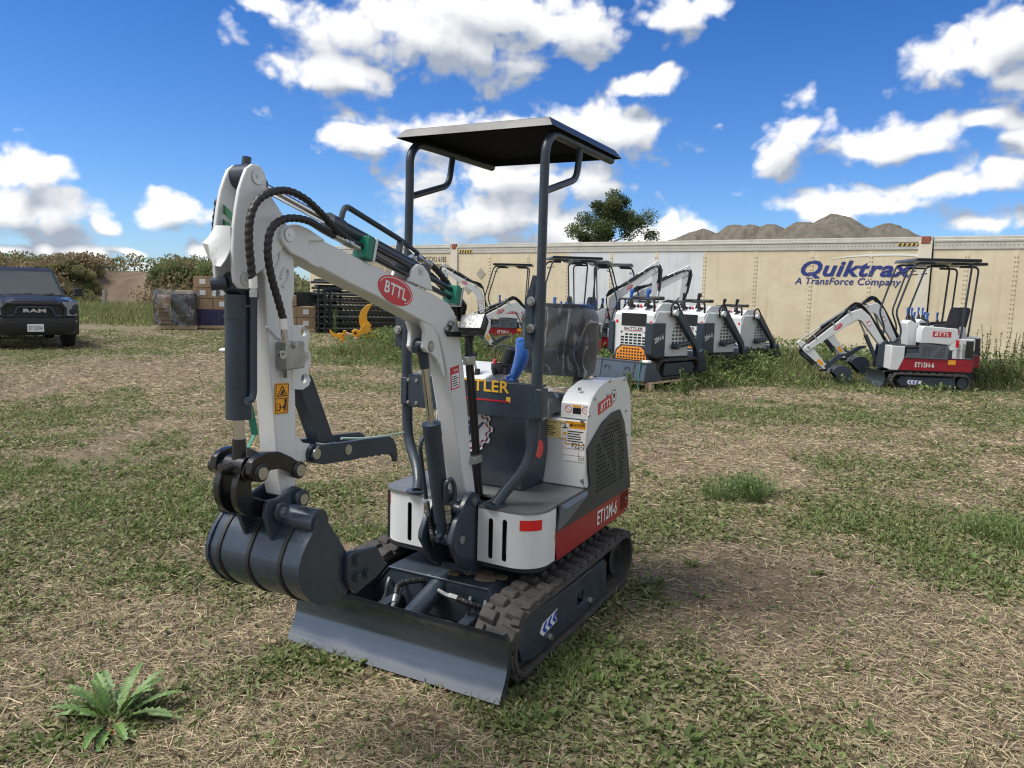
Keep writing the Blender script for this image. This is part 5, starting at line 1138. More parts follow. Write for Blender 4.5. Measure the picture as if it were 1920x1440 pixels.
def grow():
    far = lambda p: np.hypot(p[:, 0], p[:, 1])
    # flattened straw
    n = 380000; p = scatter(n, 1.5, 26, acc=lambda x, y: np.clip(.95-.62*green(x, y)-.85*dirt(x, y), .05, 1)*~inmach(x, y)*(1-tall(x, y)))
    r = far(p); ln = RNG.uniform(.012, .062, n)*(1+.06*r)*np.where(RNG.random(n) < .06, 1.8, 1); wd = RNG.uniform(.0009, .0025, n)*(1+.26*r); p[:, 2] += RNG.uniform(0, .014, n)
    tag(blades('straw', p, RNG.random(n)*2*PI, ln, wd, RNG.uniform(.80, 1.02, n), RNG.uniform(-.15, .25, n), cmix([(.46,.38,.245),(.38,.31,.20),(.30,.24,.16),(.52,.44,.295),(.23,.185,.125),(.33,.275,.18),(.265,.23,.14)], n, .25), STRAWM, RNG.uniform(-1, 1, n)), kind='stuff')
    # wilted cut leaves
    n = 280000; p = scatter(n, 1.5, 26, acc=lambda x, y: np.clip(.08+1.15*green(x, y)-.7*dirt(x, y), .04, 1)*~inmach(x, y)*(1-.8*tall(x, y)))
    r = far(p); ln = RNG.uniform(.009, .032, n)*(1+.09*r); p[:, 2] += RNG.uniform(.002, .022, n)
    tag(leaves('leaf_litter', p, RNG.random(n)*2*PI, ln, ln*RNG.uniform(.22, .6, n), RNG.uniform(.65, 1.1, n), cmix([(.185,.205,.085),(.22,.23,.115),(.155,.18,.07),(.28,.27,.155),(.21,.185,.11),(.135,.175,.06),(.32,.27,.165),(.15,.20,.068)], n, .22), LEAFM, roll=RNG.uniform(-.8, .8, n)), kind='stuff')
    # living grass, thin and patchy
    n = 125000; p = scatter(n, 1.5, 26, acc=lambda x, y: np.clip(green(x, y)*1.7-.85, .02, 1)*np.clip(fbm(x, y, .22, 2, 201)*2.6-.8, .05, 1)*~inmach(x, y))
    r = far(p); ln = RNG.uniform(.022, .075, n)*(1+.03*r); wd = RNG.uniform(.0016, .0042, n)*(1+.20*r)
    tag(blades('grass', p, RNG.random(n)*2*PI, ln, wd, RNG.uniform(.15, .95, n), RNG.uniform(.0, .4, n), cmix([(.125,.185,.05),(.155,.21,.065),(.105,.16,.045),(.19,.225,.085),(.24,.235,.115)], n, .2), LEAFM, RNG.uniform(-.6, .6, n)), kind='stuff')
    # low broad-leaved weeds in rosettes
    m_ = 2600; c = scatter(m_, 1.7, 16, acc=lambda x, y: np.clip(green(x, y)*1.6-.55, .02, 1)*np.clip(fbm(x, y, .3, 2, 211)*2.6-.8, .05, 1)*~inmach(x, y)); k = 9; n = m_*k; hd = RNG.random(n)*2*PI; p = np.repeat(c, k, 0); sz = np.repeat(RNG.uniform(.5, 1.25, m_), k)
    ln = RNG.uniform(.022, .06, n)*sz; p[:, 0] += np.cos(hd)*.008; p[:, 1] += np.sin(hd)*.008; p[:, 2] += .004; colr = np.repeat(cmix([(.125,.185,.055),(.15,.21,.07),(.105,.155,.05),(.18,.22,.09)], m_, .15), k, 0)*(1+(RNG.random((n, 1))-.5)*.3)
    tag(leaves('weed_leaves', p, hd, ln, ln*RNG.uniform(.25, .45, n), RNG.uniform(.35, .95, n), colr, LEAFM, roll=RNG.uniform(-.4, .4, n)), kind='stuff')
    # uncut growth around the parked machines
    n = 120000; p = scatter(n, 10, 34, half=47, acc=lambda x, y: tall(x, y)*np.clip(.25+1.2*fbm(x, y, 1.1, 3, 131)-.35, .05, 1)*(((x-.83*0)*.558+(y-27.4+.0)*.83+2.1*.558) < -.05))
    r = far(p); hh = .5+1.1*np.clip((fbm(p[:, 0], p[:, 1], 1.8, 3, 151)-.35)*2, 0, 1); near = np.clip((tall(p[:, 0], p[:, 1])-.0), .45, 1)
    ln = RNG.uniform(.12, .40, n)*hh*near*1.0; wd = RNG.uniform(.006, .013, n)*(1+.02*r)
    tag(blades('tall_grass', p, RNG.random(n)*2*PI, ln, wd, RNG.uniform(.02, .4, n), RNG.uniform(.05, .5, n), cmix([(.125,.165,.055),(.15,.185,.065),(.10,.14,.05),(.21,.205,.095),(.30,.255,.14),(.10,.155,.048),(.26,.235,.125)], n, .22), LEAFM, RNG.uniform(-.5, .5, n)), kind='stuff')
    n = 30000; p = scatter(n, 10, 32, half=47, acc=lambda x, y: tall(x, y)*np.clip((fbm(x, y, .9, 3, 171)-.45)*4, 0, 1)*((x*.558+(y-27.4)*.83+2.1*.558) < -.05)); p[:, 2] += RNG.uniform(.05, .42, n)*np.clip(tall(p[:, 0], p[:, 1]), .3, 1); ln = RNG.uniform(.05, .11, n)
    tag(leaves('weed_foliage', p, RNG.random(n)*2*PI, ln, ln*RNG.uniform(.25, .5, n), RNG.uniform(.3, 1, n), cmix([(.11,.175,.05),(.14,.205,.06),(.09,.145,.045),(.19,.225,.085)], n, .2), LEAFM, roll=RNG.uniform(-.7, .7, n)), kind='stuff')
    # scrub over the bank
    n = 60000; X = RNG.uniform(-48, -9.5, n); Y = 34.2+.05*(X+20)+RNG.random(n)**1.3*9.5; Z, base, ramp, k = hillz(X, Y); kp = (RNG.random(n) > ramp*1.4*(Y-base < 7.8)) & (Z > -.02); X, Y, Z = X[kp], Y[kp], Z[kp]; n = len(X); p = np.stack([X, Y, Z], 1); hh = .4+1.2*fbm(X, Y, 1.5, 3, 301)
    bn = np.clip((fbm(X, Y, 2.5, 3, 311)-.42)*5, 0, 1)[:, None]; colr = cmix([(.18,.195,.085),(.22,.23,.105),(.15,.17,.07),(.26,.245,.12)], n, .2)*(1-bn)+cmix([(.26,.20,.125),(.30,.235,.145),(.22,.18,.105)], n, .2)*bn
    tag(leaves('scrub', p+np.stack([X*0, X*0, RNG.uniform(0, .75, n)*hh], 1), RNG.random(n)*2*PI, RNG.uniform(.10, .24, n), RNG.uniform(.06, .13, n), RNG.uniform(.0, .9, n), colr, LEAFM, roll=RNG.uniform(-.8, .8, n)), kind='stuff')
    # far meadow in front of the hill
    n = 45000; p = scatter(n, 24, 42, half=47, acc=lambda x, y: np.clip((y-25)/6, 0, 1)*np.clip((-5-x)/2, 0, 1)*(y < 36.5)); ln = RNG.uniform(.2, .75, n)*np.clip((p[:, 1]-24)/6, .2, 1)
    tag(blades('meadow_grass', p, RNG.random(n)*2*PI, ln, RNG.uniform(.02, .04, n), RNG.uniform(.0, .3, n), RNG.uniform(.05, .4, n), cmix([(.18,.215,.075),(.215,.245,.095),(.14,.18,.065),(.27,.25,.12),(.25,.265,.10)], n, .2), LEAFM, RNG.uniform(-.5, .5, n)), kind='stuff')
grow()
# ------------------------------------------------------------------ plants that stand out
def leaf_blob(name, cen, rad, n, ln, pal, parent, seed, hollow=.35, zmin=0.0):
    R_ = np.random.default_rng(seed); k = 14; cc = R_.normal(size=(k, 3)); cc /= np.linalg.norm(cc, axis=1)[:, None]; cc *= R_.uniform(hollow, .8, (k, 1)); cr = R_.uniform(.22, .45, k)
    i = R_.integers(0, k, n); d = R_.normal(size=(n, 3)); d /= np.linalg.norm(d, axis=1)[:, None]; p = cc[i]+d*(cr[i]*R_.uniform(.5, 1, n)**.5)[:, None]
    p = p*np.array(rad)+np.array(cen); p = p[p[:, 2] > zmin]; n = len(p); pal = np.array(pal); base = pal[R_.integers(0, len(pal), k)]
    col = base[i[:n]]*(1+(R_.random((n, 1))-.5)*.5); L_ = R_.uniform(ln*.6, ln*1.3, n)
    return leaves(name, p, R_.random(n)*2*PI, L_, L_*R_.uniform(.4, .7, n), R_.uniform(.1, 1.1, n), col, LEAFM, parent, roll=R_.uniform(-1, 1, n))
BARK = mat('bark', (.10,.075,.055), .9, var=.3, vscale=15, bump=.5)
def make_bush(seed, pal, w, h, n=4200, ln=.105):
    e = empty('bush', (0,0,0)); leaf_blob('foliage', (0,0,h*.5), (w*.75,w*.7,h*.62), n, ln, pal, e, seed)
    b = MB(); q = random.Random(seed)
    for i in range(5): b.tube(spline([V(0,0,-.2), V(q.uniform(-.1,.1)*w, q.uniform(-.1,.1)*w, h*.3), V(q.uniform(-.4,.4)*w, q.uniform(-.3,.3)*w, h*.8)], 3), [.03]*3+[.02]*3+[.01], 5)
    b.build('stem', BARK, e); return e
OLIVE = [(0.189, 0.208, 0.088), (0.227, 0.24, 0.101), (0.15, 0.176, 0.072), (0.273, 0.247, 0.124)]; RUST = [(0.26, 0.202, 0.117), (0.305, 0.234, 0.137), (0.208, 0.182, 0.098), (0.227, 0.215, 0.101)]; FRESH = [(0.156, 0.221, 0.078), (0.195, 0.254, 0.094), (0.124, 0.182, 0.065)]
protos = [make_bush(1, OLIVE, 1.5, 1.5), make_bush(2, RUST, 1.5, 1.6), make_bush(3, FRESH, 1.6, 1.7), make_bush(4, OLIVE, 1.3, 1.2, 1800)]
used = set()
def place_bush(k, x, y, z, s, label, group='bushes on the left bank'):
    e = protos[k] if k not in used else copy_tree(protos[k]); used.add(k); e.location = (x, y, z); e.scale = (s, s, s*random.uniform(.85, 1.1)); e.rotation_euler = (0, 0, random.uniform(0, 6.28)); tag(e, label, 'bush', group)
bl = ['olive bush covering the grassy bank behind the parked pickup truck','rust tinged bush on the bank between pickup truck and bare slope','leafy green bush on the bank behind the wrapped pallets','low olive bush at the foot of the bank behind the pickup truck']
rb = random.Random(5)
def hz1(x, y): return float(hillz(np.array([x]), np.array([y]))[0][0])
for i in range(44):
    u = -70+i*5.9; D = (36.2,37.3,38.5,40)[i % 4]; p = dpt(u, 540, D); row = i % 4; k = (3, 0, 0, 0)[row] if u < 85 else (3, 0, 1, 1)[row]
    place_bush(k, p.x, p.y, hz1(p.x, p.y)-.25, rb.uniform(.45, .68), bl[k])
for i in range(13):
    u = 300+i*9.5; D = (37,38.5,40)[i % 3]; p = dpt(u, 540, D); place_bush(2, p.x, p.y, hz1(p.x, p.y)-.3, rb.uniform(.55, .78), bl[2])
def tree(u, D, H, W_, label):
    p = dpt(u, 500, D); t = empty('tree', (p.x, p.y, 0)); q = random.Random(11); b = MB()
    b.tube(spline([V(0,0,-.1), V(.06,0,H*.3), V(-.05,.04,H*.6), V(.02,0,H*.92)], 6), [.13*(1-i/20) for i in range(19)], 10)
    tips = []
    for i in range(22):
        z = H*(.28+.62*i/22); a = q.uniform(0, 6.28); l = W_*.5*(1.0-.75*max(0, (z/H-.5)/.5))*q.uniform(.6, 1.05); e = V(math.cos(a)*l, math.sin(a)*l, z+l*q.uniform(.25, .8)); mid = V(e.x*.5, e.y*.5, z+(e.z-z)*.35); b.tube(spline([V(0,0,z), mid, e], 4), [.035-.003*j for j in range(9)], 6); tips += [mid, e, (mid+e)/2]
    b.build('trunk', BARK, t); R_ = np.random.default_rng(3); P_ = []; Cc = []
    pal = np.array([(.085,.125,.05),(.11,.155,.06),(.07,.105,.045),(.145,.175,.075)])
    tips += [V(0,0,H*.9), V(.15,0,H*.97), V(-.1,.1,H*.82)]
    for tp in tips:
        n = 400; d = R_.normal(size=(n, 3)); d /= np.linalg.norm(d, axis=1)[:, None]; s = R_.uniform(.32, .62); P_.append(np.array(tp)+d*(R_.random((n, 1))**.45)*s*np.array((1,1,.8))); Cc.append(np.repeat(pal[R_.integers(0, 4)][None], n, 0)*(1+(R_.random((n, 1))-.5)*.5))
    P_ = np.concatenate(P_); Cc = np.concatenate(Cc); n = len(P_); L_ = R_.uniform(.07, .13, n)
    leaves('crown', P_, R_.random(n)*6.28, L_, L_*.6, R_.uniform(.2, 1.2, n), Cc, LEAFM, t, roll=R_.uniform(-1, 1, n)); tag(t, label, 'tree')
tree(1140, 38, 6.5, 4.3, 'small leafy broadleaf tree rising behind the cream trailer wall')
def plant(u, v, mk, label, cat='plant', group=None, name='weed'):
    p = gpt(u, v); e = empty(name, (p.x, p.y, 0)); mk(e); tag(e, label, cat, group); return e
def dandelion(e):
    q = random.Random(2); pass
    spec = [(a, .19*q.uniform(.75,1.1), q.uniform(.3,.86), 0) for a in np.linspace(0, 6.1, 24)]+[(3.7,.17,.95,1),(5.2,.12,.75,2),(6.1,.19,.97,3),(4.7,.13,.98,3),(2.6,.16,.9,0)]
    names = (('leaf',(.105,.185,.045)),('red_leaf',(.30,.11,.085)),('brown_leaf',(.28,.16,.08)),('wilted_leaf',(.30,.28,.22)))
    for a, ln, lean, k in spec:
        h = V(math.cos(a), math.sin(a), 0); s = V(-math.sin(a), math.cos(a), 0); rows = []; p = h*.012; tw = q.uniform(-.3, .3)
        for i in range(17):
            t = i/16; l = min(1.08, lean+.40*t*t); d = h*math.sin(l*PI/2)+V(0,0,1)*math.cos(l*PI/2)+s*tw*t*.5; p = p+d*ln/16
            w = (.003+.019*math.sin(PI*min(1, t*.78+.06))**1.3*((1, .5, .8, .4)[i % 4]))*(1 if k == 0 else 1.15) if t > .2 else .004
            rows.append([p-s*w+V(0,0,w*.4), p-V(0,0,.0), p+s*w+V(0,0,w*.4)])
        nm, c = names[k]; MB().sheet([[V(x.x,x.y,max(x.z,.008)) for x in r_] for r_ in rows]).build(nm, mat('weed_'+nm, c, .5, var=.35, vscale=25, bump=.3, bscale=120), e)
plant(212, 1352, dandelion, 'large rosette weed with toothed leaves, one turned red, in the near corner', name='rosette_weed')
def tuft(rad, h, n, pal):
    def mk(e):
        k_ = 9; cc = RNG.normal(0, rad*.5, (k_, 2)); hs = RNG.uniform(.35, 1.1, k_); i_ = RNG.integers(0, k_, n); off = RNG.normal(0, rad*.2, (n, 2)); p = np.stack([cc[i_, 0]+off[:, 0], cc[i_, 1]+off[:, 1], np.zeros(n)], 1); a = np.arctan2(off[:, 1], off[:, 0]); rr_ = np.hypot(p[:, 0], p[:, 1]); ln = RNG.uniform(.35, 1.1, n)*h*hs[i_]
        o = blades('foliage', p, a+RNG.normal(0, .8, n), ln, RNG.uniform(.003, .0065, n), RNG.uniform(.0, .42, n), RNG.uniform(.0, .7, n), cmix(pal, n, .25), LEAFM, RNG.uniform(-.6, .6, n)); o.parent = e
        m_ = n; k = RNG.integers(0, n, m_); q = p[k]+np.stack([RNG.normal(0, .02, m_), RNG.normal(0, .02, m_), RNG.uniform(.02, .75, m_)*h], 1); L_ = RNG.uniform(.012, .03, m_)
        leaves('small_foliage', q, RNG.random(m_)*6.28, L_, L_*.4, RNG.uniform(.2, 1, m_), cmix(pal, m_, .25), LEAFM, e, roll=RNG.uniform(-.8, .8, m_))
    return mk
plant(1405, 935, tuft(.24, .24, 800, [(.13,.20,.075),(.16,.24,.085),(.11,.175,.065),(.20,.25,.11)]), 'feathery dark green weed clump standing alone on the mown ground')
plant(1895, 1012, tuft(.36, .17, 1100, [(.14,.21,.07),(.17,.24,.08),(.20,.25,.10)]), 'dense green weed clump cut by the right edge of the view')
def stalk(h, seed, pal):
    def mk(e):
        q = random.Random(seed); b = MB(); n = 26; P_, H_, L_ = [], [], []
        for s in range(4):
            dx, dy = q.uniform(-.12,.12), q.uniform(-.12,.12); hh = h*q.uniform(.65,1.05); pts = spline([V(dx*.3,dy*.3,0), V(dx*.8,dy*.8,hh*.6), V(dx*1.3,dy*1.3,hh)], 6); b.tube(pts, .006, 5)
            for i in range(n):
                t = q.uniform(.12, 1); p = pts[int(t*(len(pts)-1))]; P_.append((p.x,p.y,p.z)); H_.append(q.uniform(0,6.28)); L_.append(q.uniform(.06,.13)*(1.15-.7*t))
        b.build('stem', mat('weed_stem', (.12,.13,.05), .7), e); m_ = len(P_); L_ = np.array(L_)
        leaves('foliage', np.array(P_), np.array(H_), L_, L_*.3, RNG.uniform(.3,.8,m_), cmix(pal, m_, .25), LEAFM, e)
    return mk
q = random.Random(3)
for i, (u, v, h) in enumerate([(1610,668,.75),(1760,690,.8),(1790,700,1.0),(1815,695,.9),(1845,700,1.1),(1870,705,.95),(1895,700,.9),(1912,712,1.0),(1690,690,.6),(1455,672,.6),(1640,690,.5),(1830,720,.7),(1880,728,.7)]):
    plant(u, v, stalk(h, i, [(.08,.13,.035),(.11,.15,.045),(.15,.15,.06)]), 'tall leafy weed stalk growing in the strip before the trailer wall', group='weed stalks by the trailer wall', name='weed_stalk')
for i, (u, v, h) in enumerate([(1180,745,.5),(1285,742,.45),(1330,725,.6)]):
    plant(u, v, stalk(h, 40+i, [(.08,.14,.035),(.11,.17,.05)]), ('short leafy weed beside the front corner of the pallet','short leafy weed against the rear track of the nearest track loader','leafy weed growing between the two nearest track loaders')[i], name='weed_stalk')
for i, (u, v, h) in enumerate([(628,628,.9),(650,622,.7),(735,612,.8),(640,612,1.0)]):
    plant(u, v, stalk(h, 60+i, [(.10,.16,.045),(.13,.18,.055)]), 'tall weed stalk in the long grass before the stacked black panels', group='weed stalks by the black panels', name='weed_stalk')
# ------------------------------------------------------------------ gravel piles
GRAV = mat('gravel', (.075,.064,.050), .95, col2=(.155,.138,.110), vscale=1.1, bump=1.0, bscale=5)
def pile(u, v, D, ru, label, sk=0.0, seed=0, flat=0.0):
    hz = 550+.0275*(u-960); H_ = (hz-v)*D/FPX+CAMH; r = ru*D/FPX; c = dpt(u, 500, D); n, k = 84, 44; co = []
    for j in range(k):
        t = j/(k-1); a_ = np.linspace(0, 2*PI, n, endpoint=False); rad = r*t*(1+.16*(fbm(np.cos(a_)*2+seed*3.1, np.sin(a_)*2, .8, 3, seed)-.5)); x = rad*np.cos(a_); y = rad*np.sin(a_)*1.0
        sh = np.maximum(0, 1-t)**(1.0)
        z = H_*np.clip(1.0-np.sqrt((t*.98)**2+.003), 0, 1)*1.058
        rdg = 1-np.abs(fbm(np.cos(a_)*3.2+seed, np.sin(a_)*3.2, .5, 3, seed+2)*2-1); z = z+(rdg-.6)*.55*min(1, t*5)*max(0, 1-t)+(fbm(x+c.x, y+c.y, 2.2, 4, seed+5)-.5)*1.1*min(1, t*6)+(fbm(x+c.x, y+c.y, .7, 3, seed+15)-.5)*.35-np.abs(fbm(x+c.x, y+c.y, 5, 3, seed+9)-.5)*1.0*min(1, t*4)
        co.append(np.stack([x+sk*r*(1-t)*.0, y, z], 1))
    co = np.concatenate(co); i = np.arange(k-1)[:, None]*n+np.arange(n)[None]; j = np.arange(k-1)[:, None]*n+(np.arange(n)[None]+1) % n; qd = np.stack([i, j, j+n, i+n], -1).reshape(-1, 4)
    o = np_mesh('gravel_pile', co, qd.ravel(), np.arange(len(qd))*4, None, GRAV, smooth=True); o.location = (c.x, c.y, -.2); tag(o, label, 'gravel pile', 'gravel piles behind the trailers')
pile(1315, 429, 78, 300, 'low grey gravel pile at the left end of the row of mounds', seed=1)
pile(1376, 420, 76, 250, 'broad gravel mound second from the left in the row of piles', seed=2)
pile(1405, 420, 75, 250, 'rounded gravel mound third from the left, just touching its neighbour', seed=9)
pile(1442, 418, 74, 260, 'narrow gravel mound between the broad mounds and the long slope of the tallest peak', seed=3)
pile(1508, 414, 72, 280, 'shoulder mound on the left slope of the tallest gravel pile', seed=7)
pile(1556, 401, 70, 320, 'tallest grey gravel pile in the row behind the trailers', seed=4)
pile(1524, 424, 64, 300, 'darker gravel spill in front of the tallest pile', seed=5)
pile(1658, 417, 68, 300, 'dark brown pointed gravel pile at the right end of the row', seed=6)
# ------------------------------------------------------------------ the trailers
WA = V(-2.1, 27.4, 0); WE = V(12.5, -8.4, 0).normalized(); WN = V(-WE.y, WE.x, 0)*-1; WZ = math.atan2(WE.y, WE.x); WH = 3.1
def cxz(u, v, off=0.0):                      # picture position -> along-wall metre and height on the trailer face
    d = ray(u, v); t = ((WA-CPOS).dot(WN)+off)/d.dot(WN); p = CPOS+d*t; return (p-WA).dot(WE), p.z
def panel_mat(name, c1, c2, streak):
    M = bpy.data.materials.new(name); M.use_nodes = True; nt = M.node_tree; N = nt.nodes; K = nt.links; b = N['Principled BSDF']; b.inputs['Roughness'].default_value = .55
    tc = N.new('ShaderNodeTexCoord'); a = N.new('ShaderNodeTexNoise'); a.inputs['Scale'].default_value = .9; a.inputs['Detail'].default_value = 7; a.inputs['Roughness'].default_value = .65; K.new(tc.outputs['Object'], a.inputs['Vector'])
    mp = N.new('ShaderNodeMapping'); mp.inputs['Scale'].default_value = (9, 9, .35); K.new(tc.outputs['Object'], mp.inputs[0]); s = N.new('ShaderNodeTexNoise'); s.inputs['Scale'].default_value = 1; s.inputs['Detail'].default_value = 5; K.new(mp.outputs[0], s.inputs['Vector'])
    m1 = N.new('ShaderNodeMix'); m1.data_type = 'RGBA'; m1.inputs[6].default_value = (*c1, 1); m1.inputs[7].default_value = (*c2, 1); r = N.new('ShaderNodeMapRange'); r.inputs[1].default_value = .35; r.inputs[2].default_value = .68; K.new(a.outputs['Fac'], r.inputs[0]); K.new(r.outputs[0], m1.inputs[0])
    r2 = N.new('ShaderNodeMapRange'); r2.inputs[1].default_value = .56; r2.inputs[2].default_value = .78; r2.inputs[4].default_value = .55; K.new(s.outputs['Fac'], r2.inputs[0])
    m2 = N.new('ShaderNodeMix'); m2.data_type = 'RGBA'; m2.inputs[7].default_value = (*streak, 1); K.new(r2.outputs[0], m2.inputs[0]); K.new(m1.outputs[2], m2.inputs[6]); K.new(m2.outputs[2], b.inputs['Base Color'])
    n3 = N.new('ShaderNodeTexNoise'); n3.inputs['Scale'].default_value = 2.2; K.new(tc.outputs['Object'], n3.inputs['Vector']); bp = N.new('ShaderNodeBump'); bp.inputs['Strength'].default_value = .25; bp.inputs['Distance'].default_value = .05; K.new(n3.outputs['Fac'], bp.inputs['Height']); K.new(bp.outputs[0], b.inputs['Normal'])
    return M
CREAM = panel_mat('cream_panel', (.57,.485,.33), (.68,.60,.45), (.42,.34,.215)); PALE = panel_mat('pale_panel', (.56,.59,.61), (.66,.69,.71), (.42,.42,.40)); RAILM = mat('trailer_rail', (.46,.45,.41), .5, .3, col2=(.58,.56,.5), vscale=3, bump=.1)
SEAMM = mat('rusty_rivets', (.30,.22,.15), .7, var=.3, vscale=8); RUSTM = mat('red_casting', (.22,.045,.03), .7, col2=(.30,.10,.06), vscale=12)
def trailer(x0, x1, seams, pales, label, posts=(1,1)):
    o = WA+WE*x0; e = empty('freight_container', o, WZ); Lc = x1-x0; edges = [0]+[s-x0 for s in seams]+[Lc]; sb, rv = MB(), MB()
    for i in range(len(edges)-1):
        a, b_ = edges[i], edges[i+1]; mid = (a+b_)/2+x0; pale = any(p0 <= mid <= p1 for p0, p1 in pales)
        MB().box(a+.004, b_-.004, 0, .03, .22, WH-.30).build('wall_panel', PALE if pale else CREAM, e)
    MB().box(0, Lc, -.02, .05, WH-.30, WH-.12).box(0, Lc, -.035, .05, WH-.12, WH-.07).box(0, Lc, -.02, .05, WH-.07, WH).build('top_rail', RAILM, e, bevel=.004)
    MB().box(0, Lc, -.025, .05, .05, .22).build('bottom_rail', RAILM, e, bevel=.004)
    MB().box(0, Lc, .05, 2.5, .1, WH-.02).build('box_body', PALE, e); MB().box(0, Lc, .0, 2.5, WH-.012, WH+.012).build('roof', RAILM, e)
    for i, a in enumerate(edges):
        if i in (0, len(edges)-1): continue
        sb.box(a-.045, a+.045, -.006, .0, .24, WH-.32)
        for k in range(22): rv.cyl(V(a-.028,-.006,.3+k*.11), V(a-.028,-.014,.3+k*.11), .014, n=6).cyl(V(a+.028,-.006,.3+k*.11), V(a+.028,-.014,.3+k*.11), .014, n=6)
    for k in range(int(Lc/.09)): rv.cyl(V(k*.09+.04,-.02,WH-.2), V(k*.09+.04,-.027,WH-.2), .014, n=6)
    if sb.v: sb.build('seam_strip', CREAM, e)
    rv.build('rivets', SEAMM, e, fixn=False)
    for k, a in enumerate((0, Lc-.30)):
        if not posts[k]: continue
        p = MB().box(a, a+.30, -.05, .05, .1, WH-.10).build('corner_post', mat('post_paint', (.58,.53,.43), .55, col2=(.66,.62,.53), vscale=2), e, bevel=.006)
        MB().box(a+.05, a+.25, -.062, .10, WH-.16, WH+.02).build('corner_casting', RUSTM, p, bevel=.01)
    tag(e, label, 'trailer'); return e
sx = lambda u: cxz(u, 500)[0]
MAIN0, MAIN1 = sx(846), sx(1745)
main = trailer(MAIN0, MAIN1, [sx(u) for u in (918,990,1064,1146,1230,1321,1417,1522,1632)], [(sx(1064), sx(1321))], 'long cream trailer box with pale patched panels and blue lettering', (1, 1))
lft = trailer(MAIN0-7.4, MAIN0-.03, [MAIN0-1.6, MAIN0-3.2, MAIN0-4.8], [], 'cream trailer box with black serial number, partly behind the lifted boom', (0, 0))
rgt = trailer(MAIN1+.03, MAIN1+10, [sx(1812), sx(1895)+.1, sx(1895)+1.6, sx(1895)+3.2], [(sx(1895)+1.7, sx(1895)+3.1)], 'stained cream trailer box running out of view on the right', (0, 0))
def on_wall(e, x0, u, v, off=-.004): a, z = cxz(u, v); return V(a-x0, off, z)
NAVY = mat('navy_paint', (.018,.035,.19), .45, var=.1)
XD, YD = V(1,0,0), V(0,0,1)
def wtext(s, e, x0, u0, v0, u1, v1, m_, **k):
    a = on_wall(e, x0, u0, (v0+v1)/2); b = on_wall(e, x0, u1, (v0+v1)/2); c = on_wall(e, x0, (u0+u1)/2, v0); d = on_wall(e, x0, (u0+u1)/2, v1); o = (a+b)/2; o.y = -.008; o.z = (c.z+d.z)/2
    return text(s, e, o, XD, YD, abs(b.x-a.x), abs(c.z-d.z), m_, depth=.001, **k)
wtext('Ouiktrax', main, MAIN0, 1502, 488, 1714, 519, NAVY, shear=.28, bold=.03)
a_, b_, c_, d_ = (on_wall(main, MAIN0, u, v, -.0085) for u, v in ((1515,511),(1523,510),(1538,521),(1528,522))); MB().prism([a_, b_, c_, d_], V(0,-.0008,0)).build('lettering', NAVY, main)
wtext('A TransForce Company', main, MAIN0, 1490, 521, 1690, 538, NAVY, shear=.22, bold=.012)
sw = MB(); pu = [on_wall(main, MAIN0, u, v, -.008) for u, v in ((1552,487),(1590,480),(1640,476),(1690,475),(1728,477))]; pd = [on_wall(main, MAIN0, u, v, -.008) for u, v in ((1552,487.5),(1590,482.5),(1640,480),(1690,479.5),(1728,482))]
sw.sheet([spline(pu, 4), spline(pd, 4)]).build('swoosh', mat('white_marking', (.72,.72,.68), .5), main, fixn=False)
wtext('QTXU 6185', lft, MAIN0-7.4, 798, 481, 837, 493, INK); wtext('TARE WEIGHT', lft, MAIN0-7.4, 797, 494.5, 836, 502.5, INK)
def hazard(e, x0, u0, v0, u1, v1):
    a = on_wall(e, x0, u0, v0); b = on_wall(e, x0, u1, v1); yb, kb = MB(), MB(); W_ = b.x-a.x; h = a.z-b.z; yb.box(a.x, b.x, -.029, -.0225, a.z-h, a.z); s_ = yb.build('hazard_stripe', mat('stripe_yellow', (.62,.43,.08), .5), e)
    for k in range(5):
        x = a.x+W_*(k+.1)/5; kb.prism([V(x,-.030,b.z),V(x+W_*.1,-.030,b.z),V(x+W_*.16,-.030,a.z),V(x+W_*.06,-.030,a.z)], V(0,-.001,0))
    kb.build('stripe', INK, s_)
hazard(main, MAIN0, 862, 469, 886, 474); hazard(main, MAIN0, 1684, 456.5, 1727, 461)
for u, v in ((902,513),(878,541)):
    c = on_wall(main, MAIN0, u, v); MB().prism([V(c.x-.20,-.012,c.z),V(c.x,-.012,c.z+.20),V(c.x+.20,-.012,c.z),V(c.x,-.012,c.z-.20)], V(0,.01,0)).build('placard_holder', mat('placard_grey', (.38,.35,.30), .5, .3), main)
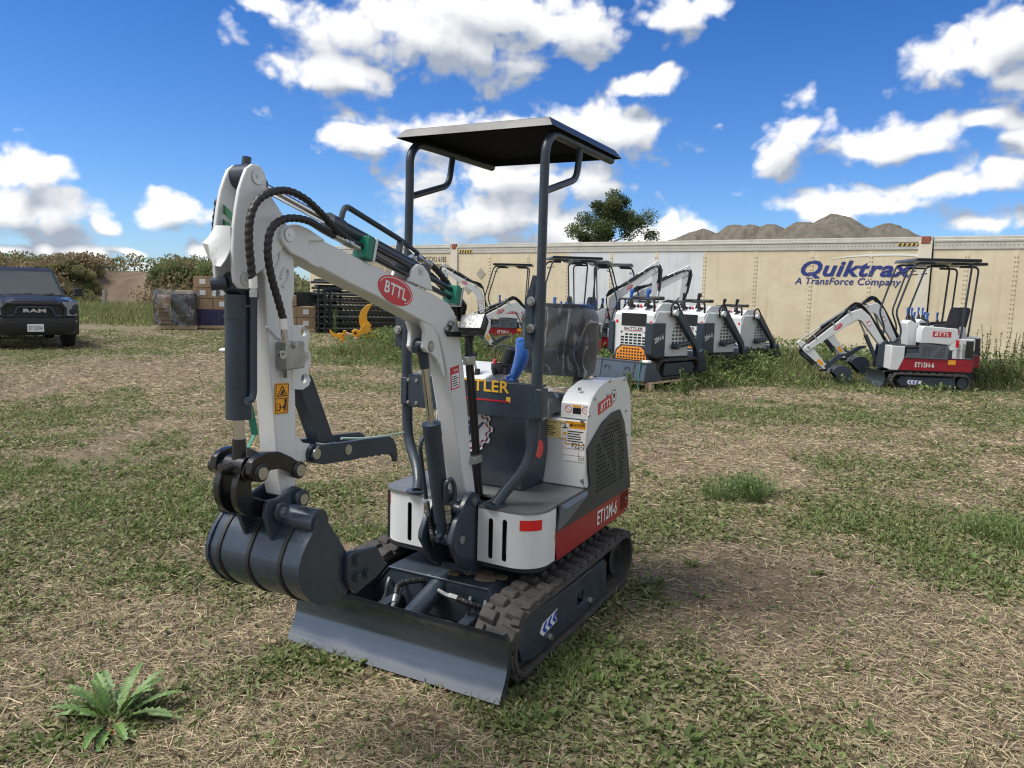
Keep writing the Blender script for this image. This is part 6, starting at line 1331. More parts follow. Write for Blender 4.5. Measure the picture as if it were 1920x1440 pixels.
# ------------------------------------------------------------------ parked excavators behind
SLATE = mat('slate_grille', (.085,.10,.125), .45, var=.15, vscale=4)
def limb(b, pts, ws, y0, y1):                # plate limb in the x,z plane with widths along it
    P_ = [V(a,0,c) for a, c in pts]; up, dn = [], []
    for i, p in enumerate(P_):
        t = (P_[min(i+1, len(P_)-1)]-P_[max(i-1, 0)]).normalized(); n_ = V(-t.z,0,t.x); up.append(p+n_*ws[i]/2); dn.append(p-n_*ws[i]/2)
    return b.prism([p+V(0,y0,0) for p in up+dn[::-1]], V(0,y1-y0,0))
def base_excavator():
    R = empty('mini_excavator', (0,0,0))
    for s in (1, -1):
        y0, y1 = sorted((s*.30, s*.49)); make_track(R, y0, y1, .60, -.60, .15, .15, .13, .13, 22)
        MB().prism([V(a, s*.47, c) for a, c in ((.55,.06),(.62,.15),(.55,.23),(-.45,.23),(-.48,.06))], V(0,-s*.13,0)).cyl(V(-.6,s*.33,.15),V(-.6,s*.46,.15),.1).build('track_frame', CHAR, R, bevel=.006)
        if s == 1:
            q = MB(); q.prism([V(.44,.4715,.14),V(.41,.4715,.175),V(.15,.4715,.165),V(.18,.4715,.13),V(.15,.4715,.10),V(.41,.4715,.10)], V(0,.001,0)).build('arrow_decal', WST, R)
            q = MB()
            for k in range(3): x = .41-.07*k; q.prism([V(x,.4727,.137),V(x-.03,.4727,.165),V(x-.06,.4727,.165),V(x-.03,.4727,.137),V(x-.06,.4727,.108),V(x-.03,.4727,.108)], V(0,.001,0))
            q.build('chevron', BLUEP, R)
    MB().box(-.4,.45,-.3,.3,.12,.25).cyl((0,0,.25),(0,0,.32),.25,n=24).build('undercarriage', CHAR, R, bevel=.01)
    sec = spline([V(.92,0,.03),V(.87,0,.10),V(.855,0,.18),V(.87,0,.26),V(.90,0,.30)], 3); MB().sheet([[V(p.x,y,p.z) for p in sec] for y in (-.49,.49)], (-.015,0,0)).bar((.85,.2,.13),(.3,.2,.15),.05,.06).bar((.85,-.2,.13),(.3,-.2,.15),.05,.06).build('dozer_blade', CHAR, R)
    Y = .45
    MB().prism([p+V(0,0,.315) for p in round_poly([V(-.78,-.44,0),V(.74,-.44,0),V(.74,.44,0),V(-.78,.44,0)], .10, 5)], V(0,0,.02)).build('slew_floor', BLACKM, R)
    body = round_poly([V(-.80,-Y,.335),V(.76,-Y,.335),V(.76,Y,.335),V(-.80,Y,.335)], .10, 6); sk = MB().prism(body, V(0,0,.205)).build('side_skirt', RED, R, bevel=.004)
    for s in (1, -1): text('ET15H-6', sk, V(.13, s*(Y+.0015), .435), V(-s,0,0), (0,0,1), .36, .085, WST, bold=.015)
    text('BATTLER', sk, V(-.8015, 0, .43), V(0,-1,0), (0,0,1), .42, .07, WST)
    fw = MB()
    for s in (1, -1): fw.prism([V(.765,s*(Y+.003),.33),V(.62,s*(Y+.003),.33),V(.52,s*(Y+.003),.545),V(.52,s*(Y+.003),.74),V(.765,s*(Y+.003),.74)], V(0,-s*.12,0))
    fw.box(.66,.768,-.44,-.12,.34,.74).box(.66,.768,.12,.44,.34,.74).build('front_panel', WHITE, R, bevel=.008)
    MB().box(-.2,.66,-.44,.44,.70,.745).build('floor_mat', BLACKM, R, bevel=.01)
    MB().prism(round_poly([V(-.795,-Y+.004,.545),V(.5,-Y+.004,.545),V(.5,Y-.004,.545),V(-.795,Y-.004,.545)], .08, 5), V(0,0,.15)).build('lower_body', CHAR, R, bevel=.005)
    rb_ = MB().prism(round_poly([V(-.795,-Y,.69),V(-.26,-Y,.69),V(-.26,Y,.69),V(-.795,Y,.69)], .09, 6), V(0,0,.20)); rb_.prism([p for p in round_poly([V(-.79,-Y+.002,.55),V(-.30,-Y+.002,.55),V(-.30,Y-.002,.55),V(-.79,Y-.002,.55)], .09, 6)], V(0,0,.15)); rear = rb_.build('engine_cover', WHITE, R, bevel=.012)
    q = MB()
    for s in (1, -1):
        for k in range(2):
            for j in range(9): z = .60+j*.027; x = -.44-.10*k; q.bar(V(x,s*(Y+.001),z), V(x-.06,s*(Y+.001),z-.03), .004, .012, upv=YV)
    q.build('vent_slots', INK, rear)
    MB().box(-.802,-.79,-.30,.36,.575,.86).box(-.74,-.60,Y,Y+.008,.57,.86).build('engine_door', BLACK, R, bevel=.004)
    MB().box(-.47,-.41,Y,Y+.004,.75,.87).build('tail_light', REFL, R); MB().box(-.44,-.30,Y,Y+.003,.455,.53).build('warning_sticker', YEL, sk)
    for s in (1, -1):
        h = MB().prism([V(.24,s*(Y+.002),.80),V(.24,s*(Y+.002),1.03),V(.20,s*(Y+.002),1.09),V(-.42,s*(Y+.002),1.06),V(-.47,s*(Y+.002),.90),V(-.30,s*(Y+.002),.78),V(0,s*(Y+.002),.80)], V(0,-s*.24,0)).build('side_hood', WHITE, R, bevel=.012)
        q = MB(); rect(q, V(-.14,s*(Y+.002),.96), V(-s,0,0), YD, -.17, .17, -.045, .045, .003); e_ = q.build('emblem', REDD, h); text('BTTL', e_, V(-.14,s*(Y+.0055),.96), V(-s,0,0), (0,0,1), .27, .06, WST, shear=.2, bold=.02)
        hol = [[V(.19-c*.036+.011*math.cos(t),s*(Y+.003),.585+r*.036+.011*math.sin(t)) for t in (0,1.05,2.1,3.14,4.19,5.24)] for r in range(5) for c in range(12) if not (3 < c-r < 6)]
        g_ = MB().prism([V(.25,s*(Y+.003),.545),V(.27,s*(Y+.003),.79),V(.20,s*(Y+.003),.80),V(-.25,s*(Y+.003),.765),V(-.30,s*(Y+.003),.72),V(-.28,s*(Y+.003),.54)], V(0,s*.012,0), holes=hol).build('side_grille', SLATE, R)
        MB().prism([V(.52,s*(Y+.002),.545),V(.48,s*(Y+.002),.62),V(.25,s*(Y+.002),.64),V(.25,s*(Y+.002),.545)], V(0,s*.012,0)).build('side_trim', SLATE, R)
    MB().prism([V(.36,-.16,.74),V(.42,-.16,1.12),V(.36,-.16,1.18),V(.2,-.16,1.10),V(.2,-.16,.74)], V(0,.34,0)).build('front_console', WHITE, R, bevel=.012)
    MB().prism(round_poly([V(-.02,-.24,.80),V(-.02,.24,.80),V(-.44,.24,.80),V(-.44,-.24,.80)], .06), V(0,0,.14)).build('seat_cushion', VINYL, R, bevel=.03, seg=3)
    MB().prism(round_poly([V(-.44,-.22,.92),V(-.44,.22,.92),V(-.55,.20,1.42),V(-.55,-.20,1.42)], .07), V(-.09,0,-.02)).build('backrest', VINYL, R, bevel=.03, seg=3)
    MB().bar((-.05,.30,1.10),(-.42,.30,1.12),.07,.05).bar((-.05,-.30,1.10),(-.42,-.30,1.12),.07,.05).build('armrest', VINYL, R, bevel=.01)
    for x, y in ((.08,.30),(.08,-.30),(.30,.10),(.30,-.10)):
        z0 = 1.08 if abs(y) > .2 else 1.16; lv = MB().cyl((x,y,z0),(x,y,z0+.10),.045,.02).build('lever_boot', VINYL, R); MB().tube(spline([V(x,y,z0+.09),V(x+.012,y,z0+.15),V(x+.005,y,z0+.23)], 4), [.016]*3+[.018]*3+[.024,.025,.02], 8).build('sleeve', BLUE, lv)
    MB().prism([V(.50,-.52,2.16),V(-.72,-.52,2.16),V(-.70,-.50,2.21),V(.47,-.50,2.21)], V(0,1.04,0)).build('canopy_roof', CHAR, R, bevel=.01)
    for s in (1, -1):
        MB().tube(fillet([V(.10,s*.44,2.13),V(.46,s*.44,2.13),V(.74,s*.42,1.30),V(.60,s*.42,1.0),V(.66,s*.42,.74)], .10, 5), .019, 10).build('canopy_post', CHAR, R)
        MB().tube(fillet([V(-.2,s*.44,2.13),V(-.58,s*.44,2.13),V(-.50,s*.42,.88)], .10, 5), .019, 10).tube([V(.44,s*.44,2.0),V(.40,s*.1,2.0)], .012, 8).build('canopy_post', CHAR, R)
    MB().prism([V(.74,-.06,.33),V(.90,-.06,.34),V(.86,-.06,.74),V(.74,-.06,.84)], V(0,.03,0)).prism([V(.74,.10,.33),V(.90,.10,.34),V(.86,.10,.74),V(.74,.10,.84)], V(0,.03,0)).box(.70,.78,-.05,.12,.4,.7).build('swing_post', CHAR, R, bevel=.004)
    def squeeze(o):
        for c in o.children:
            if c.type == 'MESH':
                for v_ in c.data.vertices:
                    if v_.co.x < .73: v_.co.x = .73+(v_.co.x-.73)*.85
            squeeze(c)
    squeeze(R); return R
def add_front(R, foot, knee, tip, arm, thumb=True, bucket=True):
    F_, K_, T_, A_ = (V(a,.035,c) for a, c in (foot, knee, tip, arm)); b = MB(); y0, y1 = -.015, .085
    mid = K_+(F_-K_).normalized()*.16; mid2 = K_+(T_-K_).normalized()*.16; pts = [(F_.x,F_.z)]+[(p.x,p.z) for p in [mid]+[mid*.25+K_*.5+mid2*.25]+[mid2]]+[(T_.x,T_.z)]
    bm_ = limb(b, pts, [.10,.16,.20,.17,.09], y0, y1).cyl(V(T_.x,y0,T_.z),V(T_.x,y1,T_.z),.055).build('boom', WHITE, R, bevel=.008)
    d = (T_-K_).normalized(); n_ = V(-d.z,0,d.x); n_ = n_ if n_.z > 0 else -n_; c = K_.lerp(T_, .42); c.y = y1+.0005
    for s in (1, -1):
        cc = V(c.x, y1+.0005 if s == 1 else y0-.0005, c.z); xd = d*-s if d.x*-s != 0 else d; xd = d if (d.x > 0) == (s == -1) else -d; yd = n_
        if xd.cross(yd).y*s < 0: xd = -xd
        bttl_oval(bm_, cc, xd, yd, .085, .036)
    fd = (K_-F_).normalized()
    for s in (1, -1):
        q = F_.lerp(K_, .62); q.y = y1+.0005 if s == 1 else y0-.0005; xs = V(fd.z,0,-fd.x); xs = xs if xs.cross(fd).y*s > 0 else -xs; st_ = MB(); rect(st_, q, xs, fd, -.03, .03, -.04, .04, .0015); st_ = st_.build('warning_sticker', REDD, bm_); st2 = MB(); rect(st2, q, xs, fd, -.025, .025, -.033, .018, .0025); st2.build('print_panel', WST, st_)
    ad = (A_-T_).normalized(); hd = T_-ad*.20; nA = V(-ad.z,0,ad.x); nA = nA if nA.x > 0 else -nA
    hp = hd+nA*.03; am = limb(MB(), [(hp.x,hp.z),(T_.x,T_.z),((T_+ad*.12).x,(T_+ad*.12).z),(A_.x,A_.z)], [.06,.16,.14,.075], y0+.012, y1-.012).build('dipper_arm', WHITE, R, bevel=.008)
    q = MB(); c = T_.lerp(A_, .58); rect(q, V(c.x,y1-.0115,c.z), V(-ad.z,0,ad.x) if V(-ad.z,0,ad.x).cross(-ad).y > 0 else V(ad.z,0,-ad.x), -ad, -.03, .03, -.06, .06, .0015); q.build('warning_label', YEL, am)
    def ram(p0, p1, r, split, name):
        p0, p1 = Vector(p0), Vector(p1); q = p0.lerp(p1, split); MB().cyl(p0, q, r, n=14).build(name, CHAR, R, ang=30); MB().cyl(q, p1, r*.45, n=10).build('piston_rod', mat('rod_steel', (.32,.33,.34), .45, .8), R)
    ram((.86,.035,.45), K_.lerp(F_, .12)+V(.06 if K_.x < T_.x else 0,0,-.08), .036, .62, 'boom_cylinder')
    ram(K_+n_*.13-d*.05, hp, .028, .62, 'arm_cylinder'); ram(T_+nA*.12+ad*-.02, A_-ad*.13+nA*.10, .032, .68, 'bucket_cylinder')
    for k in range(5):
        off = .045+.022*(k % 3); yy = y0+.02*k; g1 = [F_+V(-.02,0,.02)-(K_-F_).normalized().cross(YV)*-.0+V(-.05-.01*k,0,0), K_+(n_*.8+V(-.3 if d.x > 0 else .3,0,0))*.13+V(0,0,.012*k), K_.lerp(T_, .35)+n_*(off+.05), K_.lerp(T_, .8)+n_*(off+.03), T_+d*(.07+.015*k)+n_*.05, T_+ad*.16+nA*(.07+.012*k), T_+ad*.30+nA*.045]
        MB().tube(spline([V(p.x,yy,p.z) for p in g1], 5), .013, 6).build('hydraulic_hose', HOSE, R)
    q = MB()
    for t in (.15,.45,.8): c = K_.lerp(T_, t)+n_*.10; q.obox(V(c.x,.035,c.z), d*.012, YV*.065, n_*.035)
    q.build('hose_clamp', STEEL, R)
    if thumb:
        c = A_-ad*.10; bk = -nA; tp_ = c+bk*.42+ad*-.02; limb(MB(), [(c.x,c.z),((c+bk*.3).x,(c+bk*.3).z),((tp_+ad*.07).x,(tp_+ad*.07).z)], [.08,.07,.02], .0, .08).build('thumb', CHAR, R); MB().bar(V(0,.035,0)+V((A_-ad*.30).x,0,(A_-ad*.30).z), V((c+bk*.13).x,.035,(c+bk*.13).z), .03, .05, upv=YV).build('thumb_link', CHAR, R)
    if bucket:
        c = A_+ad*.16-nA*.10; b = MB(); pr = [c+V(math.cos(t)*.17,0,math.sin(t)*.17) for t in np.linspace(.3, 4.4, 12)]; 
        for y in (-.14,.20): b.prism([V(p.x,y,p.z) for p in pr], V(0,.012,0))
        b.sheet([[V(p.x,y,p.z) for p in pr] for y in (-.14,.21)], (0,0,.006)); b.prism([V(A_.x-.05,0,A_.z+.02),V(A_.x+.05,0,A_.z+.02),c+V(.1,0,.12),c+V(-.1,0,.12)], V(0,.07,0)); b.build('bucket', CHAR, R)
        limb(MB(), [((A_-ad*.13+nA*.10).x,(A_-ad*.13+nA*.10).z),((A_-ad*.06).x,(A_-ad*.06).z)], [.04,.04], -.03, .10).build('link', BLACK, R)
    return R
EXG = 'excavators parked by the trailers'
b0 = base_excavator()
poses = [
 ('m1', dpt(1738,700,13.3), 172, (.80,.74),(1.20,1.31),(2.04,.62),(1.64,.22), 'red and white excavator with lowered boom, nearest of the pair at the right'),
 ('m2', dpt(1756,690,14.3), 172, (.80,.74),(1.18,1.42),(2.00,.86),(1.60,.34), 'excavator half hidden behind its twin at the right'),
 ('a', dpt(962,600,20.4), 176, (.80,.74),(.92,1.46),(1.86,2.0),(1.78,1.15), 'distant excavator with high raised boom before the cream wall'),
 ('b', dpt(1072,600,15.9), 186, (.80,.74),(1.18,1.22),(1.95,.86),(1.60,.30), 'excavator with lowered boom, mostly hidden behind the nearest machine and its wrapped seat'),
 ('c', dpt(1098,600,17.4), -12, (.66,.74),(.56,1.36),(1.52,2.05),(1.50,1.22), 'excavator facing right, its boom rising beside the nearest track loader'),
 ('d', dpt(1142,600,18.6), -10, (.70,.74),(.62,1.44),(1.78,2.02),(1.66,1.22), 'rearmost excavator facing right with raised boom against the pale panels')]
copies = [b0]+[copy_tree(b0) for _ in poses[1:]]
for R_, (nm, p, ya, f_, k_, t_, a_, lb) in zip(copies, poses):
    add_front(R_, f_, k_, t_, a_); R_.location = (p.x, p.y, 0); R_.rotation_euler = (0, 0, math.radians(ya)); tag(R_, lb, 'excavator', EXG)
# ------------------------------------------------------------------ mini track loaders
ORNG = mat('orange_grille', (.70,.26,.03), .45); WOOD = mat('pallet_wood', (.42,.31,.19), .8, col2=(.55,.43,.28), vscale=9, bump=.2)
def base_loader():
    R = empty('track_loader', (0,0,0)); Z = .12
    for s in (1, -1):
        y0, y1 = sorted((s*.30, s*.50)); make_track(R, y0, y1, .56, -.34, .17, .17, .145, .145, 20); MB().prism([V(a, s*.48, c) for a, c in ((.50,.06),(.58,.17),(.50,.26),(-.28,.26),(-.32,.06))], V(0,-s*.14,0)).build('track_frame', CHARM, R, bevel=.006)
    MB().box(-.42,.5,-.30,.30,.12,.38).build('chassis', CHAR, R, bevel=.01)
    bd = MB().prism([V(-.50,-.38,.36),V(-.50,-.38,1.02),V(-.44,-.38,1.08),V(.05,-.38,1.08),V(.30,-.38,.86),V(.52,-.38,.62),V(.52,-.38,.34)], V(0,.76,0)).build('body', WHITE, R, bevel=.015)
    X = -.5015; xd, yd = V(0,-1,0), V(0,0,1)
    q = MB(); rect(q, V(X,0,.93), xd, yd, -.24, .24, -.095, .105, .004); q.build('display_panel', INK, bd)
    text('BATTLER', bd, V(X-.001,0,.792), xd, yd, .36, .042, INK, bold=.01); q = MB(); rect(q, V(X,0,.762), xd, yd, -.18, .18, -.004, .004, .002); q.build('underline', REDD, bd)
    hs = [[V(X, .21-c*.084+a, .555+r*.047+e) for a, e in ((-.033,-.016),(.033,-.016),(.033,.016),(-.033,.016))] for r in range(4) for c in range(6) if not (r == 3 and c in (0, 5))]
    MB().box(X+.0005, X+.003, -.25, .25, .52, .745).build('grille_backing', INK, bd); MB().prism([V(X,-.27,.53),V(X,.27,.53),V(X,.27,.67),V(X,.20,.74),V(X,-.20,.74),V(X,-.27,.67)], V(-.006,0,0), holes=hs).build('rear_grille', WHITE, bd)
    fr = MB().prism([V(X-.008,-.34,.28),V(X-.008,.34,.28),V(X-.008,.31,.45),V(X-.008,.20,.53),V(X-.008,-.20,.53),V(X-.008,-.31,.45)], V(-.03,0,0)).build('grille_frame', CHAR, R)
    hs = [[V(X-.039, .25-c*.056+a, .325+r*.048+e) for a, e in ((-.018,-.015),(.018,-.015),(.018,.015),(-.018,.015))] for r in range(4) for c in range(10) if not (r == 3 and c in (0, 1, 8, 9)) and not (r == 2 and c in (0, 9))]
    MB().prism([V(X-.039,-.30,.30),V(X-.039,.30,.30),V(X-.039,.28,.435),V(X-.039,.18,.51),V(X-.039,-.18,.51),V(X-.039,-.28,.435)], V(-.008,0,0), holes=hs).build('engine_grille', ORNG, R)
    for s in (1, -1):
        MB().prism([V(-.53,s*.385,.40),V(-.53,s*.385,.86),V(-.42,s*.385,1.06),V(.02,s*.385,1.07),V(.10,s*.385,.98),V(-.12,s*.385,.40)], V(0,s*.012,0)).build('side_plate', WHITE, R, bevel=.003)
        xr_ = -.72 if s == -1 else -.54
        pod = MB().prism([V(xr_,s*.375,.42),V(xr_+.09,s*.375,.36),V(xr_+.36,s*.375,.36),V(xr_+.36,s*.375,.90),V(xr_,s*.375,.90)], V(0,s*(.14 if s == -1 else .10),0)); pod = pod.build('side_tank', CHAR, R, bevel=.01)
        text('28H-6', pod, V(xr_+.18, s*(.5165 if s == -1 else .4765), .66), V(1,0,.3) if s == -1 else V(-1,0,.3), V(-.3,0,1) if s == -1 else V(.3,0,1), .25, .085, WST, bold=.015)
        MB().cyl(V(-.5015,s*.33,.90), V(-.506,s*.33,.90), .024, n=14).build('round_reflector', REFL, R)
        hv = MB()
        for r in range(7):
            for c in range(4-r//3): x = .02+c*.10; hv.prism([V(x,s*.381,.50+r*.06),V(x+.055,s*.381,.50+r*.06),V(x+.065,s*.381,.53+r*.06),V(x+.01,s*.381,.53+r*.06)], V(0,s*.003,0))
        hv.build('side_vents', INK, bd)
        limb(MB(), [(-.08,1.06),(.04,1.05),(.62,.50),(.68,.30)], [.12,.14,.10,.08], s*.42, s*.50).build('lift_arm', CHAR, R, bevel=.006)
        MB().cyl(V(-.06,s*.40,1.06),V(-.06,s*.515,1.06),.05).build('arm_pivot', WHITE, R, bevel=.004)
        MB().cyl(V(.02,s*.46,.52),V(.40,s*.46,.56),.036).cyl(V(.02,s*.41,.52),V(.02,s*.51,.52),.05).build('lift_cylinder', CHAR, R)
        MB().tube(spline([V(-.10,s*.43,1.0),V(-.12,s*.44,1.16),V(-.02,s*.46,1.22),V(.10,s*.47,1.08),V(.22,s*.47,.95)], 5), .016, 8).build('hydraulic_hose', HOSE, R)
    ds = MB().prism([V(-.40,-.33,1.07),V(-.22,-.33,1.20),V(.10,-.33,1.20),V(.12,-.33,1.07)], V(0,.66,0)).build('control_dash', WHITE, R, bevel=.01)
    q = MB(); q2 = MB()
    for i, y in enumerate((-.26,-.2,-.13,.0,.06,.13,.22)): p = V(-.315,y,1.135); (q if i % 3 else q2).cyl(p, p+V(-.02,0,.028), .022, n=10)
    q.build('gauge', INK, ds); q2.build('warning_knob', REDD, ds)
    MB().tube(fillet([V(-.44,.34,1.05),V(-.46,.34,1.26),V(-.46,.06,1.26)], .05), .018, 8).build('hand_rail', BLACKM, R); MB().tube(fillet([V(-.44,-.34,1.05),V(-.46,-.34,1.26),V(-.46,-.06,1.26)], .05), .018, 8).build('hand_rail', BLACKM, R)
    MB().box(-.25,-.1,-.30,.30,1.25,1.31).build('arm_pad', VINYL, R, bevel=.02)
    for y in (.18,-.14):
        lv = MB().cyl((-.36,y,1.14),(-.36,y,1.24),.06,.03).build('lever_boot', VINYL, R); MB().tube(spline([V(-.36,y,1.23),V(-.37,y-.01,1.32),V(-.36,y-.03,1.42)], 4), [.022]*3+[.028]*3+[.038,.04,.03], 8).build('lever_grip', BLACKM, lv)
    # loading bucket carried low at the near end
    b = MB()
    for y in (-.54,.53): b.prism([V(-.92,y,.02),V(-.86,y,.30),V(-.74,y,.30),V(-.44,y,.05),V(-.46,y,.01)], V(0,.012,0))
    b.sheet([[V(-.92,y,.02),V(-.90,y,.14),V(-.86,y,.30)] for y in (-.53,.53)], (.012,0,0)).box(-.91,-.46,-.53,.53,.01,.025)
    for y in (-.32,.32): b.bar((-.922,y,.03),(-.872,y,.28),.02,.02)
    b.box(-.87,-.74,-.53,.53,.29,.305); bk = b.build('bucket', mat('loader_bucket', (.06,.08,.115), .4, .2, var=.15), R)
    q = MB()
    for y in (-.20,.20): q.ring(V(-.893,y,.17), V(-.899,y,.17), .05, .042, 20)
    q.build('round_mark', CHAR, bk)
    MB().prism([V(.66,-.5,.10),V(.72,-.5,.42),V(.80,-.5,.46),V(1.05,-.5,.12),V(1.02,-.5,.08)], V(0,1.0,0)).build('front_attachment', CHAR, R, bevel=.01)
    return R
l0 = base_loader(); LG = 'track loaders parked on pallets'
lsp = [(gpt(1217,722), 37, .15, 1.0, 'nearest mini track loader with two blue sleeved levers, standing on a pale pallet'), (dpt(1314,650,14.2), 40, .12, 1.0, 'middle mini track loader with both tank pods dark and rear name lettering uncovered'), (dpt(1384,640,16.6), 42, .06, .98, 'farthest mini track loader, plain white back, low among the weeds')]
ls = [l0, copy_tree(l0), copy_tree(l0)]
for e, (p, dg, z, s, lb) in zip(ls, lsp):
    e.location = (p.x, p.y, z); e.rotation_euler = (0, 0, math.radians(90-dg-8)); e.scale = (s, s, s); tag(e, lb, 'track loader', LG)
for c in list(l0.children):
    if c.name.startswith('lever_boot'):
        for g_ in c.children: g_.data = g_.data.copy(); g_.data.materials[0] = BLUE; g_.name = 'sleeve'
for c in list(ls[2].children):
    if c.name.split('.')[0] == 'body':
        for g_ in list(c.children):
            if g_.name.split('.')[0] in ('lettering', 'underline', 'display_panel'): bpy.data.objects.remove(g_)
    elif c.name.split('.')[0] in ('side_tank',): 
        for g_ in list(c.children): bpy.data.objects.remove(g_)
        bpy.data.objects.remove(c)
PADM = mat('white_foam', (.70,.71,.71), .6)
q = MB()
for y in (-.53,.50): q.box(-.89,-.78,y-.04,y+.07,.295,.335)
q.build('corner_pad', PADM, l0, bevel=.012); MB().bar((-.88,-.44,.335),(-.935,-.44,-.14),.025,.006,upv=YV).build('strap', GSTRAP, l0)
def pallet(p, dg, label, L_=1.5, W_=1.15):
    e = empty('pallet', (p.x, p.y, 0), math.radians(90-dg-8)); b = MB()
    for i in range(9): y = -W_/2+i*(W_-.09)/8; b.box(-L_/2, L_/2, y, y+.09, .125, .145)
    b.build('top_board', WOOD, e, bevel=.003); b = MB()
    for x in (-L_/2, -.05, L_/2-.09):
        for y in (-W_/2, -.05, W_/2-.10): b.box(x, x+.09, y, y+.10, .02, .10)
        b.box(x, x+.09, -W_/2, W_/2, .10, .124)
    b.build('block', WOOD, e, bevel=.003); b = MB()
    for y in (-W_/2, -.05, W_/2-.10): b.box(-L_/2, L_/2, y, y+.10, .002, .02)
    b.build('bottom_board', WOOD, e, bevel=.003); tag(e, label, 'pallet', 'wooden pallets under the track loaders'); return e
d0 = V(math.sin(math.radians(45)), math.cos(math.radians(45)), 0)
pallet(lsp[0][0]-d0*.02, 37, 'pale wooden pallet under the nearest track loader', 1.6, 1.2); pallet(lsp[1][0], 40, 'wooden pallet under the middle track loader, one end showing', 1.6, 1.2)
# ------------------------------------------------------------------ pickup truck
def truck():
    F0 = dpt(66, 600, 15.8); f = V(.62,-.785,0).normalized(); ya = math.atan2(f.y, f.x); S = .82
    R = empty('pickup_truck', (F0.x-f.x*2.85*S, F0.y-f.y*2.85*S, 0), ya); R.scale = (S, S, .89); tag(R, 'dark pickup truck facing the viewer, cut off by the left edge of the view', 'pickup truck')
    PNT = mat('dark_metallic_paint', (.022,.023,.025), .38, .2, coat=.45); TRM = mat('black_trim', (.012,.012,.013), .55); GLS = mat('windscreen_glass', (.05,.058,.064), .05, .5, coat=1.0, spec=.9); LMP = mat('headlamp_glass', (.12,.13,.14), .1, .6, coat=1.0)
    TYRE = mat('tyre_rubber', (.018,.018,.019), .85, bump=.3)
    def crown(x): return 1.28-.10*max(0, (x-1.5)/1.2)**1.6
    rows = []
    for i in range(15):
        x = 1.45+1.22*i/14; row = []
        for k in range(21):
            y = -.90+1.80*k/20; a = abs(y); z = crown(x)-.10*max(0, (a-.72)/.18)**2-(.025 if a > .50 else 0)*1+.012*math.cos(y*2)-(.06*max(0,(x-2.5)/.17)**2); row.append(V(x, y, z))
        rows.append(row)
    hd = MB().sheet(rows, (0,0,-.05)).build('hood', PNT, R)
    for s in (1, -1):
        MB().box(1.72,2.05,s*.36-.10,s*.36+.10,1.255,1.275).build('hood_scoop', TRM, hd, bevel=.006)
        arch = [V(1.86+.52*math.cos(t), s*1.0, .42+.52*math.sin(t)) for t in np.linspace(0, PI, 13)]
        MB().prism([V(2.70,s*1.0,.60),V(2.70,s*1.0,1.06),V(2.45,s*1.0,1.15),V(1.3,s*1.0,1.22),V(1.3,s*1.0,.42)]+arch[::-1], V(0,-s*.14,0)).build('fender', PNT, R, bevel=.04, seg=3)
        MB().prism([V(1.3,s*.995,.40),V(1.3,s*.995,1.22),V(-1.0,s*.995,1.24),V(-1.0,s*.995,.40)], V(0,-s*.1,0)).build('door', PNT, R, bevel=.02)
        w = MB().cyl((1.86,s*.70,.42),(1.86,s*.98,.42),.42,n=36).build('wheel', TYRE, R, bevel=.04, seg=3); MB().cyl((1.86,s*.97,.42),(1.86,s*.985,.42),.25,n=24).build('rim', CHAR, w)
        w = MB().cyl((-1.75,s*.70,.42),(-1.75,s*.98,.42),.42,n=28).build('wheel', TYRE, R, bevel=.04, seg=3)
        lm = MB().loft([[V(2.74,s*.66,.98),V(2.66,s*.985,.97),V(2.60,s*.985,1.12),V(2.70,s*.66,1.12)],[V(2.76,s*.66,.80),V(2.66,s*.99,.79),V(2.64,s*.985,.97),V(2.74,s*.66,.98)]]); lm = MB().prism([V(2.765,s*.64,.80),V(2.765,s*.80,.79),V(2.70,s*.98,.79),V(2.66,s*.985,1.08),V(2.60,s*.97,1.15),V(2.69,s*.66,1.11)], V(-.2,0,0)).build('headlight', LMP, R, bevel=.02, seg=2)
        MB().cyl((2.72,s*.86,.90),(2.745,s*.86,.90),.075,n=20).build('projector', TRM, lm); 
        MB().loft([[V(1.32,s*1.0,1.22),V(1.40,s*1.0,1.22),V(1.40,s*1.02,1.26),V(1.32,s*1.02,1.26)],[V(1.32,s*1.14,1.30),V(1.40,s*1.14,1.30),V(1.40,s*1.14,1.34),V(1.32,s*1.14,1.34)]]).box(1.26,1.40,s*1.12,s*1.32,1.24,1.44).build('wing_mirror', TRM, R, bevel=.03, seg=3)
        MB().box(2.74,2.80,s*.92-.03,s*.92+.03,.63,.70).build('fog_lamp', LMP, R, bevel=.01)
        q = MB().tube([V(2.83,s*.52-.07,.47),V(2.86,s*.52-.07,.47),V(2.86,s*.52+.07,.47),V(2.83,s*.52+.07,.47)], .015, 8); q.build('tow_hook', TRM, R)
    MB().box(1.6,2.60,-.86,.86,.50,1.08).build('engine_bay', TRM, R)
    gr = [V(2.70,y,z) for y, z in ((-.70,.76),(-.72,.98),(-.62,1.10),(.62,1.10),(.72,.98),(.70,.76))]; inn_ = [V(2.70,y,z) for y, z in ((-.63,.80),(-.65,.96),(-.57,1.05),(.57,1.05),(.65,.96),(.63,.80))]
    g_ = MB().prism(gr, V(.12,0,0), holes=[inn_]).build('grille_surround', TRM, R, bevel=.01); MB().box(2.72,2.74,-.66,.66,.77,1.07).build('grille_mesh', INK, g_)
    MB().tube(fillet([V(2.80,.60,.80),V(2.80,.45,.80),V(2.80,.36,1.0),V(2.80,-.36,1.0),V(2.80,-.45,.80),V(2.80,-.60,.80)], .06), .03, 8).build('grille_bar', CHAR, g_); text('RAM', g_, V(2.80,0,.92), V(0,1,0), YD, .50, .085, mat('silver_letter', (.5,.5,.5), .3, .8), bold=.06, depth=.02)
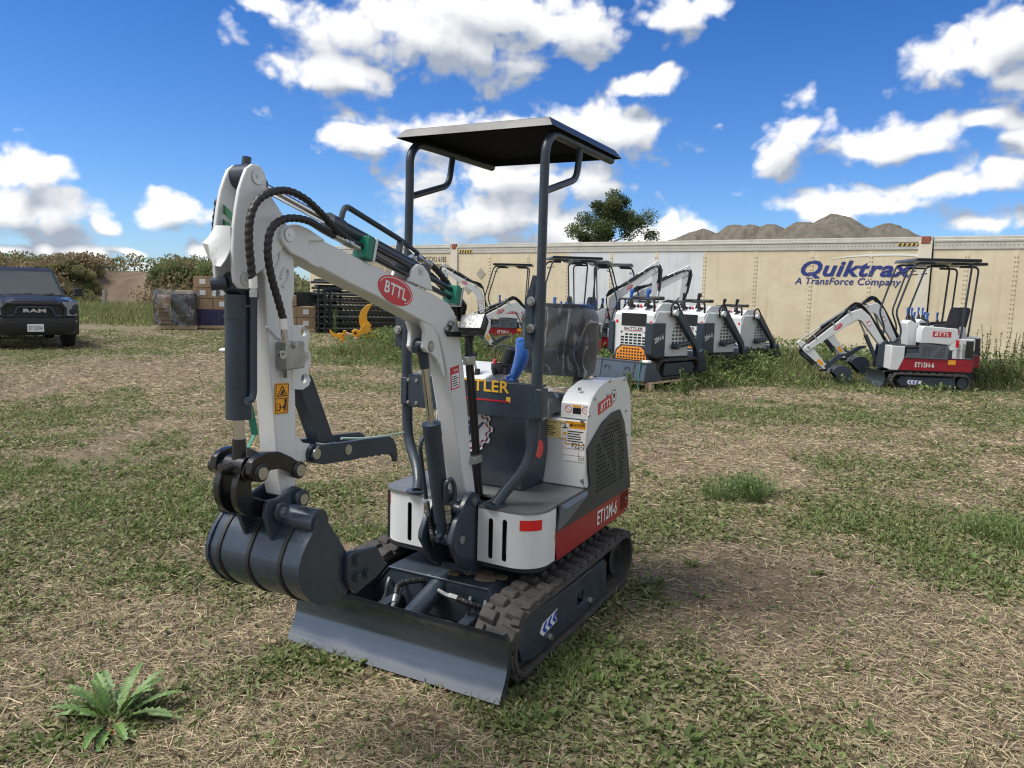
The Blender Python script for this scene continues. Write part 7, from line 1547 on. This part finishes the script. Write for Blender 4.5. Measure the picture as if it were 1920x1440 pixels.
    bp = [V(2.62,-1.0,.42),V(2.62,-1.0,.74),V(2.76,-.86,.76),V(2.88,-.55,.77)]
    rows = []
    for z, dx in ((.34,-.06),(.42,0),(.60,.02),(.74,0),(.77,-.06)):
        rows.append([V(x+dx, y, z) for x, y in ((2.45,-1.0),(2.66,-1.0),(2.78,-.88),(2.85,-.55),(2.86,0),(2.85,.55),(2.78,.88),(2.66,1.0),(2.45,1.0))])
    bu = MB().sheet(rows, (-.05,0,0)).box(2.3,2.79,-.95,.95,.35,.74).build('bumper', TRM, R, bevel=.01, ang=50); MB().box(2.845,2.875,-.60,.60,.60,.66).build('air_intake', INK, bu, bevel=.01)
    pl = MB().box(2.885,2.892,-.18,.18,.43,.61).build('number_plate', WST, R, bevel=.004); text('BT·52941', pl, V(2.8925,0,.515), V(0,1,0), YD, .30, .095, mat('plate_blue', (.02,.04,.14), .5), depth=.001)
    MB().prism([V(1.45,-.88,1.20),V(.72,-.72,1.90),V(.6,-.70,1.93),V(-.95,-.72,1.92),V(-1.25,-.88,1.22)], V(0,.02,0)).build('cab_side', PNT, R)
    cab = MB().loft([[V(1.47,-.90,1.22),V(1.47,.90,1.22),V(-1.25,.90,1.22),V(-1.25,-.90,1.22)],[V(.78,-.70,1.86),V(.78,.70,1.86),V(-1.0,.70,1.86),V(-1.0,-.70,1.86)],[V(.60,-.60,1.935),V(.60,.60,1.935),V(-.9,.60,1.935),V(-.9,-.60,1.935)]]).build('cab', PNT, R, bevel=.03, seg=3)
    a, b_ = V(1.475,0,1.235), V(.80,0,1.85); n_ = V(.62,0,.68).normalized(); n_ = V(b_.z-a.z,0,a.x-b_.x).normalized()
    MB().prism([V(1.44,-.80,1.255)+n_*.012,V(1.44,.80,1.255)+n_*.012,V(.835,.645,1.82)+n_*.012,V(.835,-.645,1.82)+n_*.012], n_*.006).build('windscreen', GLS, R)
    for s in (1, -1): MB().prism([V(1.25,s*.845,1.27),V(.75,s*.725,1.80),V(-.85,s*.735,1.80),V(-1.0,s*.87,1.27)], V(0,s*.02,0)).build('side_window', GLS, R)
    MB().tube([V(1.475,-.5,1.26),V(1.45,.1,1.30)], .012, 6).tube([V(1.475,.15,1.26),V(1.45,.62,1.30)], .012, 6).build('wiper', TRM, R)
    MB().box(-2.9,-1.25,-1.0,1.0,.50,1.30).build('cargo_bed', PNT, R, bevel=.03)
truck()
# ------------------------------------------------------------------ goods and attachments on the left
CARD = mat('cardboard', (.30,.20,.12), .8, col2=(.38,.27,.17), vscale=4); DKB = mat('dark_crate', (.02,.023,.03), .5, rvar=.1); PURP = mat('blue_purple_crate', (.03,.025,.10), .5, var=.3, vscale=5)
def yaw_to(p, off=0): return math.atan2(p.x, -p.y)*-1+off
p = dpt(332, 600, 24.5); 
def wrapped():
    e = empty('wrapped_load', (p.x, p.y, 0), math.radians(22)); MB().box(-.60,.60,-.5,.5,.02,.14).build('pallet_base', WOOD, e, bevel=.01)
    MB().box(-.15,.60,-.48,.48,.14,1.15).build('crate', DKB, e, bevel=.01); b = MB()
    for i in range(7): q = random.Random(i); b.obox(V(-.38+q.uniform(-.05,.05), q.uniform(-.3,.2), .22+i*.13), V(.2,q.uniform(-.04,.04),0), V(0,.2,0), V(0,0,.06))
    b.build('loose_carton', CARD, e, bevel=.005); MB().box(0,.5,-.4,.3,1.15,1.24).build('top_board', WOOD, e); rows = []
    for i in range(15):
        z = .10+1.16*i/14; row = []
        for k in range(41):
            t = 2*PI*k/40; c, s = math.cos(t), math.sin(t); r = 1/max(abs(c)/.66, abs(s)/.55)**.9*.98; r = min(r, .72)*(1-.10*max(0, (z-1.05)/.2))+.03*math.sin(7*t+4*z)*math.sin(5*z); row.append(V(r*c, r*s, z))
        rows.append(row)
    MB().sheet(rows).build('plastic_wrap', FILM, e, ang=60); tag(e, 'dark crate and cartons in clear plastic wrap on a pallet, left of the carton stack', 'wrapped load')
wrapped()
def cartons(u, D, n, label, base=None, w=.6, cols=2, z0=.12, seed=1):
    pp = dpt(u, 600, D); e = empty('carton_stack', (pp.x, pp.y, 0), math.radians(18)); q = random.Random(seed)
    MB().box(-.62,.62,-.5,.5,.02,.12).build('pallet_base', WOOD, e, bevel=.01)
    if base: MB().box(-.60,.60,-.48,.48,z0,z0+.52).build('lower_crate', PURP, e, bevel=.01); b = MB(); [b.box(-.58+i*.165,-.56+i*.165,-.492,-.482,z0+.02,z0+.5) for i in range(8)]; b.build('crate_slat', DKB, e); z0 += .53
    for r in range(n):
        for c in range(cols):
            if r == n-1 and c == 1: continue
            x0 = -.60+c*1.2/cols+q.uniform(0,.02); bx = MB().box(x0, x0+1.2/cols-.02, -.48+q.uniform(0,.03), .45, z0+r*.36, z0+r*.36+.345).build('carton', CARD, e, bevel=.006)
            if q.random() < .7: MB().box(x0+.18, x0+.36, -.483, -.481, z0+r*.36+.10, z0+r*.36+.26).build('carton_label', WST, bx)
    tag(e, label, 'carton stack'); return e
cartons(402, 25.5, 3, 'brown cardboard cartons stacked on a purple crate behind the lifted arm', True); cartons(556, 25.0, 3, 'brown cartons seen right beside the arm, left of the dark steel panels', None, seed=4)
STL = mat('dark_steel_panel', (.018,.022,.026), .4, .3, coat=.2, rvar=.1)
def panels():
    pa = dpt(582, 600, 25.5); e = empty('steel_bin', (pa.x, pa.y, 0), math.radians(20)); MB().box(-.62,.48,-.02,.02,.15,1.28).box(-.62,.48,.0,1.0,.15,.2).box(-.62,-.58,0,1,.15,1.28).box(.44,.48,0,1,.15,1.28).build('side_panel', STL, e); b = MB()
    for x in (-.60,-.25,.1,.46): b.box(x-.03,x+.03,-.06,-.02,.05,1.30)
    for z in (.2,.62,1.26): b.box(-.62,.50,-.055,-.02,z-.03,z+.03)
    b.build('frame_rail', STL, e, bevel=.004); tag(e, 'dark steel bin with ribbed sides beside the stacked fence panels', 'bin')
    bars = mat('bare_steel_edge', (.30,.31,.32), .35, .8); q = random.Random(8)
    for i in range(9):
        z = .12+i*.185; pc = dpt(690, 600, 25.6); e = empty('fence_hurdle', (pc.x+q.uniform(-.1,.1), pc.y+q.uniform(-.05,.05), z), math.radians(20)); b = MB(); W_ = 1.75; b.box(-W_,W_,-.9,.9,.0,.03)
        b.box(-W_,W_,-.95,-.90,-.02,.075).box(-W_,-W_+.06,-.9,.9,-.02,.07).box(W_-.06,W_,-.9,.9,-.02,.07)
        b.build('panel', STL, e); b = MB(); x = -W_+.1
        while x < W_-.1: b.box(x, x+.022, -.93, .9, .076, .135); x += .13
        b.build('picket', STL, e)
        if i % 2 == 0: MB().box(-W_,W_-q.uniform(0,.8),-.953,-.951,.045,.068).build('bare_edge', bars, e)
        lab = ['bottom fence panel of the black stack, resting nearest the grass','second black fence panel from the bottom of the stack','third black fence panel from the bottom of the stack','fourth black fence panel from the bottom of the stack','middle black fence panel of the tall stack','fourth black fence panel from the top of the stack','third black fence panel from the top of the stack','second black fence panel from the top of the stack','topmost black fence panel, its edge under the boom'][i]
        tag(e, lab, 'fence hurdle', 'black steel fence panels stacked behind the boom')
    for k, uu in enumerate((612, 624)):
        pc = dpt(uu, 600, 24.6-.2*k); e = empty('steel_gate', (pc.x, pc.y, 0), math.radians(75)); b = MB()
        for x in (-.5,-.17,.17,.5): b.box(x-.03,x+.03,-.03,.03,.05,1.55-.12*k)
        for z in (.12,.8,1.5-.12*k): b.box(-.53,.53,-.025,.025,z-.03,z+.03)
        b.build('frame', STL, e, bevel=.004); tag(e, ('upright dark steel frame leaning against the bin','shorter dark steel frame next to the stacked fence panels')[k], 'frame')
panels()
YPNT = mat('ripper_yellow', (.72,.34,.015), .4, coat=.2, var=.08)
def ripper(u, v, s, rz, tilt, label):
    pp = gpt(u, v); e = empty('ripper_attachment', (pp.x, pp.y, .20), rz); tag(e, label, 'ripper'); b = MB()
    cv = spline([V(.02,0,.22),V(-.07,0,.42),V(-.05,0,.62),V(.06,0,.78),V(.17,0,.86)], 5); w = [.30,.28,.26,.24,.225,.21,.20,.19,.185,.18,.17,.16,.15,.135,.12,.11,.09,.07,.05,.03,.012]
    up, dn = [], []
    for i, p_ in enumerate(cv):
        t = (cv[min(i+1,len(cv)-1)]-cv[max(i-1,0)]).normalized(); n_ = V(-t.z,0,t.x); k = w[min(i, len(w)-1)]*s; up.append(p_*s+n_*k/2); dn.append(p_*s-n_*k/2)
    b.prism([p_+V(0,-.035*s,0) for p_ in up+dn[::-1]], V(0,.07*s,0)); b.build('ripper_tooth', YPNT, e, bevel=.006); b = MB()
    for y in (-.12,.09): b.prism([V(a*s,y*s,c*s) for a, c in ((-.34,.02),(-.36,.14),(-.28,.20),(-.16,.16),(-.05,.34),(.07,.34),(.16,.14),(.27,.18),(.35,.10),(.33,.0),(.18,.03),(0,.0),(-.18,.03))], V(0,.03*s,0))
    b.box(-.30*s,.30*s,-.10*s,.10*s,-.01,.03*s); b.build('mounting_bracket', YPNT, e, bevel=.006); q = MB()
    for x in (-.27,.26,.08): q.cyl(V(x*s,-.122*s,.10*s),V(x*s,-.13*s,.10*s),.035*s)
    q.build('pin_hole', INK, e); MB().box(-.07*s,.02*s,-.124*s,-.121*s,.06*s,.10*s).build('emblem', REDD, e)
    MB().box(-.30*s,-.20*s,-.25*s,.25*s,-.20,-.012).build('timber', WOOD, e, bevel=.005); MB().box(.18*s,.28*s,-.25*s,.25*s,-.20,-.012).build('timber', WOOD, e, bevel=.005)
    if tilt: e.rotation_euler = (tilt[0], tilt[1], rz); e.location.z = .16
    return e
ripper(686, 646, 1.02, math.radians(12), None, 'yellow ripper attachment standing upright in the grass before the black panels')
ripper(646, 643, .5, math.radians(10), (0, math.radians(-72)), 'small yellow attachment lying low in the grass, left of the upright ripper')
pp = gpt(198, 580); pp = dpt(197, 575, 33); e = MB().prism(round_poly([V(-.07,-.07,-.1),V(.07,-.07,-.1),V(.07,.07,-.1),V(-.07,.07,-.1)], .03), V(0,0,1.2)).build('fence_post', mat('weathered_post', (.30,.28,.25), .85, var=.3, vscale=12, bump=.4), None, bevel=.01); e.location = (pp.x, pp.y, 0); tag(e, 'weathered grey wooden post in the long grass before the bare slope', 'post')
c = gpt(422, 661); e = MB().sphere((0,0,.05), .11, sc=(1.2,.7,.45)).build('litter_paper', PADM); e.location = c; tag(e, 'scrap of white paper on the mown grass left of the arm', 'paper scrap')
